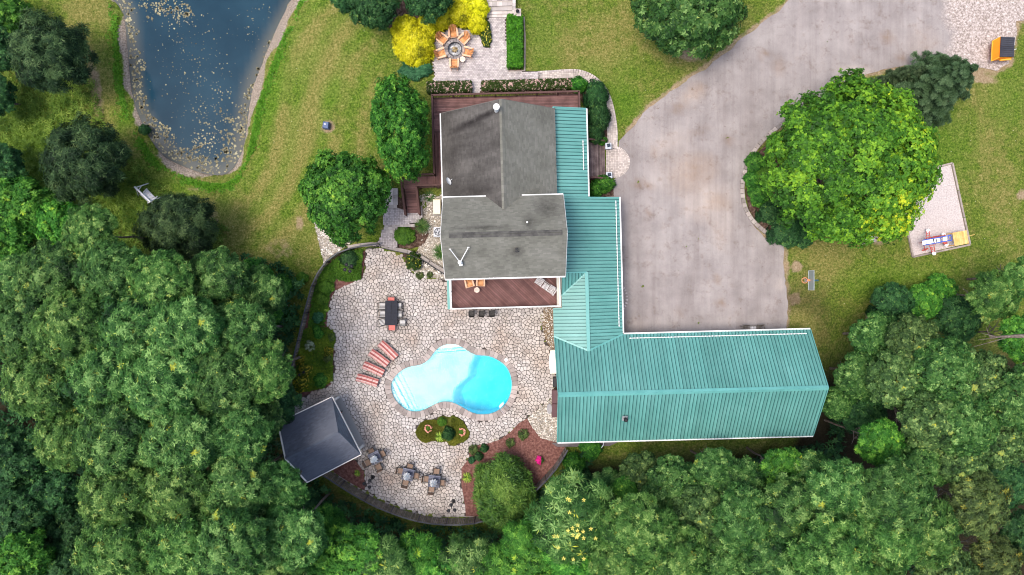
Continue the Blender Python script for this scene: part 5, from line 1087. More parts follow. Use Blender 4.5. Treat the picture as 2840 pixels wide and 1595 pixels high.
for x,y,rx,ry,h,lb in ((1150,130,52,54,1.7,'largest golden yellow shrub left of the fire pit'),(1130,90,38,36,1.5,'golden yellow shrub at the outer end next to the brown mulch'),(1190,82,36,30,1.4,'golden yellow shrub between the dark trees and the fire pit'),(1235,60,36,30,1.5,'golden yellow shrub above the topmost orange chair'),(1278,42,44,38,1.6,'large golden yellow shrub above right of the fire pit'),(1320,32,34,36,1.6,'golden yellow shrub beside the stone steps'),(1322,72,28,26,1.3,'golden yellow shrub above the yellow flowering plant'),(1290,12,40,30,1.6,'golden yellow shrub at the top edge'),(1165,168,26,22,1.0,'small golden yellow shrub above the blue green ground cover')):
    shrub(gold,x,y,rx,ry,h,lb,'golden_shrub',group=GG,R0=1.5,rz=random.random()*6)
low=shrub_mesh('low_foliage',102,LF,R_=1.0,hz_=.5,nl=30,lr=.28,per=60,k=6,ln=.13,wd=.06)
lowb=shrub_mesh('blue_green_foliage',103,leafmat('leaf_blue_green',[(.008,.04,.018),(.02,.09,.045),(.05,.16,.08),(.1,.25,.13)]),hz_=.5,nl=30,lr=.28,per=60,k=6,ln=.15,wd=.06)
shrub(lowb,1152,200,46,26,.6,'blue green ground cover plant below the golden shrubs','ground_cover_plant','plant')
flw=leafmat('leaf_with_yellow_bloom',[(.01,.03,.006),(.03,.07,.012),(.06,.1,.02),(.5,.42,.04),(.8,.7,.1)],posn=[0,.35,.72,.78,1])
shrub(shrub_mesh('yellow_bloom_foliage',104,flw,hz_=.5,nl=24,lr=.3,per=60,k=5,ln=.12,wd=.08,tintf=lambda C,T,rs:np.where(rs.rand(len(T))<.2,.9,T*.7)),1348,100,16,34,.7,'narrow yellow flowering plant right of the fire pit patio','flowering_plant','plant',rz=.1)
# clipped hedge: foliage filling a box
def hedge_mesh(name,lx,ly,h,n_,mat,seed,rnd=.3,k=5,ln=.13,wd=.07,tf=None):
    rs=np.random.RandomState(seed); x=rs.uniform(-1,1,n_); y=rs.uniform(-1,1,n_); top=rs.rand(n_)<.75
    e=np.maximum(np.abs(x),np.abs(y))**6; X_=x*lx/2; Y_=y*ly/2; Z_=h*(1-.28*e)+rs.randn(n_)*.05+.07*np.sin(X_*4+1.3*np.sin(Y_*3))*np.cos(Y_*4.5)
    side=~top; sx=rs.rand(n_)<ly/(lx+ly); X_=np.where(side&sx,np.sign(x)*lx/2,X_); Y_=np.where(side&~sx,np.sign(y)*ly/2,Y_); Z_=np.where(side,rs.uniform(0,h*.8,n_),Z_)
    C=np.stack([X_,Y_,Z_],1); N=np.stack([np.where(side&sx,np.sign(x),0)+x*.4,np.where(side&~sx,np.sign(y),0)+y*.3,np.where(side,.4,1)],1)+rs.randn(n_,3)*.35
    T=np.clip(.5+rs.randn(n_)*.17,0,1); 
    if tf is not None: T=tf(C,T,rs)
    return quads_mesh(name,rosettes(C,N,k,ln,wd,rs),np.repeat(T,k),mat)
def hedge(px,py,lx,ly,h,label,me,rz=0,name='hedge',cat='hedge'):
    t=thing(name,label,cat,P(px,py),rz); q=MB(); q.box((0,0,h*.36),(lx*.8,ly*.88,h*.6)); q.build('inner_branches',M('twig_core',[(.02,.03,.01),(.04,.045,.015)],8,.95),t,local=True); raw('foliage',me,None,t,(0,0,0)); return t
LHG=leafmat('leaf_hedge',[(.012,.05,.004),(.035,.13,.008),(.075,.23,.015),(.15,.34,.03)])
hedge(1428,121,1.28,4.4,1.0,'clipped rectangular bright green hedge beside the path to the steps',hedge_mesh('hedge_foliage',1.25,4.35,1.0,2600,LHG,110))
RO=leafmat('leaf_with_pink_bloom',[(.012,.025,.006),(.035,.06,.012),(.07,.10,.025),(.5,.28,.24),(.75,.55,.5)],posn=[0,.35,.72,.78,1])
rf=lambda C,T,rs:np.where(rs.rand(len(T))<.16,.9,T*.75)
hedge(1248,247,3.8,.85,.95,'pink flowering rose hedge along the deck, the shorter left one',hedge_mesh('rose_foliage',3.7,.85,.95,1500,RO,111,tf=rf),R(1.5),'rose_hedge')
hedge(1462,241,7.6,.75,.95,'pink flowering rose hedge along the deck, the longer right one',hedge_mesh('rose_foliage',7.6,.75,.95,2800,RO,112,tf=rf),R(1.5),'rose_hedge')
dk=shrub_mesh('dark_foliage',105,LD,hz_=.9,nl=30,lr=.34,per=80,k=6,ln=.15,wd=.06); br=shrub_mesh('bright_foliage',106,LB,hz_=.8,nl=30,lr=.32,per=80,k=6,ln=.14,wd=.06)
shrub(br,1604,240,24,20,1.2,'bright green shrub at the deck corner beside the curved walk')
shrub(dk,1650,272,30,38,2.0,'upper dark shrub between the teal roof and the curved walk'); shrub(dk,1655,330,30,42,2.2,'middle dark shrub between the teal roof and the curved walk'); shrub(dk,1645,378,24,26,1.8,'dark shrub just above the porch stairs')
shrub(br,1668,392,14,12,.9,'small bright shrub beside the upper lamp pillar')
shrub(br,1674,512,28,22,1.2,'bright green shrub right below the lower lamp pillar'); shrub(br,1650,528,20,24,1.1,'bright green shrub against the wall below the porch stairs')
kerbs=[(2090,455,28,1.0,br,'leafy shrub at the top of the kerb bed left of the big maple'),(2083,500,24,.9,br,'leafy shrub beside the kerb in the middle of its curve'),(2100,540,30,1.1,br,'light green shrub in the kerb bed under the big maple'),(2118,490,30,1.2,low,'low green plant touching the big maple on its left'),(2128,590,32,1.2,dk,'dark shrub in the kerb bed below left of the big maple'),(2172,640,44,1.3,dk,'dark spreading juniper at the bottom tip of the kerb bed'),(2215,650,36,1.0,dk,'dark juniper lowest under the big maple'),(2150,400,30,1.0,low,'low green plant at the upper end of the kerb bed')]
for x,y,r,h,me,lb in kerbs: shrub(me,x,y,r,r,h,lb)
# big rounded evergreen south of the mulch bed
gcr=leafmat('juniper',[(.008,.028,.005),(.035,.085,.012),(.085,.16,.024),(.18,.27,.05)],trans=.1)
jm=conifer_mesh('arborvitae_foliage',9,2.3,3.2,gcr,20,9)
jmm=crown('evergreen_foliage',12,R_=2.4,hz_=2.0,nl=60,lr=.62,per=110,k=7,ln=.42,wd=.085,mat=gcr,zmin=-.4,droop=-.1,inner=.35,aniso=(.95,1.15))
t_=thing('evergreen_shrub','big rounded dark evergreen bush in the mulch bed by the curved fence','shrub',P(1398,1362,.5)); q=MB(); q.tube((0,0,-.5),(0,0,2),.15,.05,8); q.build('stem',BARK,t_,local=True); o=raw('foliage',jmm,None,t_,(0,0,1.0)); o.scale=(1.12,1.12,1)
# spiky and grassy plants
def blades_mesh(name,seed,n_,L_,w_,mat,upr=.6):
    rs=np.random.RandomState(seed); Q=[];T=[]
    for i in range(n_):
        a=rs.rand()*6.28; d=np.array([math.cos(a),math.sin(a),0]); s=np.array([-d[1],d[0],0])*w_/2; l_=L_*rs.uniform(.6,1.1); up=rs.uniform(upr*.5,upr*1.4); t=rs.rand()
        pr=[d*l_*u+np.array([0,0,l_*(up*u-.75*up*u*u)]) for u in (0,.35,.7,1)]; ws=(.7,1,.8,.08)
        for j in range(3): Q.append([pr[j]-s*ws[j],pr[j]+s*ws[j],pr[j+1]+s*ws[j+1],pr[j+1]-s*ws[j+1]]); T.append(t)
    return quads_mesh(name,np.array(Q),np.array(T),mat)
YUC=leafmat('leaf_yucca',[(.03,.09,.012),(.1,.2,.025),(.26,.38,.05),(.42,.5,.1)]); GRS=leafmat('leaf_ornamental_grass',[(.015,.05,.012),(.04,.11,.025),(.09,.17,.05),(.2,.24,.09)])
yu=blades_mesh('spiky_leaves',1,90,.5,.05,YUC,1.0); gs=blades_mesh('grass_blades',2,420,1.0,.022,GRS,1.1)
def spiky(me,px,py,s,label,name='spiky_plant',cat='plant',z=None): 
    o=raw(name,me,None,None,P(px,py,z)); o.scale=(s,s,s); prop(o,label,cat); return o
spiky(gs,1172,628,.75,'tall ornamental grass clump beside the west paver landing','ornamental_grass',z=1.0); spiky(gs,1222,700,.8,'ornamental grass clump against the house wall below the air conditioner','ornamental_grass',z=.5)
spiky(gs,1192,545,.6,'dark grass clump under the deck landing','ornamental_grass',z=1.2)
o=shrub(low,1122,652,26,28,.7,'low green ground cover beside the garden steps','ground_cover_plant','plant'); 
shrub(shrub_mesh('bloom_speckled_foliage',115,flw,hz_=.7,nl=24,lr=.3,per=60,k=5,ln=.12,wd=.06,tintf=lambda C,T,rs:np.where(rs.rand(len(T))<.05,.8,T*.75)),1150,724,24,26,.9,'rounded green shrub with pale specks at the patio top right',zb=.02)
olv=shrub_mesh('olive_foliage',116,LO,hz_=.5,nl=16,lr=.34,per=50,k=6,ln=.12,wd=.05)
shrub(olv,1164,764,12,10,.35,'small olive plant in the rocks left of the balcony',zb=.02,cat='plant',name='small_plant'); shrub(olv,1192,762,9,9,.35,'smallest olive plant in the rocks nearest the house corner',zb=.02,cat='plant',name='small_plant')
# island bed
def Z8(x,y): return (1120+x/6.618,1140+y/6.618)
shrub(low,*Z8(700,185),12,13,.5,'leafy green plant at the top of the island bed','leafy_plant','plant',zb=.05)
spiky(yu,*Z8(660,470),.95,'spiky light green yucca at the bottom of the island bed','yucca',z=.08)
shrub(dk,*Z8(825,400),16,18,.8,'dark rounded evergreen in the middle of the island bed',zb=.05)
rg=MB()
TC=M('salmon_bloom',[(.7,.25,.15),(.8,.42,.32)],6,.8)
for (x,y),lb in ((Z8(450,310),'ring of salmon pink blooms in the left half of the island bed'),(Z8(1060,380),'ring of salmon pink blooms in the right half of the island bed')):
    p=P(x,y,.06); t_=thing('flower_ring',lb,'flowers',p); q=MB(); rnd=random.Random(int(x))
    for i in range(34):
        a=rnd.uniform(0,6.28) if lb.find('left')>0 else rnd.uniform(-2.2,2.6); r_=rnd.uniform(.22,.36); 
        for j in range(3): q.sphere((r_*math.cos(a)+rnd.uniform(-.03,.03),r_*math.sin(a)+rnd.uniform(-.03,.03),.16+rnd.uniform(0,.1)),rnd.uniform(.025,.045),5,3)
    q.build('blooms',TC,t_,local=True); o=raw('leaves',low.copy(),None,t_,(0,0,.05)); o.scale=(.24,.24,.2)
mossc=leafmat('moss_leaf',[(.035,.045,.004),(.085,.10,.008),(.17,.175,.018),(.3,.28,.06)])
def carpet(name,poly,n_,mat,label,h=.06,z=None,ln=.07,wd=.03,k=5,seed=1,cat='ground cover',kind='stuff',hv=.4,tf=None):
    rs=np.random.RandomState(seed); A=np.array(poly); x=rs.uniform(A[:,0].min(),A[:,0].max(),n_); y=rs.uniform(A[:,1].min(),A[:,1].max(),n_); ok=inside(poly,x,y); x=x[ok];y=y[ok]
    zz=(H(x,y) if z is None else z)+h*(.6+hv*np.sin(x*3.1+2*np.sin(y*2.3))*np.sin(y*3.7)+rs.rand(len(x))*.4); C=np.stack([x,y,zz],1); N=np.tile([0,0,1.],(len(x),1))+rs.randn(len(x),3)*.45
    T=.45+.2*np.sin(x*1.7+1.1)*np.sin(y*2.1+x)+rs.randn(len(x))*.14
    if tf is not None: T=tf(x,y,T,rs)
    o=raw(name,quads_mesh(name,rosettes(C,N,k,ln,wd,rs),np.repeat(T,k),mat)); return prop(o,label,cat,None,kind)
I1=[Z8(*p) for p in [(215,385),(260,300),(310,215),(400,170),(520,155),(600,165),(650,250),(720,340),(640,400),(600,540),(500,545),(410,580),(330,555),(250,475)]]; I2=[Z8(*p) for p in [(890,105),(970,115),(1080,185),(1140,285),(1205,390),(1175,500),(1090,565),(1000,590),(940,635),(840,615),(810,540),(930,470),(910,330),(860,220)]]
carpet('moss_mat',[px0(p) for p in I1],5200,mossc,'olive moss mat in the left half of the island bed',z=.05,seed=2); carpet('moss_mat',[px0(p) for p in I2],5200,mossc,'olive moss mat in the right half of the island bed',z=.05,seed=3)
# planting bed along the west fence (V7: zoom 1.7786 of 780,660)
def V(x,y): return (780+x/1.7786,660+y/1.7786)
gb=MB()
G_A=[V(*p) for p in [(405,60),(400,130),(395,205),(330,215),(270,200),(255,230),(240,290),(225,370),(215,430),(140,440),(150,340),(165,270),(190,190),(225,140),(290,90),(350,65)]]
carpet('ground_cover',[px0(p) for p in G_A],9000,LF,'dark green ground cover filling the top of the fence bed',h=.3,z=0,ln=.15,wd=.05,seed=5)
G_B=[V(*p) for p in [(140,440),(230,440),(262,470),(268,500),(255,560),(258,640),(255,700),(200,740),(130,755),(65,745),(80,640),(95,540),(110,460)]]
def mixt(x,y,T,rs): return T*.7
carpet('ground_cover',[px0(p) for p in G_B],7500,leafmat('leaf_green_gold',[(.02,.055,.006),(.07,.14,.012),(.17,.24,.022),(.3,.34,.04)]),'yellow green ground cover filling the lower part of the fence bed',h=.3,z=0,ln=.13,wd=.05,seed=6)
yfl=shrub_mesh('gold_bloom_foliage',120,leafmat('leaf_with_gold_bloom',[(.015,.04,.006),(.05,.09,.012),(.12,.15,.02),(.6,.45,.02),(.75,.6,.05)],posn=[0,.35,.72,.78,1]),hz_=.5,nl=20,lr=.34,per=60,k=5,ln=.1,wd=.05,tintf=lambda C,T,rs:np.where(rs.rand(len(T))<.22,.9,T*.75))
for x,y,r,h,me,lb in ((90,595,16,.6,yfl,'gold flowering plant nearest the fence at the lower bed'),(120,650,20,.7,yfl,'gold flowering plant above the small spotlights in the lower bed'),(235,555,14,.6,yfl,'gold flowering plant at the patio side of the lower bed'),(95,715,24,.7,yfl,'gold flowering plant at the bottom of the fence bed'),(150,530,14,.8,None,'silvery white leaved plant in the lower fence bed'),(185,395,16,.6,lowb,'blue green mound at the waist of the fence bed'),(180,450,12,.5,br,'bright leafy plant below the waist of the fence bed'),(190,470,14,.6,br,'bright leafy plant beside the silvery one'),(230,590,13,.5,olv,'olive mound at the lower patio edge'),(200,700,20,.5,br,'light green mound at the bottom of the fence bed next to the stones'),(250,490,12,.4,olv,'olive mound at the patio corner of the lower bed'),(340,100,24,.6,dk,'dark green mound by the upper lamp post'),(225,240,20,.6,low,'green mound along the upper fence bed'),(200,300,18,.6,low,'green mound halfway up the fence bed'),(290,195,10,.4,None,'bright strappy plant at the inner corner of the bed')):
    if me is None:
        if 'silvery' in lb: me=shrub_mesh('silver_foliage',121,leafmat('leaf_silver',[(.1,.13,.09),(.3,.34,.27),(.55,.58,.5),(.7,.72,.66)]),hz_=.6,nl=14,lr=.3,per=26,k=6,ln=.16,wd=.04)
        else: spiky(yu,*V(x,y),.7,lb,z=.1); continue
    shrub(me,*V(x,y),r,r,h,lb,zb=.02,cat='plant',name='plant')
for x,y,s_,lb in ((212,300,.8,'strappy lime tuft high in the fence bed'),(160,375,.8,'strappy lime tuft by the fence waist'),(160,405,.7,'strappy lime tuft lower by the fence waist'),(225,350,.6,'strappy lime tuft at the stone edge')): spiky(yu,*V(x,y),s_,lb,'daylily',z=.15)
# SE bed plants
def W3(x,y): return (1400+x/2.679,1055+y/2.679)
def W2(x,y): return (700+x/2.679,1055+y/2.679)
for (x,y),r,me,lb in ((W3(135,398),15,olv,'olive low plant in the mulch nearest the river rocks'),(W3(40,460),13,olv,'olive low plant in the mulch nearer the stones'),(W2(1722,500),11,dk,'dark small shrub at the upper left of the mulch bed'),(W2(1680,560),12,dk,'dark small shrub just below the other at the mulch edge'),(W2(1640,510),14,olv,'mossy plant at the left corner of the mulch bed'),(W2(1630,590),10,lowb,'blue green small plant at the mulch edge')): shrub(me,x,y,r,r,.5,lb,zb=.03,cat='plant',name='small_plant')
spiky(yu,*W2(1595,720),1.0,'spiky lime plant in the mulch left of the big evergreen',z=.06); spiky(yu,*W2(780,688),.65,'spiky lime plant in the small mulch bed beside the pavilion',z=.06)
mg=leafmat('leaf_magenta',[(.02,.06,.01),(.05,.12,.02),(.6,.02,.2),(.85,.03,.35)],posn=[0,.3,.36,1])
mgm=shrub_mesh('magenta_foliage',130,mg,hz_=.5,nl=14,lr=.34,per=40,k=5,ln=.12,wd=.08,tintf=lambda C,T,rs:np.where((C[:,0]<.35),.5+.4*rs.rand(len(T)),.15))
shrub(mgm,*W3(258,588),12,12,.5,'bright magenta azalea standing alone in the mulch bed','azalea','flowers',zb=.03)
# outside wild growth
TUFT=leafmat('wild_leaf',[(.02,.05,.006),(.075,.14,.016),(.17,.26,.035),(.33,.42,.08)])
WILD=[px0(p) for p in [(-30,-30),(60,-30),(100,180),(260,220),(280,330),(420,500),(640,640),(560,740),(-30,800)]]
carpet('wild_meadow',WILD,16000,TUFT,'rough meadow plants on the slope left of the pond',h=.3,ln=.36,wd=.06,k=5,seed=8,cat='meadow',tf=lambda x,y,T,rs:T*1.1)
PE=[px0((p[0],p[1])) for p in POND_PX]; e=np.array(PE); k_=(e[:,1]<27); rim=[]
rs=np.random.RandomState(3); idx=rs.randint(0,len(PE)-1,5200); tt=rs.rand(5200,1); base=e[idx]*(1-tt)+e[idx+1]*tt; nrm=unit(base-np.array([[ -27.5,20.]])); off_=(.85+np.abs(rs.randn(5200,1))*.3); q_=base+nrm*off_; q_=q_[(pdist(POND,q_[:,0],q_[:,1])>.55)]
fr=.5+.5*np.sin(q_[:,0]*.9)*np.sin(q_[:,1]*.7+1); q_=q_[rs.rand(len(q_))<fr]
C=np.column_stack([q_,H(q_[:,0],q_[:,1])+.12-.25]); C[:,2]=H(q_[:,0],q_[:,1])-.0; N=np.tile([0,0,1.],(len(C),1))+rs.randn(len(C),3)*.3
prop(raw('reeds',quads_mesh('reeds',rosettes(C,N,6,.26,.09,rs),np.clip(.75+rs.randn(len(C)*6)*.15,0,1),LHG)),'lush green fringe of weeds along the pond bank','weeds',None,'stuff')
UND=[px0(p) for p in [(560,740),(700,700),(800,740),(850,780),(830,900),(790,1000),(770,1100),(780,1200),(860,1310),(980,1390),(1130,1450),(1340,1460),(1500,1360),(1600,1250),(1660,1240),(1600,1330),(2000,1290),(2300,1220),(2330,1100),(2400,1400),(2900,1650),(-60,1650),(-60,800),(560,740)]]
carpet('undergrowth',UND,26000,LD,'dark leafy undergrowth on the forest floor',h=.8,ln=.4,wd=.16,k=6,seed=9,cat='undergrowth')
for x,y,r,h,me,lb in ((720,770,50,1.6,br,'bright green bush outside the fence level with the upper bed'),(790,790,30,.9,br,'small bright bush between that bush and the fence'),(765,860,40,1.3,br,'feathery green bush outside the fence lower down'),(840,770,16,.6,low,'low green plant against the outside of the fence'),(700,850,36,1.8,dk,'dark bush outside the fence'),(1636,1240,30,1.0,br,'bright leafy bush in the strip behind the garage corner'),(1590,1280,30,1.3,br,'leafy bush outside the curved fence end'),(405,362,14,.6,dk,'small dark bush on the pond bank'),(2412,862,14,.8,dk,'small dark bush at the lawn edge near the dirt patch')): shrub(me,x,y,r,r,h,lb)
# ================================================================== FURNITURE AND SMALL THINGS
CED=M('cedar',[(.42,.17,.06),(.55,.24,.09),(.66,.33,.14)],3,.65,.1,20,tint=.25); CEL=M('cedar_light',[(.62,.36,.22),(.72,.46,.3)],3,.65,tint=.15)
IRON=M('black_iron',[(.012,.012,.014)]); 
def adirondack(name,label,cat='chair',wood=CED,arm=CEL):
    t=thing(name,label,cat)
    for i in range(5): q=MB(); y=-.36+i*.11; q.bbox((0,y,.40-.03*i),(.50,.095,.025),0,.006,random.random()); q.build('seat_slat',wood,t,local=True)
    hs=[.62,.72,.78,.72,.62]
    for i in range(5):
        x=(i-2)*.105; q=MB(); a=Vector((x,.13,.30)); b=Vector((x*1.35,.13+hs[i]*.42,.30+hs[i]*.86)); q.beam(a,b,.098,.022,random.random()); q.sphere(b,.05,6,4,(1,.5,.5)); q.build('back_slat',wood,t,local=True)
    for s in (-1,1):
        q=MB(); vs=[(s*.27,-.46),(s*.42,-.46),(s*.43,-.2),(s*.37,.30),(s*.28,.30)]; q.prism(vs,.555,.585,.006); q.build('armrest',arm,t,local=True)
        q=MB(); q.box((s*.30,-.40,.28),(.09,.035,.55)); q.build('leg',arm,t,local=True)
        q=MB(); q.beam((s*.28,-.42,.36),(s*.28,.42,.04),.03,.13); q.build('side_rail',arm,t,local=True)
        q=MB(); q.beam((s*.30,.27,.0),(s*.30,.3,.56),.05,.05); q.build('back_leg',arm,t,local=True)
    q=MB(); q.box((0,-.44,.36),(.6,.03,.13)); q.build('front_board',arm,t,local=True); return t
ch=adirondack('adirondack_chair','orange adirondack chair at the top of the fire pit circle')
GC='orange adirondack chairs round the fire pit'
pit=P(1262.5,141)
def face(px,py,tx,ty): return math.atan2(-(ty-py),tx-px)+PI/2   # chair front is -y
spots=[(1258,94,'orange adirondack chair at the top of the fire pit circle'),(1226,112,'orange adirondack chair at the upper left of the fire pit'),(1290,111,'orange adirondack chair at the upper right of the fire pit'),(1222,154,'orange adirondack chair at the lower left of the fire pit'),(1300,150,'orange adirondack chair at the lower right of the fire pit, near the round table'),(1261,183,'orange adirondack chair at the bottom of the fire pit circle')]
for i,(x,y,lb) in enumerate(spots):
    p=P(x,y,None,.07); rz=face(x,y,1262,141)
    if i==0: ch.location=p; ch.rotation_euler=(0,0,rz); ch['group']=GC
    else: dup(ch,p,rz,lb)
for x,y,tx,ty,lb in ((1301,783,1322,860,'orange adirondack chair on the balcony, the left one turned outwards'),(1333,780,1331,860,'orange adirondack chair on the balcony, the one facing straight out')):
    p=P(x,y,BZ+.45); p.z=BZ; dup(ch,p,face(x,y,tx,ty),lb,sc=.9,group='orange chairs on the balcony')
def round_table(p,label,r=.24,h=.45):
    t=thing('side_table',label,'table',p)
    for i in range(5):
        y=(i-2)*2*r/5; w_=2*math.sqrt(max(.001,r*r-(abs(y))**2)); q=MB(); pl=[]
        y0,y1=y-r/5+.004,y+r/5-.004
        for yy in (y0,): 
            for s in (-1,1): pl.append((s*math.sqrt(max(.0004,r*r-y0*y0)),y0))
        for s in (1,-1): pl.append((s*math.sqrt(max(.0004,r*r-y1*y1)),y1))
        q.prism(pl,h-.03,h,.005,random.random()); q.build('top_slat',M('pale_wood',[(.62,.48,.38),(.74,.6,.5)],4,.7,tint=.15),t,local=True)
    for a in (0.6,2.2,3.7,5.3): q=MB(); q.beam((r*.6*math.cos(a),r*.6*math.sin(a),h-.03),(r*.8*math.cos(a),r*.8*math.sin(a),0),.035,.035); q.build('leg',CEL,t,local=True)
    return t
round_table(P(1284,169,None,.07),'small round slatted table between two chairs of the fire pit'); p=P(1322.5,804.5,BZ+.45); p.z=BZ; round_table(p,'small round pale slatted table in front of the balcony chairs',.23)
# fire pit
fp=thing('fire_pit','round grey stone fire pit with ash and split logs in it','fire pit',P(1262.5,141,None,.06))
STG=M('pit_stone',[(.13,.115,.11),(.22,.19,.18),(.3,.27,.26)],3,.9,.4,20,tint=.3)
for ring,(r0,r1,h,nb_) in enumerate(((.60,.86,.42,18),(.62,.90,.24,16))):
    for i in range(nb_):
        a0=2*PI*(i+.04)/nb_; a1=2*PI*(i+.96)/nb_; q=MB(); q.prism([(r0*math.cos(a0),r0*math.sin(a0)),(r0*math.cos(a1),r0*math.sin(a1)),(r1*math.cos(a1),r1*math.sin(a1)),(r1*math.cos(a0),r1*math.sin(a0))],0 if ring else .25,h+random.uniform(0,.015),.015,random.random()); q.build('stone',STG,fp,local=True)
q=MB(); q.tube((0,0,.02),(0,0,.14),.61,n=20); q.build('ash_bed',M('ash',[(.06,.06,.065),(.3,.3,.31),(.75,.75,.75)],5,.95,.8,14,fine=.3,fscale=18),fp,local=True)
q=MB()
for i in range(28): a=2*PI*i/28; a2=2*PI*(i+1)/28; q.beam((.58*math.cos(a),.58*math.sin(a),.4),(.58*math.cos(a2),.58*math.sin(a2),.4),.05,.1)
q.build('steel_ring',IRON,fp,local=True)
for i in range(5):
    t_=thing('log','',None,(0,0,0)); bpy.data.objects.remove(t_); a=i*.65+.3; q=MB(); q.tube((-.25*math.cos(a),-.25*math.sin(a)+.02,.18+.05*i),(.25*math.cos(a),.25*math.sin(a),.24+.05*i),.055,.05,7,random.random()); q.build('log',M('split_wood',[(.14,.09,.04),(.35,.26,.13),(.5,.4,.22)],5,.9,tint=.3),fp,local=True)
# pillar with lamp at the top steps
def pillar(px,py,label,mat,w_=.42,h=1.0,lamp=True,rz=0,cap=.52):
    p=P(px,py,hz(*P(px,py)[:2])+h); p.z=hz(p.x,p.y); t=thing('lamp_pillar',label,'pillar',p,rz)
    q=MB(); q.box((0,0,h/2),(w_,w_,h)); q.build('shaft',mat[0],t,local=True); q=MB(); q.bbox((0,0,h+.03),(cap,cap,.07),0,.012); q.build('cap',mat[1],t,local=True)
    if lamp:
        q=MB(); q.tube((0,0,h+.06),(0,0,h+.14),.09,.06,8); q.tube((0,0,h+.36),(0,0,h+.46),.15,.03,8); [q.box((.1*x_,.1*y_,h+.25),(.018,.018,.24)) for x_ in (-1,1) for y_ in (-1,1)]; q.build('lantern',IRON,t,local=True)
        q=MB(); q.tube((0,0,h+.14),(0,0,h+.36),.075,n=8); q.build('glass',M('lamp_glass',[(.6,.62,.62)],1,.15),t,local=True)
    return t
GP=(M('block_grey',[(.3,.28,.28),(.4,.38,.37)],4,.9),M('cap_stone',[(.42,.45,.5),(.5,.53,.57)],4,.8)); BP=(M('brown_block',[(.3,.25,.22),(.38,.32,.29)],4,.9),M('tan_cap',[(.38,.31,.28),(.46,.39,.35)],4,.8))
pillar(1435,35,'stone lamp pillar with a round lantern at the foot of the upper stone steps',BP,.5,.9,cap=.62)
def boxlamp(px,py,label):
    t=pillar(px,py,label,GP,.38,.7,False,TH,.5); q=MB(); q.bbox((.02,.03,.82),(.26,.26,.16),.2,.05); q.sphere((.05,.03,.9),.1,8,5); q.build('lantern',M('dark_lantern',[(.03,.045,.07)],2,.3),t,local=True)
boxlamp(1687,405,'low grey pillar with a dark lamp at the upper side of the porch stairs'); boxlamp(1689,486,'low grey pillar with a dark lamp at the lower side of the porch stairs')
pillar(1333,36,'small dark lantern on a stone block hidden by the golden shrubs',BP,.3,.6,cap=.36)
# upper stone steps (top right of the fire pit patio)
us=thing('stone_steps','fan of wide pale stone steps at the top edge beside the lamp pillar','steps',P(1390,20))
zt=hz(*P(1390,44)[:2])+.06
for i,(yl0,yl1,yr0,yr1) in enumerate(((48,40,48,39),(39,32,38,30),(30,20,29,16),(18,4,15,2),(2,-14,1,-14))):
    zz=zt+.12*(i+1); nseg=5
    for j in range(nseg):
        x0=1350+(1421-1350)*j/nseg; x1=1350+(1421-1350)*(j+1)/nseg; f0=j/nseg; f1=(j+1)/nseg
        pl=[P(x0,yl0+(yr0-yl0)*f0,zz),P(x1,yl0+(yr0-yl0)*f1,zz),P(x1-.3,yl1+(yr1-yl1)*f1,zz),P(x0,yl1+(yr1-yl1)*f0,zz)]
        q=MB(); q.prism([tuple(v[:2]) for v in pl],zz-.6,zz,.01,random.random()); q.build('step_block',EDG,us,own=True)
q=MB(); 
for i in range(5): q.bbox(P(1425.5,-6+i*10,zt+.55)-Vector((0,0,.35)),(.27,.30,.9),0,.01,random.random())
q.build('side_wall',EDG,us)
q=MB(); q.prism([tuple(P(*p)[:2]) for p in [(1452,48),(1455,48),(1458,110),(1457,197),(1410,200),(1410,198),(1453,195),(1454,110)]],1.2,1.5); q.build('bed_edging',TIM,kind='structure')
# dining set
dt=thing('dining_table','long black patio dining table with eight chairs round it','table',P(1085,868,.72).xy.to_3d()+Vector((0,0,0))); dt.rotation_euler=(0,0,R(-1)); dt.scale=(1.07,1.05,1)
BLK=M('black_glass',[(.012,.013,.02),(.02,.022,.032)],5,.6,spec=.15,fine=.3,fscale=30)
q=MB()
for ix in range(2):
    for iy in range(4): q.bbox(((ix-.5)*.5,(iy-1.5)*.5,.715),(.488,.49,.03),0,.006,random.random())
for k in range(1): pass
q.build('table_top',BLK,dt,local=True); q=MB(); q.box((0,0,.69),(1.0,2.0,.03)); q.build('frame',IRON,dt,local=True)
for x_ in (-.42,.42):
    for y_ in (-.9,.9): q=MB(); q.tube((x_,y_,0),(x_,y_,.68),.03,n=8); q.build('leg',IRON,dt,local=True)
STR=None
m,n,l,b=new_mat('striped_cushion'); tc=n.new('ShaderNodeTexCoord'); sx=n.new('ShaderNodeSeparateXYZ'); l.new(tc.outputs['Object'],sx.inputs[0])
wv=mth(n,l,'SINE',mth(n,l,'MULTIPLY',sx.outputs[0],2*PI/.095)); l.new(ramp(n,l,wv,[(.30,(.05,.045,.045)),(.42,(.75,.73,.7))]),b.inputs['Base Color']); b.inputs['Roughness'].default_value=.9; STR=m
RED=M('red_cushion',[(.5,.12,.10),(.62,.2,.17)],9,.9,tint=.2); TAUPE=M('taupe_sling',[(.19,.125,.09),(.24,.165,.12)],5,.8)
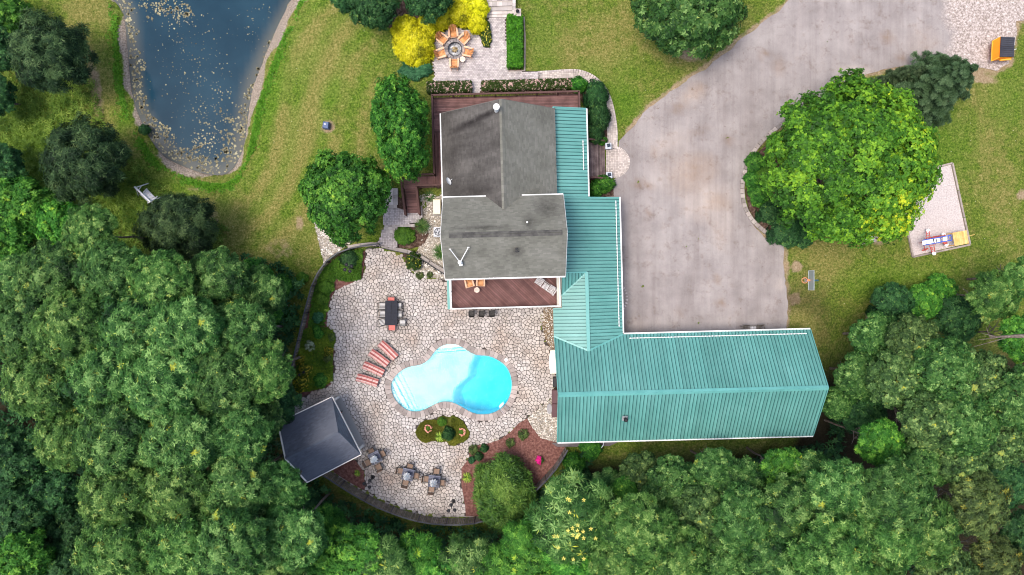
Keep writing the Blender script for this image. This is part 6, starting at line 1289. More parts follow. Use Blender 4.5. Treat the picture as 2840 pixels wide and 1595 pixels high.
def patio_chair(label,cush,backm,cat='chair',name='patio_chair',fabric_back=False,w_=.5):
    t=thing(name,label,cat); q=MB(); q.bbox((0,-.02,.42),(w_-.03,.44,.08 if not fabric_back else .03),0,.02); q.build('seat',cush,t,local=True)
    q=MB()
    for s in (-1,1): q.tube((s*w_/2,.24,.4),(s*w_/2,.33,.88),.015,n=6); q.beam((s*(w_/2+.02),-.22,.6),(s*(w_/2+.02),.26,.62),.045,.02); q.tube((s*(w_/2+.02),-.22,.6),(s*w_/2,-.24,.0),.014,n=6); q.tube((s*w_/2,.24,.4),(s*w_/2,.3,0),.014,n=6); q.tube((s*w_/2,-.24,.4),(s*w_/2,.24,.4),.014,n=6)
    q.tube((-w_/2,.33,.88),(w_/2,.33,.88),.015,n=6); q.tube((-w_/2,-.24,.4),(w_/2,-.24,.4),.014,n=6)
    if not fabric_back:
        for k in range(6): x_=-w_/2+w_*(k+.5)/6; q.tube((x_,.245,.42),(x_,.33,.88),.009,n=5)
    q.build('frame',IRON,t,local=True)
    if fabric_back: q=MB(); q.slab([(-w_/2+.02,.25,.45),(w_/2-.02,.25,.45),(w_/2-.02,.335,.92),(-w_/2+.02,.335,.92)],(0,-1,.15),.02); q.build('back_sling',backm,t,local=True)
    return t
sc=patio_chair('x',STR,None); GS='striped chairs at the dining table'; used=False
for x,y,rz,lb in ((1060,849,PI/2+.0,'striped chair at the upper left of the dining table'),(1061,871,PI/2,'striped chair at the middle left of the dining table'),(1061,894,PI/2+.28,'striped chair at the lower left of the dining table, turned askew'),(1106,847,-PI/2,'striped chair at the upper right of the dining table'),(1107,871,-PI/2,'striped chair at the middle right of the dining table'),(1117,894,-PI/2,'striped chair at the lower right, pulled away from the dining table')):
    p=P(x,y,.42); p.z=0
    if not used: sc.scale=(1.1,1.1,1); sc.location=p; sc.rotation_euler=(0,0,rz); sc['label']=lb; sc['group']=GS; used=True
    else: dup(sc,p,rz,lb)
rc=patio_chair('x',RED,None,w_=.56); used=False
for x,y,rz,lb in ((1085,832,0,'red cushioned chair at the top end of the dining table'),(1087,909,PI,'red cushioned chair at the bottom end of the dining table')):
    p=P(x,y,.42); p.z=0
    if not used: rc.scale=(1.1,1.1,1); rc.location=p; rc.rotation_euler=(0,0,rz); rc['label']=lb; rc['group']='red chairs at the dining table'; used=True
    else: dup(rc,p,rz,lb)
# loungers
m,n,l,b=new_mat('red_striped_cushion'); tc=n.new('ShaderNodeTexCoord'); sx=n.new('ShaderNodeSeparateXYZ'); l.new(tc.outputs['Object'],sx.inputs[0])
a1=mth(n,l,'SINE',mth(n,l,'MULTIPLY',sx.outputs[0],2*PI/.30)); a2=mth(n,l,'SINE',mth(n,l,'MULTIPLY',sx.outputs[0],2*PI/.11)); f=mth(n,l,'ADD',mth(n,l,'MULTIPLY',a1,.6),mth(n,l,'MULTIPLY',a2,.4))
f=mth(n,l,'MULTIPLY_ADD',f,.5); f.node.inputs[2].default_value=.5; l.new(ramp(n,l,f,[(.15,(.26,.05,.045)),(.5,(.42,.15,.13)),(.85,(.66,.5,.45))]),b.inputs['Base Color']); b.inputs['Roughness'].default_value=.95; LC=m
def lounger(label):
    t=thing('sun_lounger',label,'lounger'); # head at -x... long axis x, head at x<0 ; width y
    segs=[((-.95,.62),(-.55,.42)),((-.55,.42),(-.1,.34)),((-.1,.34),(.4,.34)),((.4,.34),(.9,.33))]
    for (x0,z0),(x1,z1) in segs:
        q=MB(); d=math.atan2(z1-z0,x1-x0); L_=math.hypot(x1-x0,z1-z0)-.012
        q.v=[]; c=((x0+x1)/2,0,(z0+z1)/2+.03); q.bbox((0,0,0),(L_,.70,.09),0,.025); mt=Matrix.Rotation(-d,4,'Y'); q.v=[tuple(mt@Vector(v)+Vector(c)) for v in q.v]
        # stripes run along the length: swap x and y in object space
        o=q.build('cushion',LC,t,local=True); 
    return t
LC2=LC
lg=lounger('x'); 
# stripes need width as object x: rotate builder by using y for the pattern
for nd in LC.node_tree.nodes:
    if nd.type=='MATH' and nd.operation=='MULTIPLY' and nd.inputs[0].is_linked and nd.inputs[0].links[0].from_node.type=='SEPXYZ':
        s_=nd.inputs[0].links[0].from_node; LC.node_tree.links.new(s_.outputs[1],nd.inputs[0])
q=MB()
for s in (-1,1):
    q.tube((-.5,s*.35,.34),(.92,s*.35,.28),.018,n=6); q.tube((-.95,s*.35,.6),(-.5,s*.35,.34),.018,n=6)
    for x_ in (-.6,.8): q.tube((x_,s*.35,.3),(x_,s*.35,0),.018,n=6)
for x_,z_ in ((-.95,.6),(.92,.28)): q.tube((x_,-.3,z_),(x_,.3,z_),.018,n=6)
q.build('frame',IRON,lg,local=True); used=False
for i,(hx,hy,fx,fy,lb) in enumerate(((965,1135,1062,1232,'red striped lounger nearest the dining table, topmost of the fanned row'),(893,1200,1000,1283,'red striped lounger second from the dining table'),(842,1290,968,1352,'red striped lounger third in the fanned row'),(795,1382,925,1424,'red striped lounger at the lower end of the row, nearest the pavilion'))):
    hx,fx=700+hx/2.679,700+fx/2.679; hy,fy=530+hy/2.679,530+fy/2.679; rz=math.atan2(-(fy-hy),fx-hx); p=P((hx+fx)/2,(hy+fy)/2,.3); p.z=0
    if not used: lg.location=p; lg.rotation_euler=(0,0,rz); lg['label']=lb; lg['group']='red striped sun loungers by the pool'; used=True
    else: dup(lg,p,rz,lb)
# square tables with four taupe chairs and a closed umbrella each
SLT=M('slate_table',[(.05,.055,.085),(.085,.09,.13)],3,.45,tint=.4)
def square_table(label):
    t=thing('square_table',label,'table')
    for i in range(8): q=MB(); q.bbox((0,-.44+i*.126,.71),(1.0,.115,.025),0,.005,random.random()); q.build('table_slat',SLT,t,local=True)
    q=MB(); q.box((0,0,.68),(.96,.96,.04)); q.build('frame',IRON,t,local=True)
    for x_ in (-.44,.44):
        for y_ in (-.44,.44): q=MB(); q.box((x_,y_,.33),(.05,.05,.66)); q.build('leg',IRON,t,local=True)
    return t
def umbrella(label):
    t=thing('patio_umbrella',label,'umbrella'); q=MB(); q.tube((0,0,0),(0,0,2.35),.022,n=8); q.tube((0,0,0),(0,0,.1),.22,n=12); q.build('pole',IRON,t,local=True)
    q=MB(); m_=18; rg_=[]
    for r_,z_,f_ in ((.03,2.32,0),(.13,2.05,.25),(.19,1.7,.35),(.22,1.5,.1),(.33,1.25,.25),(.38,1.12,.35)):
        rg_.append([(r_*(1-f_*(k%2)+random.uniform(-.1,.1)*(r_>.1))*math.cos(2*PI*k/m_),r_*(1-f_*(k%2)+random.uniform(-.1,.1)*(r_>.1))*math.sin(2*PI*k/m_),z_+(random.uniform(-.08,.08) if z_<1.2 else 0)) for k in range(m_)])
    for r0_,r1_ in zip(rg_[:-1],rg_[1:]):
        for k in range(m_): q.add([r0_[k],r1_[k],r1_[(k+1)%m_],r0_[(k+1)%m_]],[(0,1,2,3)])
    q.tube((0,0,2.28),(0,0,2.36),.06,.03,8); q.build('canopy',M('white_canvas',[(.78,.78,.76),(.82,.82,.8)],3,.8),t,local=True)
    q=MB(); q.sphere((0,0,2.4),.035,6,4); q.build('finial',IRON,t,local=True); return t
tt=square_table('x'); uu=umbrella('x'); cc_=patio_chair('x',TAUPE,TAUPE,fabric_back=True,w_=.54); first=True; fc=True
for nm_,(tx,ty,ang),chs in (('nearest the pavilion',(912,575,R(27)),((885,528),(966,545),(855,612),(938,645))),('in the middle of the three',(1155,700,R(-12)),((1170,640),(1215,708),(1098,672),(1137,762))),('furthest right of the three',(1350,750,R(-6)),((1368,675),(1408,760),(1290,732),(1330,812)))):
    px,py=W2(tx,ty); p=P(px,py,.7); p.z=0; lb='square slate blue slatted table '+nm_
    if first: tt.location=p; tt.rotation_euler=(0,0,ang); tt['label']=lb; tt['group']='square tables with folded umbrellas'; uu.location=p; uu['label']='closed white umbrella in the square table '+nm_; uu['group']='closed white umbrellas'
    else: dup(tt,p,ang,lb); dup(uu,p,random.random()*6,'closed white umbrella in the square table '+nm_)
    first=False
    for (cx_,cy_),w in zip(chs,('above','right of','left of','below')):
        qx,qy=W2(cx_,cy_); c=P(qx,qy,.45); c.z=0; d=(p-c); rz=math.atan2(d.y,d.x)+PI/2; L_=round((rz-ang)/(PI/2)); rz=ang+L_*PI/2; lb='taupe sling chair '+w+' the square table '+nm_
        if fc: cc_.location=c; cc_.rotation_euler=(0,0,rz); cc_['label']=lb; cc_['group']='taupe chairs at the square tables'; fc=False
        else: dup(cc_,c,rz,lb)
# lamp posts with globe heads
def lamppost(label,k=3):
    t=thing('lamp_post',label,'lamp',(0,0,0)); q=MB(); q.tube((0,0,0),(0,0,.08),.2,.17,10); q.tube((0,0,.08),(0,0,.65),.11,.04,8); q.tube((0,0,.5),(0,0,1.95),.035,n=8); q.build('pole',IRON,t,local=True)
    for i in range(k):
        a=2*PI*i/k+.5; e=Vector((.31*math.cos(a),.31*math.sin(a),1.95)); q=MB(); q.tube((0,0,1.9),e,.014,n=6); q.build('arm',IRON,t,local=True)
        q=MB(); q.tube(e+Vector((0,0,-.14)),e+Vector((0,0,.06)),.09,.155,10); q.tube(e+Vector((0,0,.06)),e+Vector((0,0,.12)),.155,.05,10); q.build('lamp_head',IRON,t,local=True)
    return t
lp=lamppost('black lamp post with three heads at the left end of the curved fence'); lp.location=P(1033.5,1323.5,0); lp.rotation_euler=(0,0,2.6); GL='black multi-headed lamp posts'; lp['group']=GL
dup(lp,P(1257.5,1390,0),1.2,'black lamp post with three heads at the right corner of the patio end')
l4=lamppost('black lamp post with four heads in the upper fence bed',4); l4.location=P(981,745,0)
l2=lamppost('small black lamp post among the gold flowering plants',2); l2.location=P(846,1032,0); l2.scale=(.7,.7,.5)
# bar stools
bs_=thing('bar_stool','black woven bar stool under the balcony, leftmost','stool'); WK=M('black_wicker',[(.008,.008,.01),(.035,.032,.03),(.10,.095,.09)],22,.7,.8,30)
q=MB(); q.bbox((0,0,.72),(.46,.46,.07),0,.02); q.build('seat',WK,bs_,local=True)
q=MB(); q.slab([(-.23,-.24,.75),(.23,-.24,.75),(.21,-.32,1.12),(-.21,-.32,1.12)],(0,1,.2),.03); q.build('backrest',WK,bs_,local=True)
for s in (-1,1): q=MB(); q.bbox((s*.24,-.03,.92),(.05,.4,.04),0,.01); q.build('armrest',WK,bs_,local=True)
for x_ in (-.2,.2):
    for y_ in (-.2,.2): q=MB(); q.tube((x_,y_,.7),(x_*1.15,y_*1.15,0),.018,n=6); q.build('leg',IRON,bs_,local=True)
for i,(x,lb) in enumerate(((1308,'black woven bar stool under the balcony, leftmost'),(1336,'black woven bar stool under the balcony, the middle one'),(1364,'black woven bar stool under the balcony, rightmost'))):
    p=P(x,869.5-i*.5,.75); p.z=0
    if i==0: bs_.location=p; bs_['group']='black bar stools at the counter'
    else: dup(bs_,p,random.uniform(-.1,.1),lb)
# balcony glider bench: two seats with a small table between
GW=M('grey_wood',[(.36,.33,.31),(.5,.47,.45),(.62,.6,.58)],4,.85,tint=.3)
def tete(label,wood,with_table=True):
    t=thing('glider_bench',label,'bench'); 
    for s in (-1,1):
        for i in range(6): q=MB(); x=s*.62-.25+i*.095; q.beam((x,-.3,.42),(x,.2,.36),.07,.02,random.random()); q.build('seat_slat',wood,t,local=True)
        for i in range(6): q=MB(); x=s*.62-.25+i*.095; q.beam((x,.2,.34),(x,.36,.92+.05*math.sin(i/5*PI)),.07,.02,random.random()); q.build('back_slat',wood,t,local=True)
        q=MB(); q.bbox((s*.98,-.05,.62),(.1,.62,.03),0,.006); q.build('armrest',wood,t,local=True)
        for y_ in (-.3,.22): q=MB(); q.box((s*.98,y_,.3),(.06,.06,.6)); q.build('leg',wood,t,local=True)
    for i in range(6): q=MB(); x=-.22+i*.088; q.beam((x,-.33,.56),(x,.18,.56),.075,.02,random.random()); q.build('table_slat',wood,t,local=True)
    q=MB(); q.beam((-1,-.3,.36),(1,-.3,.36),.04,.08); q.beam((-1,.2,.32),(1,.2,.32),.04,.08); q.beam((-1,.3,.7),(1,.3,.7),.03,.06); q.build('frame',wood,t,local=True); return t
gl_=tete('weathered grey double seat with a middle table in the right corner of the balcony',GW); p=P(1514,793,BZ+.45); p.z=BZ; gl_.location=p; gl_.rotation_euler=(0,0,R(-35)); gl_.scale=(.92,.92,.92)
g2=tete('weathered brown wooden double bench against the garage wall',M('old_wood',[(.12,.1,.085),(.2,.175,.15)],4,.85,tint=.3)); p=P(2087,909,1.8); p.z=hz(p.x,p.y)+.05; g2.location=p+Vector((0,-.05,0)); g2.rotation_euler=(0,0,R(181.5)+PI); g2.scale=(.95,.9,.95)
for c in g2.children:
    if c.name.startswith('table_slat'): c.data=c.data.copy(); c.data.materials[0]=GW
# things along the garage's west wall
st=thing('storage_bench','long cream storage bench with a curved lid against the garage wall','bench',P(1535,1004,.0)); CR=M('cream_paint',[(.72,.62,.52),(.8,.72,.62)],2,.6)
p=P(1533,1004,.9); st.location=(p.x,p.y,0); st.rotation_euler=(0,0,0)
q=MB(); q.bbox((.08,0,.44),(.5,2.0,.88),0,.02); q.build('body',CR,st,local=True); q=MB(); q.prism([(-.2,-1.0),(-.29,-.5),(-.31,0),(-.29,.5),(-.2,1.0),(-.12,1.0),(-.15,.5),(-.16,0),(-.15,-.5),(-.12,-1.0)],.86,.92,.01); q.build('front_rail',CR,st,local=True)
gr_=thing('grill','small black grill box against the garage wall between bench and cabinets','grill'); p=P(1542,1060,1.0); gr_.location=(p.x,p.y,0); q=MB(); q.bbox((0,0,.9),(.5,.85,.3),0,.04); q.build('lid',IRON,gr_,local=True); q=MB(); q.box((0,0,.4),(.4,.7,.75)); q.build('cart',IRON,gr_,local=True); q=MB(); q.tube((-.27,-.3,.95),(-.27,.3,.95),.015,n=6); q.build('handle',M('chrome',[(.6,.6,.62)]),gr_,local=True)
for y,h,lb in ((1101,1.0,'brown lidded cabinet against the garage wall, the upper one'),(1139,1.0,'brown lidded cabinet against the garage wall, the lower one')):
    p=P(1540,y,1.0); t=thing('cabinet',lb,'cabinet',(p.x,p.y,0),0,'brown cabinets against the garage'); BC=M('brown_vinyl',[(.075,.035,.04),(.1,.05,.055)],2,.6)
    q=MB(); q.bbox((.02,0,.95),(.62,1.14,.1),0,.03); q.build('lid',BC,t,local=True); q=MB(); q.box((.05,0,.45),(.52,1.05,.9)); q.build('body',M('cabinet_wood',[(.2,.1,.07),(.26,.14,.1)],3,.7),t,local=True)
p=P(1524,1134,.1); q=MB(); q.prism([(p.x+.24*math.cos(a),p.y+.46*math.sin(a)) for a in np.linspace(0,2*PI,17)[:-1]],0,.14,.02); q.build('stone_slab',M('grey_slab',[(.26,.25,.26),(.32,.31,.31)],3,.9),label='grey oval stone slab in front of the brown cabinets',cat='stone slab')
# west side: chest and air conditioner
p=P(1211,573,1.9); t=thing('utility_box','cream rectangular chest on the gravel beside the house wall','box',(p.x,p.y,1.2)); q=MB(); q.bbox((0,0,.62),(.62,1.22,.1),0,.02); q.build('lid',M('cream_metal',[(.78,.7,.5)],1,.6),t,local=True); q=MB(); q.box((0,0,.25),(.55,1.15,.64)); q.build('body',M('tan_metal',[(.4,.3,.16)],1,.6),t,local=True); q=MB(); q.box((0,0,-.2),(.75,1.3,.26)); q.build('base',FND,t,local=True)
p=P(1215,643,1.5); t=thing('air_conditioner','grey outdoor air conditioner with a round fan grille beside the house','air conditioner',(p.x,p.y,.65)); AC=M('light_grey_metal',[(.55,.56,.6)],1,.5)
q=MB(); q.bbox((0,0,.4),(.78,.8,.8),0,.03); q.build('casing',AC,t,local=True); q=MB()
for r_ in (.30,.22,.14): 
    for i in range(20): a=2*PI*i/20; a2=2*PI*(i+1)/20; q.tube((r_*math.cos(a),r_*math.sin(a),.82),(r_*math.cos(a2),r_*math.sin(a2),.82),.012 if r_<.3 else .03,n=5)
q.build('fan_grille',IRON,t,local=True); q=MB()
for i in range(4): a=i*PI/2+.3; q.slab([(.03*math.cos(a),.03*math.sin(a),.806),(.26*math.cos(a-.3),.26*math.sin(a-.3),.806),(.26*math.cos(a+.3),.26*math.sin(a+.3),.806)],(0,0,1),.004)
q.sphere((.03,-.03,.82),.07,8,4); q.build('fan',M('fan_grey',[(.12,.13,.15)],1,.5),t,local=True)
# concrete kerb wall at the pool gate and rails
CONC=M('concrete',[(.3,.26,.235),(.38,.34,.31)],3,.9,.2,20)
def lowwall(pts,w_,z0,z1,label,name='retaining_wall'):
    q=MB(); ps=[P(*p,z1) for p in pts]
    for a,b in zip(ps[:-1],ps[1:]):
        d=(b-a).normalized(); nn_=Vector((-d.y,d.x,0))*w_/2; a2=a-d*.02; b2=b+d*.02; q.prism([tuple((a2+nn_)[:2]),tuple((b2+nn_)[:2]),tuple((b2-nn_)[:2]),tuple((a2-nn_)[:2])],z0,z1)
    q.build(name,CONC,label=label,cat='wall')
lowwall([(965,686),(1000,680),(1030,677),(1056,680),(1090,690),(1130,698),(1160,708),(1190,728),(1238,756)],.32,-.1,.38,'low curving concrete wall along the top of the patio')
def rail(pts,label,h=1.1,z0=.38):
    t=thing('handrail',label,'railing',P(*pts[0],z0)); ps=[P(*p,z0) for p in pts]; q=MB()
    for a,b in zip(ps[:-1],ps[1:]): q.tube(a+Vector((0,0,h)),b+Vector((0,0,h)),.03,n=6); q.tube(a+Vector((0,0,.15)),b+Vector((0,0,.15)),.02,n=6)
    q.build('rails',IRON,t); q=MB()
    for a,b in zip(ps[:-1],ps[1:]):
        k=int((b-a).length/.12)
        for i in range(k): p=a+(b-a)*i/k; q.box(p+Vector((0,0,h/2)),(.015,.015,h))
    q.build('balusters',IRON,t,kind='stuff')
rail([(1060,689),(1095,697),(1134,705),(1175,722),(1205,742),(1236,762)],'black iron railing from the pool gate to the house corner')
gt=thing('pool_gate','black iron pool gate standing open at the top of the patio','gate',P(1055,685,.1)); a=P(1052,684,.1); b=P(1020,692,.1); q=MB()
for z_ in (.15,1.15): q.tube(a+Vector((0,0,z_)),b+Vector((0,0,z_)),.02,n=6)
for i in range(10): p=a+(b-a)*i/9; q.box(p+Vector((0,0,.62)),(.018,.018,1.1))
q.build('gate_leaf',IRON,gt); q=MB(); q.box(a+Vector((0,0,.65)),(.07,.07,1.3)); q.build('post',IRON,gt)
# fence along the drop
fe=thing('picket_fence','long curved fence of dark brown pickets round the outer edge of the patio','fence',(-16,-10,0)); FW=M('fence_wood',[(.10,.078,.07),(.17,.135,.12),(.24,.2,.18)],3,.9,.2,20,tint=.35)
fpts=[Vector((x,y,0)) for x,y in FENCE]; fs=[0]
for i in range(len(fpts)-1): fs.append(fs[-1]+(fpts[i+1]-fpts[i]).length)
def fat(s):
    i=0
    while i<len(fs)-2 and fs[i+1]<s: i+=1
    return fpts[i]+(fpts[i+1]-fpts[i])*((s-fs[i])/(fs[i+1]-fs[i])), (fpts[i+1]-fpts[i]).normalized()
pitch=.15; npk=int(fs[-1]/pitch); FHt=1.7; rs_=random.Random(2); order=sorted(range(npk),key=lambda k:-(fat((k+.5)*pitch)[0].length)); big=set(order[:300]); rest=MB()
for k in range(npk):
    p,d=fat((k+.5)*pitch); hh=FHt
    if p.y>-8: hh=1.2
    q=rest if k not in big else MB(); z0=-.5 if p.y<-3 else -.05
    q.box(p+Vector((0,0,(hh+z0)/2)),(pitch-.04,.022,hh-z0),math.atan2(d.y,d.x),rs_.random())
    if k in big: q.build('picket',FW,fe,own=True)
rest.build('pickets',FW,fe,kind='stuff')
s=0
while s<fs[-1]:
    e=min(s+2.4,fs[-1]); a,d=fat(s); b,_=fat(e-.001); hh=1.2 if a.y>-8 else FHt
    nn_=Vector((-d.y,d.x,0))*(-.05)
    q=MB(); q.box(a+Vector((0,0,hh/2-.2)),(.09,.09,hh+.5),math.atan2(d.y,d.x)); q.build('post',IRON,fe,own=True)
    q=MB(); m_=a.lerp(b,.5); mm,_d=fat((s+e)/2); q.beam(a+Vector((0,0,hh+.0)),mm+Vector((0,0,hh)),.11,.04); q.beam(mm+Vector((0,0,hh+.001)),b+Vector((0,0,hh+.001)),.11,.04); q.build('top_rail',M('rail_grey',[(.05,.052,.06)],1,.5),fe,own=True)
    s=e
wl=MB(); 
for i in range(len(fpts)-1):
    if fpts[i].y<-2: wl.beam(fpts[i]+Vector((0,0,-1.1)),fpts[i+1]+Vector((0,0,-1.1)),.3,2.1)
wl.build('retaining_wall',CONC,label='concrete retaining wall under the curved picket fence',cat='wall')
# hose and blue tarp behind fence, downspout
q=MB(); pts=[P(1674,1226,1.4),P(1673,1235,1.0),P(1660,1252,.3),P(1645,1272,.2)]
for a,b in zip(pts[:-1],pts[1:]): q.tube(a,b,.035,n=6)
q.build('drain_pipe',M('pipe_grey',[(.5,.55,.58)],1,.5),label='pale drain pipe running from the garage wall into the grass',cat='pipe')
q=MB(); q.prism([tuple(P(*p)[:2]) for p in [(1530,1228),(1700,1222),(1712,1226),(1690,1236),(1600,1238),(1545,1238)]],-.6,.15); q.build('paved_strip',M('dark_pad',[(.1,.085,.09),(.14,.12,.12)],3,.9),kind='structure')
q=MB(); p=P(798,1092,.1); q.bbox(p+Vector((0,0,-.3)),(.5,1.3,.5),.2,.1); q.build('blue_tarp',M('blue_cloth',[(.02,.05,.16)],2,.6),label='dark blue covered bundle outside the fence left of the pavilion',cat='tarp')
# ---- lawn things
p=P(908,351); t=thing('garden_box','small dark blue box standing in a dry patch of the pond lawn','box',p,-.1); NB=M('navy_plastic',[(.04,.07,.16),(.07,.11,.22)],4,.35)
q=MB(); q.bbox((0,0,.28),(.52,.58,.56),0,.05); q.build('body',NB,t,local=True); q=MB(); q.bbox((0,0,.58),(.48,.54,.06),0,.03); q.build('lid',NB,t,local=True); q=MB(); q.box((-.06,.06,.615),(.16,.06,.012)); q.build('handle',M('white_plastic',[(.8,.8,.78)]),t,local=True)
# lawn swing (weathered A-frame)
SW=M('silver_wood',[(.5,.49,.5),(.62,.61,.63),(.72,.71,.73)],5,.85,tint=.2)
def Z6(x,y): return (360+x/16.075,490+y/16.075)
c=P(*Z6(900,750)); g=c.z; t=thing('lawn_swing','weathered silver wooden swing bench hanging in an a-frame below the pond','swing',c)
tp0=P(*Z6(250,490),g+2.0); tp1=P(*Z6(890,1100),g+2.0); dn=P(*Z6(880,270),g+.0); 
ax=(tp1-tp0).normalized(); pr=Vector((-ax.y,ax.x,0)); pr=pr if pr.y>0 else -pr
q=MB(); q.beam(tp0-ax*.1,tp1+ax*.1,.12,.14); q.build('top_beam',SW,t)
for tp,f1,f2 in ((tp0,P(*Z6(880,270),g),P(*Z6(420,600),g+.9)),(tp1,P(*Z6(1570,850),g),P(*Z6(1060,1245),g))):
    for f_ in (f1,(tp-(f1-tp)*.35)*1.0 if False else f2): 
        f_=Vector((f_.x,f_.y,g-.1)) if f_ is not f2 or tp is tp1 else Vector((f_.x-.6,f_.y-.4,g-.1)); q=MB(); q.beam(tp,f_,.09,.05); q.build('leg',SW,t,own=True)
    q=MB(); m1=tp.lerp(f1,.45); q.beam(m1+Vector((0,0,0)),Vector((f2.x,f2.y,m1.z-.1)),.07,.04); q.build('cross_brace',SW,t,own=True)
s0=P(*Z6(780,560),g+.9); s1=P(*Z6(1150,900),g+.9); sl_=P(*Z6(1180,930),g+.9); seatc=P(*Z6(900,810),g+.45)
for i in range(9):
    f=i/8; a=P(*Z6(800+330*f,580+340*f),g+.5); b=P(*Z6(650+330*f,760+300*f),g+.46); q=MB(); q.beam(a,b,.10,.025,random.random()); q.build('seat_slat',SW,t,own=True)
    q=MB(); e=b-pr*.18+Vector((0,0,.5)); q.beam(b+Vector((0,0,.02)),e,.09,.022,random.random()); q.build('back_slat',SW,t,own=True)
for xy in ((680,620),(1140,960)):
    a=P(*Z6(*xy),g+.75); q=MB(); q.beam(a+pr*.25,a-pr*.25,.08,.03); q.build('armrest',SW,t,own=True)
    for s_ in (1,-1): q=MB(); tpn=tp0.lerp(tp1,.2 if xy[0]<900 else .85); q.tube(a+pr*.22*s_,tpn,.008,n=5); q.build('chain',IRON,t,own=True)
# basketball hoop
p=P(2218,780); t=thing('basketball_hoop','basketball hoop on a blue pole with a clear backboard facing the driveway','basketball hoop',(p.x,p.y,p.z)); BL=M('blue_paint',[(.03,.14,.22)],1,.4); g=p.z
base=P(2236,778.5,g); pole_t=P(2222,779,g+2.9); 
q=MB(); q.box(base+Vector((.05,0,.12)),(.3,.22,.3)); q.tube(base+Vector((0,0,0)),base+Vector((0,0,2.2)),.07,n=8); q.beam(base+Vector((0,0,2.2)),base+Vector((-.75,0,2.95)),.09,.09); q.beam(base+Vector((0,0,1.6)),base+Vector((-.7,0,2.6)),.05,.05); q.build('pole',BL,t)
bc=base+Vector((-.85,0,2.95)); q=MB(); q.box(bc,(.03,1.5,.95),0,ry=-.0); q.build('backboard',M('smoky_acrylic',[(.2,.24,.22)],1,.15),t)
q=MB()
for z_ in (-.5,.5): q.beam(bc+Vector((-.02,-.8,z_)),bc+Vector((-.02,.8,z_)),.035,.035)
for y_ in (-.78,.78): q.beam(bc+Vector((-.02,y_,-.5)),bc+Vector((-.02,y_,.5)),.035,.035)
q.build('backboard_frame',M('pale_grey_paint',[(.4,.45,.46)],1,.5),t)
OR=M('orange_rim',[(.7,.2,.06),(.8,.35,.2)],3,.5); q=MB(); rc_=bc+Vector((-.45,0,-.2))
for i in range(18): a=2*PI*i/18; a2=2*PI*(i+1)/18; q.tube(rc_+Vector((.23*math.cos(a),.23*math.sin(a),0)),rc_+Vector((.23*math.cos(a2),.23*math.sin(a2),0)),.02,n=6)
q.beam(bc+Vector((-.02,0,-.2)),rc_+Vector((.22,0,0)),.14,.03); q.build('rim',OR,t); q=MB()
for i in range(10): a=2*PI*i/10; q.tube(rc_+Vector((.23*math.cos(a),.23*math.sin(a),0)),rc_+Vector((.12*math.cos(a+.5),.12*math.sin(a+.5),-.4)),.008,n=4); q.tube(rc_+Vector((.23*math.cos(a),.23*math.sin(a),0)),rc_+Vector((.12*math.cos(a-.5),.12*math.sin(a-.5),-.4)),.008,n=4)
q.build('net',M('net_orange',[(.8,.5,.38)],1,.8),t)
# white round table on pavers
p=P(2411,664,2.0); g=hz(p.x,p.y); t=thing('round_table','bright white round table on stone slabs beside the big maple','table',(p.x,p.y,g)); q=MB(); q.tube((0,0,.68),(0,0,.73),.36,n=28); q.build('table_top',M('white_plastic',[(.8,.8,.78)]),t,local=True); q=MB(); q.tube((0,0,0),(0,0,.68),.05,n=8); q.tube((0,0,0),(0,0,.05),.2,n=10); q.build('pedestal',IRON,t,local=True)
SLB=M('pink_slab',[(.3,.24,.225),(.38,.31,.29)],3,.9)
for pts,lb in (([(2420,655),(2430,638),(2433,655),(2437,668),(2422,672)],'right hand paving slab under the white round table'),([(2386,666),(2400,664),(2404,676),(2390,680)],'left hand paving slab beside the white round table'),([(2402,652),(2418,640),(2430,636),(2420,656),(2404,664)],'upper paving slab under the white round table')):
    q=MB(); q.prism([tuple(P(*p)[:2]) for p in pts],1.2,1.46,.02); q.build('paving_slab',SLB,label=lb,cat='slab')
# stone step at hoop? playground set
def Y4(x,y): return (2480+x/4.992,440+y/4.992)
g=hz(*P(2600,680)[:2])+.06; t=thing('playset','red and blue metal play structure with white round seats in the gravel','playground equipment',P(*Y4(560,1150))); 
PRD=M('red_paint',[(.62,.08,.06)],1,.4); PBL=M('blue_play_paint',[(.04,.1,.5)],1,.4); WP=M('white_plastic',[(.8,.8,.78)])
A0_=P(*Y4(400,1165),g+1.9); A1_=P(*Y4(790,1095),g+1.9); ax=(A1_-A0_).normalized(); pr=Vector((-ax.y,ax.x,0))
q=MB(); 
for s in (-1,1): q.tube(A0_+pr*.2*s,A1_+pr*.2*s,.04,n=8)
for i in range(12): c=A0_.lerp(A1_,i/11); q.tube(c-pr*.2,c+pr*.2,.02,n=6)
q.build('climbing_rail',PBL,t)
for f in (.02,.17,.31,.4,.5,.76):
    c=A0_.lerp(A1_,f)+Vector((0,0,.05)); q=MB(); pl=[tuple((c+ax*a+pr*b)[:2]) for a,b in ((-.16,-.17),(.16,-.17),(.16,.17),(-.16,.17))]; q.prism(pl,c.z,c.z+.04,.02); q.build('white_panel',WP,t,own=True)
for (hx,hy),(sx_,sy_) in (((470,1130),(465,1000)),((520,1200),(547,1310)),((690,1090),(680,1055)),((700,1160),(718,1190))):
    a=P(*Y4(hx,hy),g+1.7); b=P(*Y4(sx_,sy_),g+.5); q=MB()
    for s in (-1,1): q.tube(a+ax*.18*s,b+ax*.12*s,.028,n=6)
    for k in range(4): c=a.lerp(b,k/4); q.tube(c-ax*.16,c+ax*.16,.022,n=6)
    q.build('swing_arm',PRD,t,own=True); q=MB(); q.tube(b,b+Vector((0,0,.06)),.17,n=14); q.build('round_seat',WP,t,own=True)
q=MB()
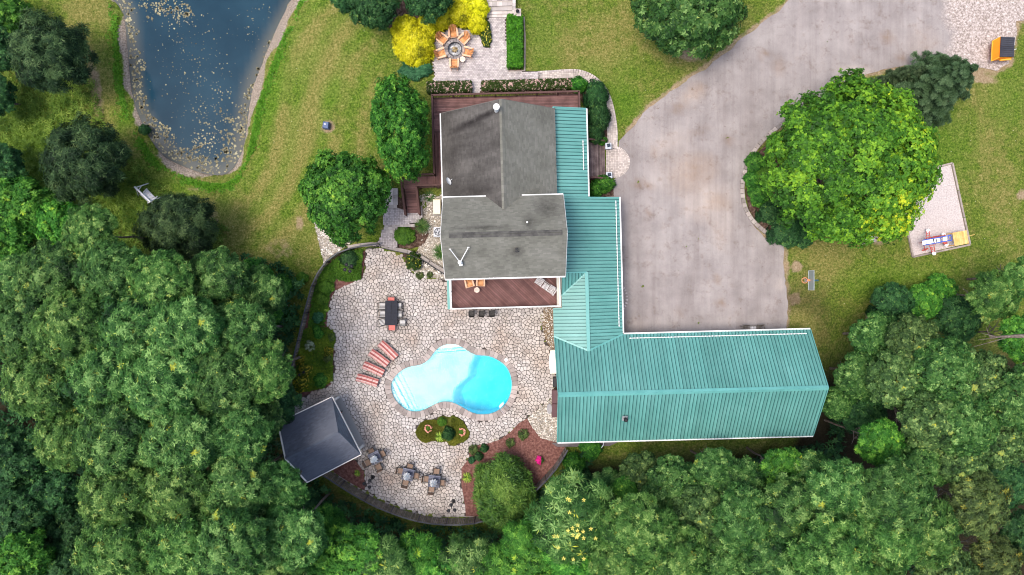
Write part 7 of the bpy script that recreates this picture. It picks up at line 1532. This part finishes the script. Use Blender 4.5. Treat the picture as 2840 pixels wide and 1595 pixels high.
for s in ((385,1160),(430,1280)): q.tube(A0_,P(*Y4(*s),g),.03,n=6)
q.tube(P(*Y4(385,1270),g+.4),P(*Y4(470,1240),g+.4),.03,n=6)
for (x0,y0),(x1,y1) in (((450,1100),(700,1060)),((380,1165),(340,1170)),((640,1080),(470,1110)),((540,1080),(690,1060)),((470,1250),(395,1275))): q.tube(P(*Y4(x0,y0),g+1.2),P(*Y4(x1,y1),g+.3),.03,n=6)
for (x,y) in ((440,1100),(560,1180),(520,1240),(700,1180),(690,1060)): q.tube(P(*Y4(x,y),g+1.8),P(*Y4(x+10,y+8),g),.03,n=6)
q.build('red_frame',PRD,t)
p=P(*Y4(925,1100),g+1.2); pt=thing('play_platform','yellow wooden play platform in the corner of the gravel area','playground equipment',(p.x,p.y,g-.06)); YW=M('yellow_wood',[(.62,.36,.10),(.75,.5,.2)],3,.7,tint=.2); an=math.atan2(ax.y,ax.x)
ca,sa=math.cos(an),math.sin(an)
for i in range(8): x_=-.52+i*.15; q=MB(); q.bbox((x_*ca,x_*sa,1.2),(.142,1.1,.03),an,.005,random.random()); q.build('board',YW,pt,local=True)
for x_ in (-.5,.5):
    for y_ in (-.5,.5): q=MB(); q.box((x_*ca-y_*sa,x_*sa+y_*ca,.6),(.08,.08,1.2),an); q.build('post',YW,pt,local=True)
q=MB(); q.beam((-.5*ca,-.5*sa,1.5),(1.0*ca,1.0*sa+.1,1.5),.03,.03); q.build('climbing_pole',YW,pt,local=True)
# dumpster
def Z5(x,y): return (2720+x/12.058,80+y/12.058)
p=P(*Z5(760,680)); g=p.z+.05; t=thing('dumpster','orange dumpster with a black ribbed plastic lid on the gravel','dumpster',(p.x,p.y,g)); OG=M('orange_steel',[(.78,.20,.01),(.88,.26,.015)],1.5,.5,fine=.06); LID=M('black_lid',[(.03,.03,.038),(.045,.045,.055)],2,.55,tint=.2)
zt_=1.35; zf=.75
c0=[P(*Z5(390,410),g+zf),P(*Z5(355,1080),g+zf)]; 
tl=P(*Z5(660,265),g+zt_); bl_=P(*Z5(625,950),g+zt_); tr_=P(*Z5(1130,290),g+zt_); br_=P(*Z5(1090,945),g+zt_)
dn=lambda v,x=0,y=0: Vector((v.x+x,v.y+y,g+.1))
q=MB(); vs=[tl,bl_,br_,tr_,c0[0],c0[1],dn(P(*Z5(400,440),g)),dn(P(*Z5(375,1075),g)),dn(P(*Z5(980,1010),g)),dn(P(*Z5(1000,400),g))]
q.add(vs,[(0,4,5,1),(4,6,7,5),(1,5,7,8,2),(2,8,9,3),(3,9,6,4,0),(6,9,8,7)]); q.build('body',OG,t)
q=MB(); q.beam(c0[0],c0[1],.06,.06); q.beam(tl,c0[0],.05,.05); q.beam(bl_,c0[1],.05,.05); q.beam(P(*Z5(640,1040),g+.9),P(*Z5(1000,1010),g+.9),.16,.14); q.build('lifting_rims',M('light_orange_steel',[(.88,.42,.05)],1,.5),t)  # rims in a lighter orange than the body
for k in (0,1):
    a=tl.lerp(bl_,k*.5+.005); b=tl.lerp(bl_,k*.5+.495); c=tr_.lerp(br_,k*.5+.495); d=tr_.lerp(br_,k*.5+.005); q=MB(); up=Vector((0,0,.03)); q.slab([a+up,b+up,c+up,d+up],(0,0,1),.03)
    o=q.build('lid',LID,t); 
    for j in range(5):
        f=(j+.5)/5; e0_=a.lerp(b,f).lerp(d.lerp(c,f),.06)+Vector((0,0,.075)); e1_=a.lerp(b,f).lerp(d.lerp(c,f),.94)+Vector((0,0,.075)); q=MB(); q.beam(e0_,e1_,.085,.035,.3+.4*random.random()); q.build('lid_rib',LID,o)
q=MB(); q.box(P(*Z5(575,640),g+1.02)+Vector((0,0,.03)),(.16,.30,.006),-.08,ry=R(-42)); q.build('warning_sticker',M('white_plastic',[(.8,.8,.78)]),t); q=MB()
for i in range(14): q.box(P(*Z5(545+random.random()*60,570+random.random()*140),g+1.02)+Vector((0,0,.05)),(.03,.02,.006),-.1,ry=R(-42))
q.build('sticker_marks',IRON,t); q=MB(); q.box(P(*Z5(600,850),g+1.07)+Vector((0,0,.03)),(.1,.24,.006),-.08,ry=R(-42)); q.build('pale_label',M('pale_pink',[(.75,.6,.55)],1,.7),t)
q=MB(); q.tube(P(*Z5(1140,360),g+1.3),P(*Z5(1130,550),g+1.3),.02,n=6); q.tube(P(*Z5(1110,700),g+1.3),P(*Z5(1100,900),g+1.3),.02,n=6); q.tube(P(*Z5(1110,700),g+1.3),P(*Z5(1190,670),g+1.2),.02,n=6); q.build('hinge_rods',WP,t)
# little white stones, clover and dry leaves on lawns
PP_D=PP(DRIVE); wf=MB(); rr=random.Random(4)
for _ in range(420):
    px,py=rr.uniform(620,2830),rr.uniform(0,900); p=P(px,py)
    if inside(PP_D,[p.x],[p.y])[0] or inside(BLOCK,[p.x],[p.y])[0] or (1180<px<1720 and 20<py<560) or inside(POND,[p.x],[p.y])[0]: continue
    wf.sphere(p+Vector((0,0,.03)),rr.uniform(.012,.03),5,3)
wf.build('lawn_flecks',M('fleck',[(.6,.55,.45)],1),kind='stuff',label='tiny pale clover heads and fallen leaves scattered on the lawns',cat='clover')
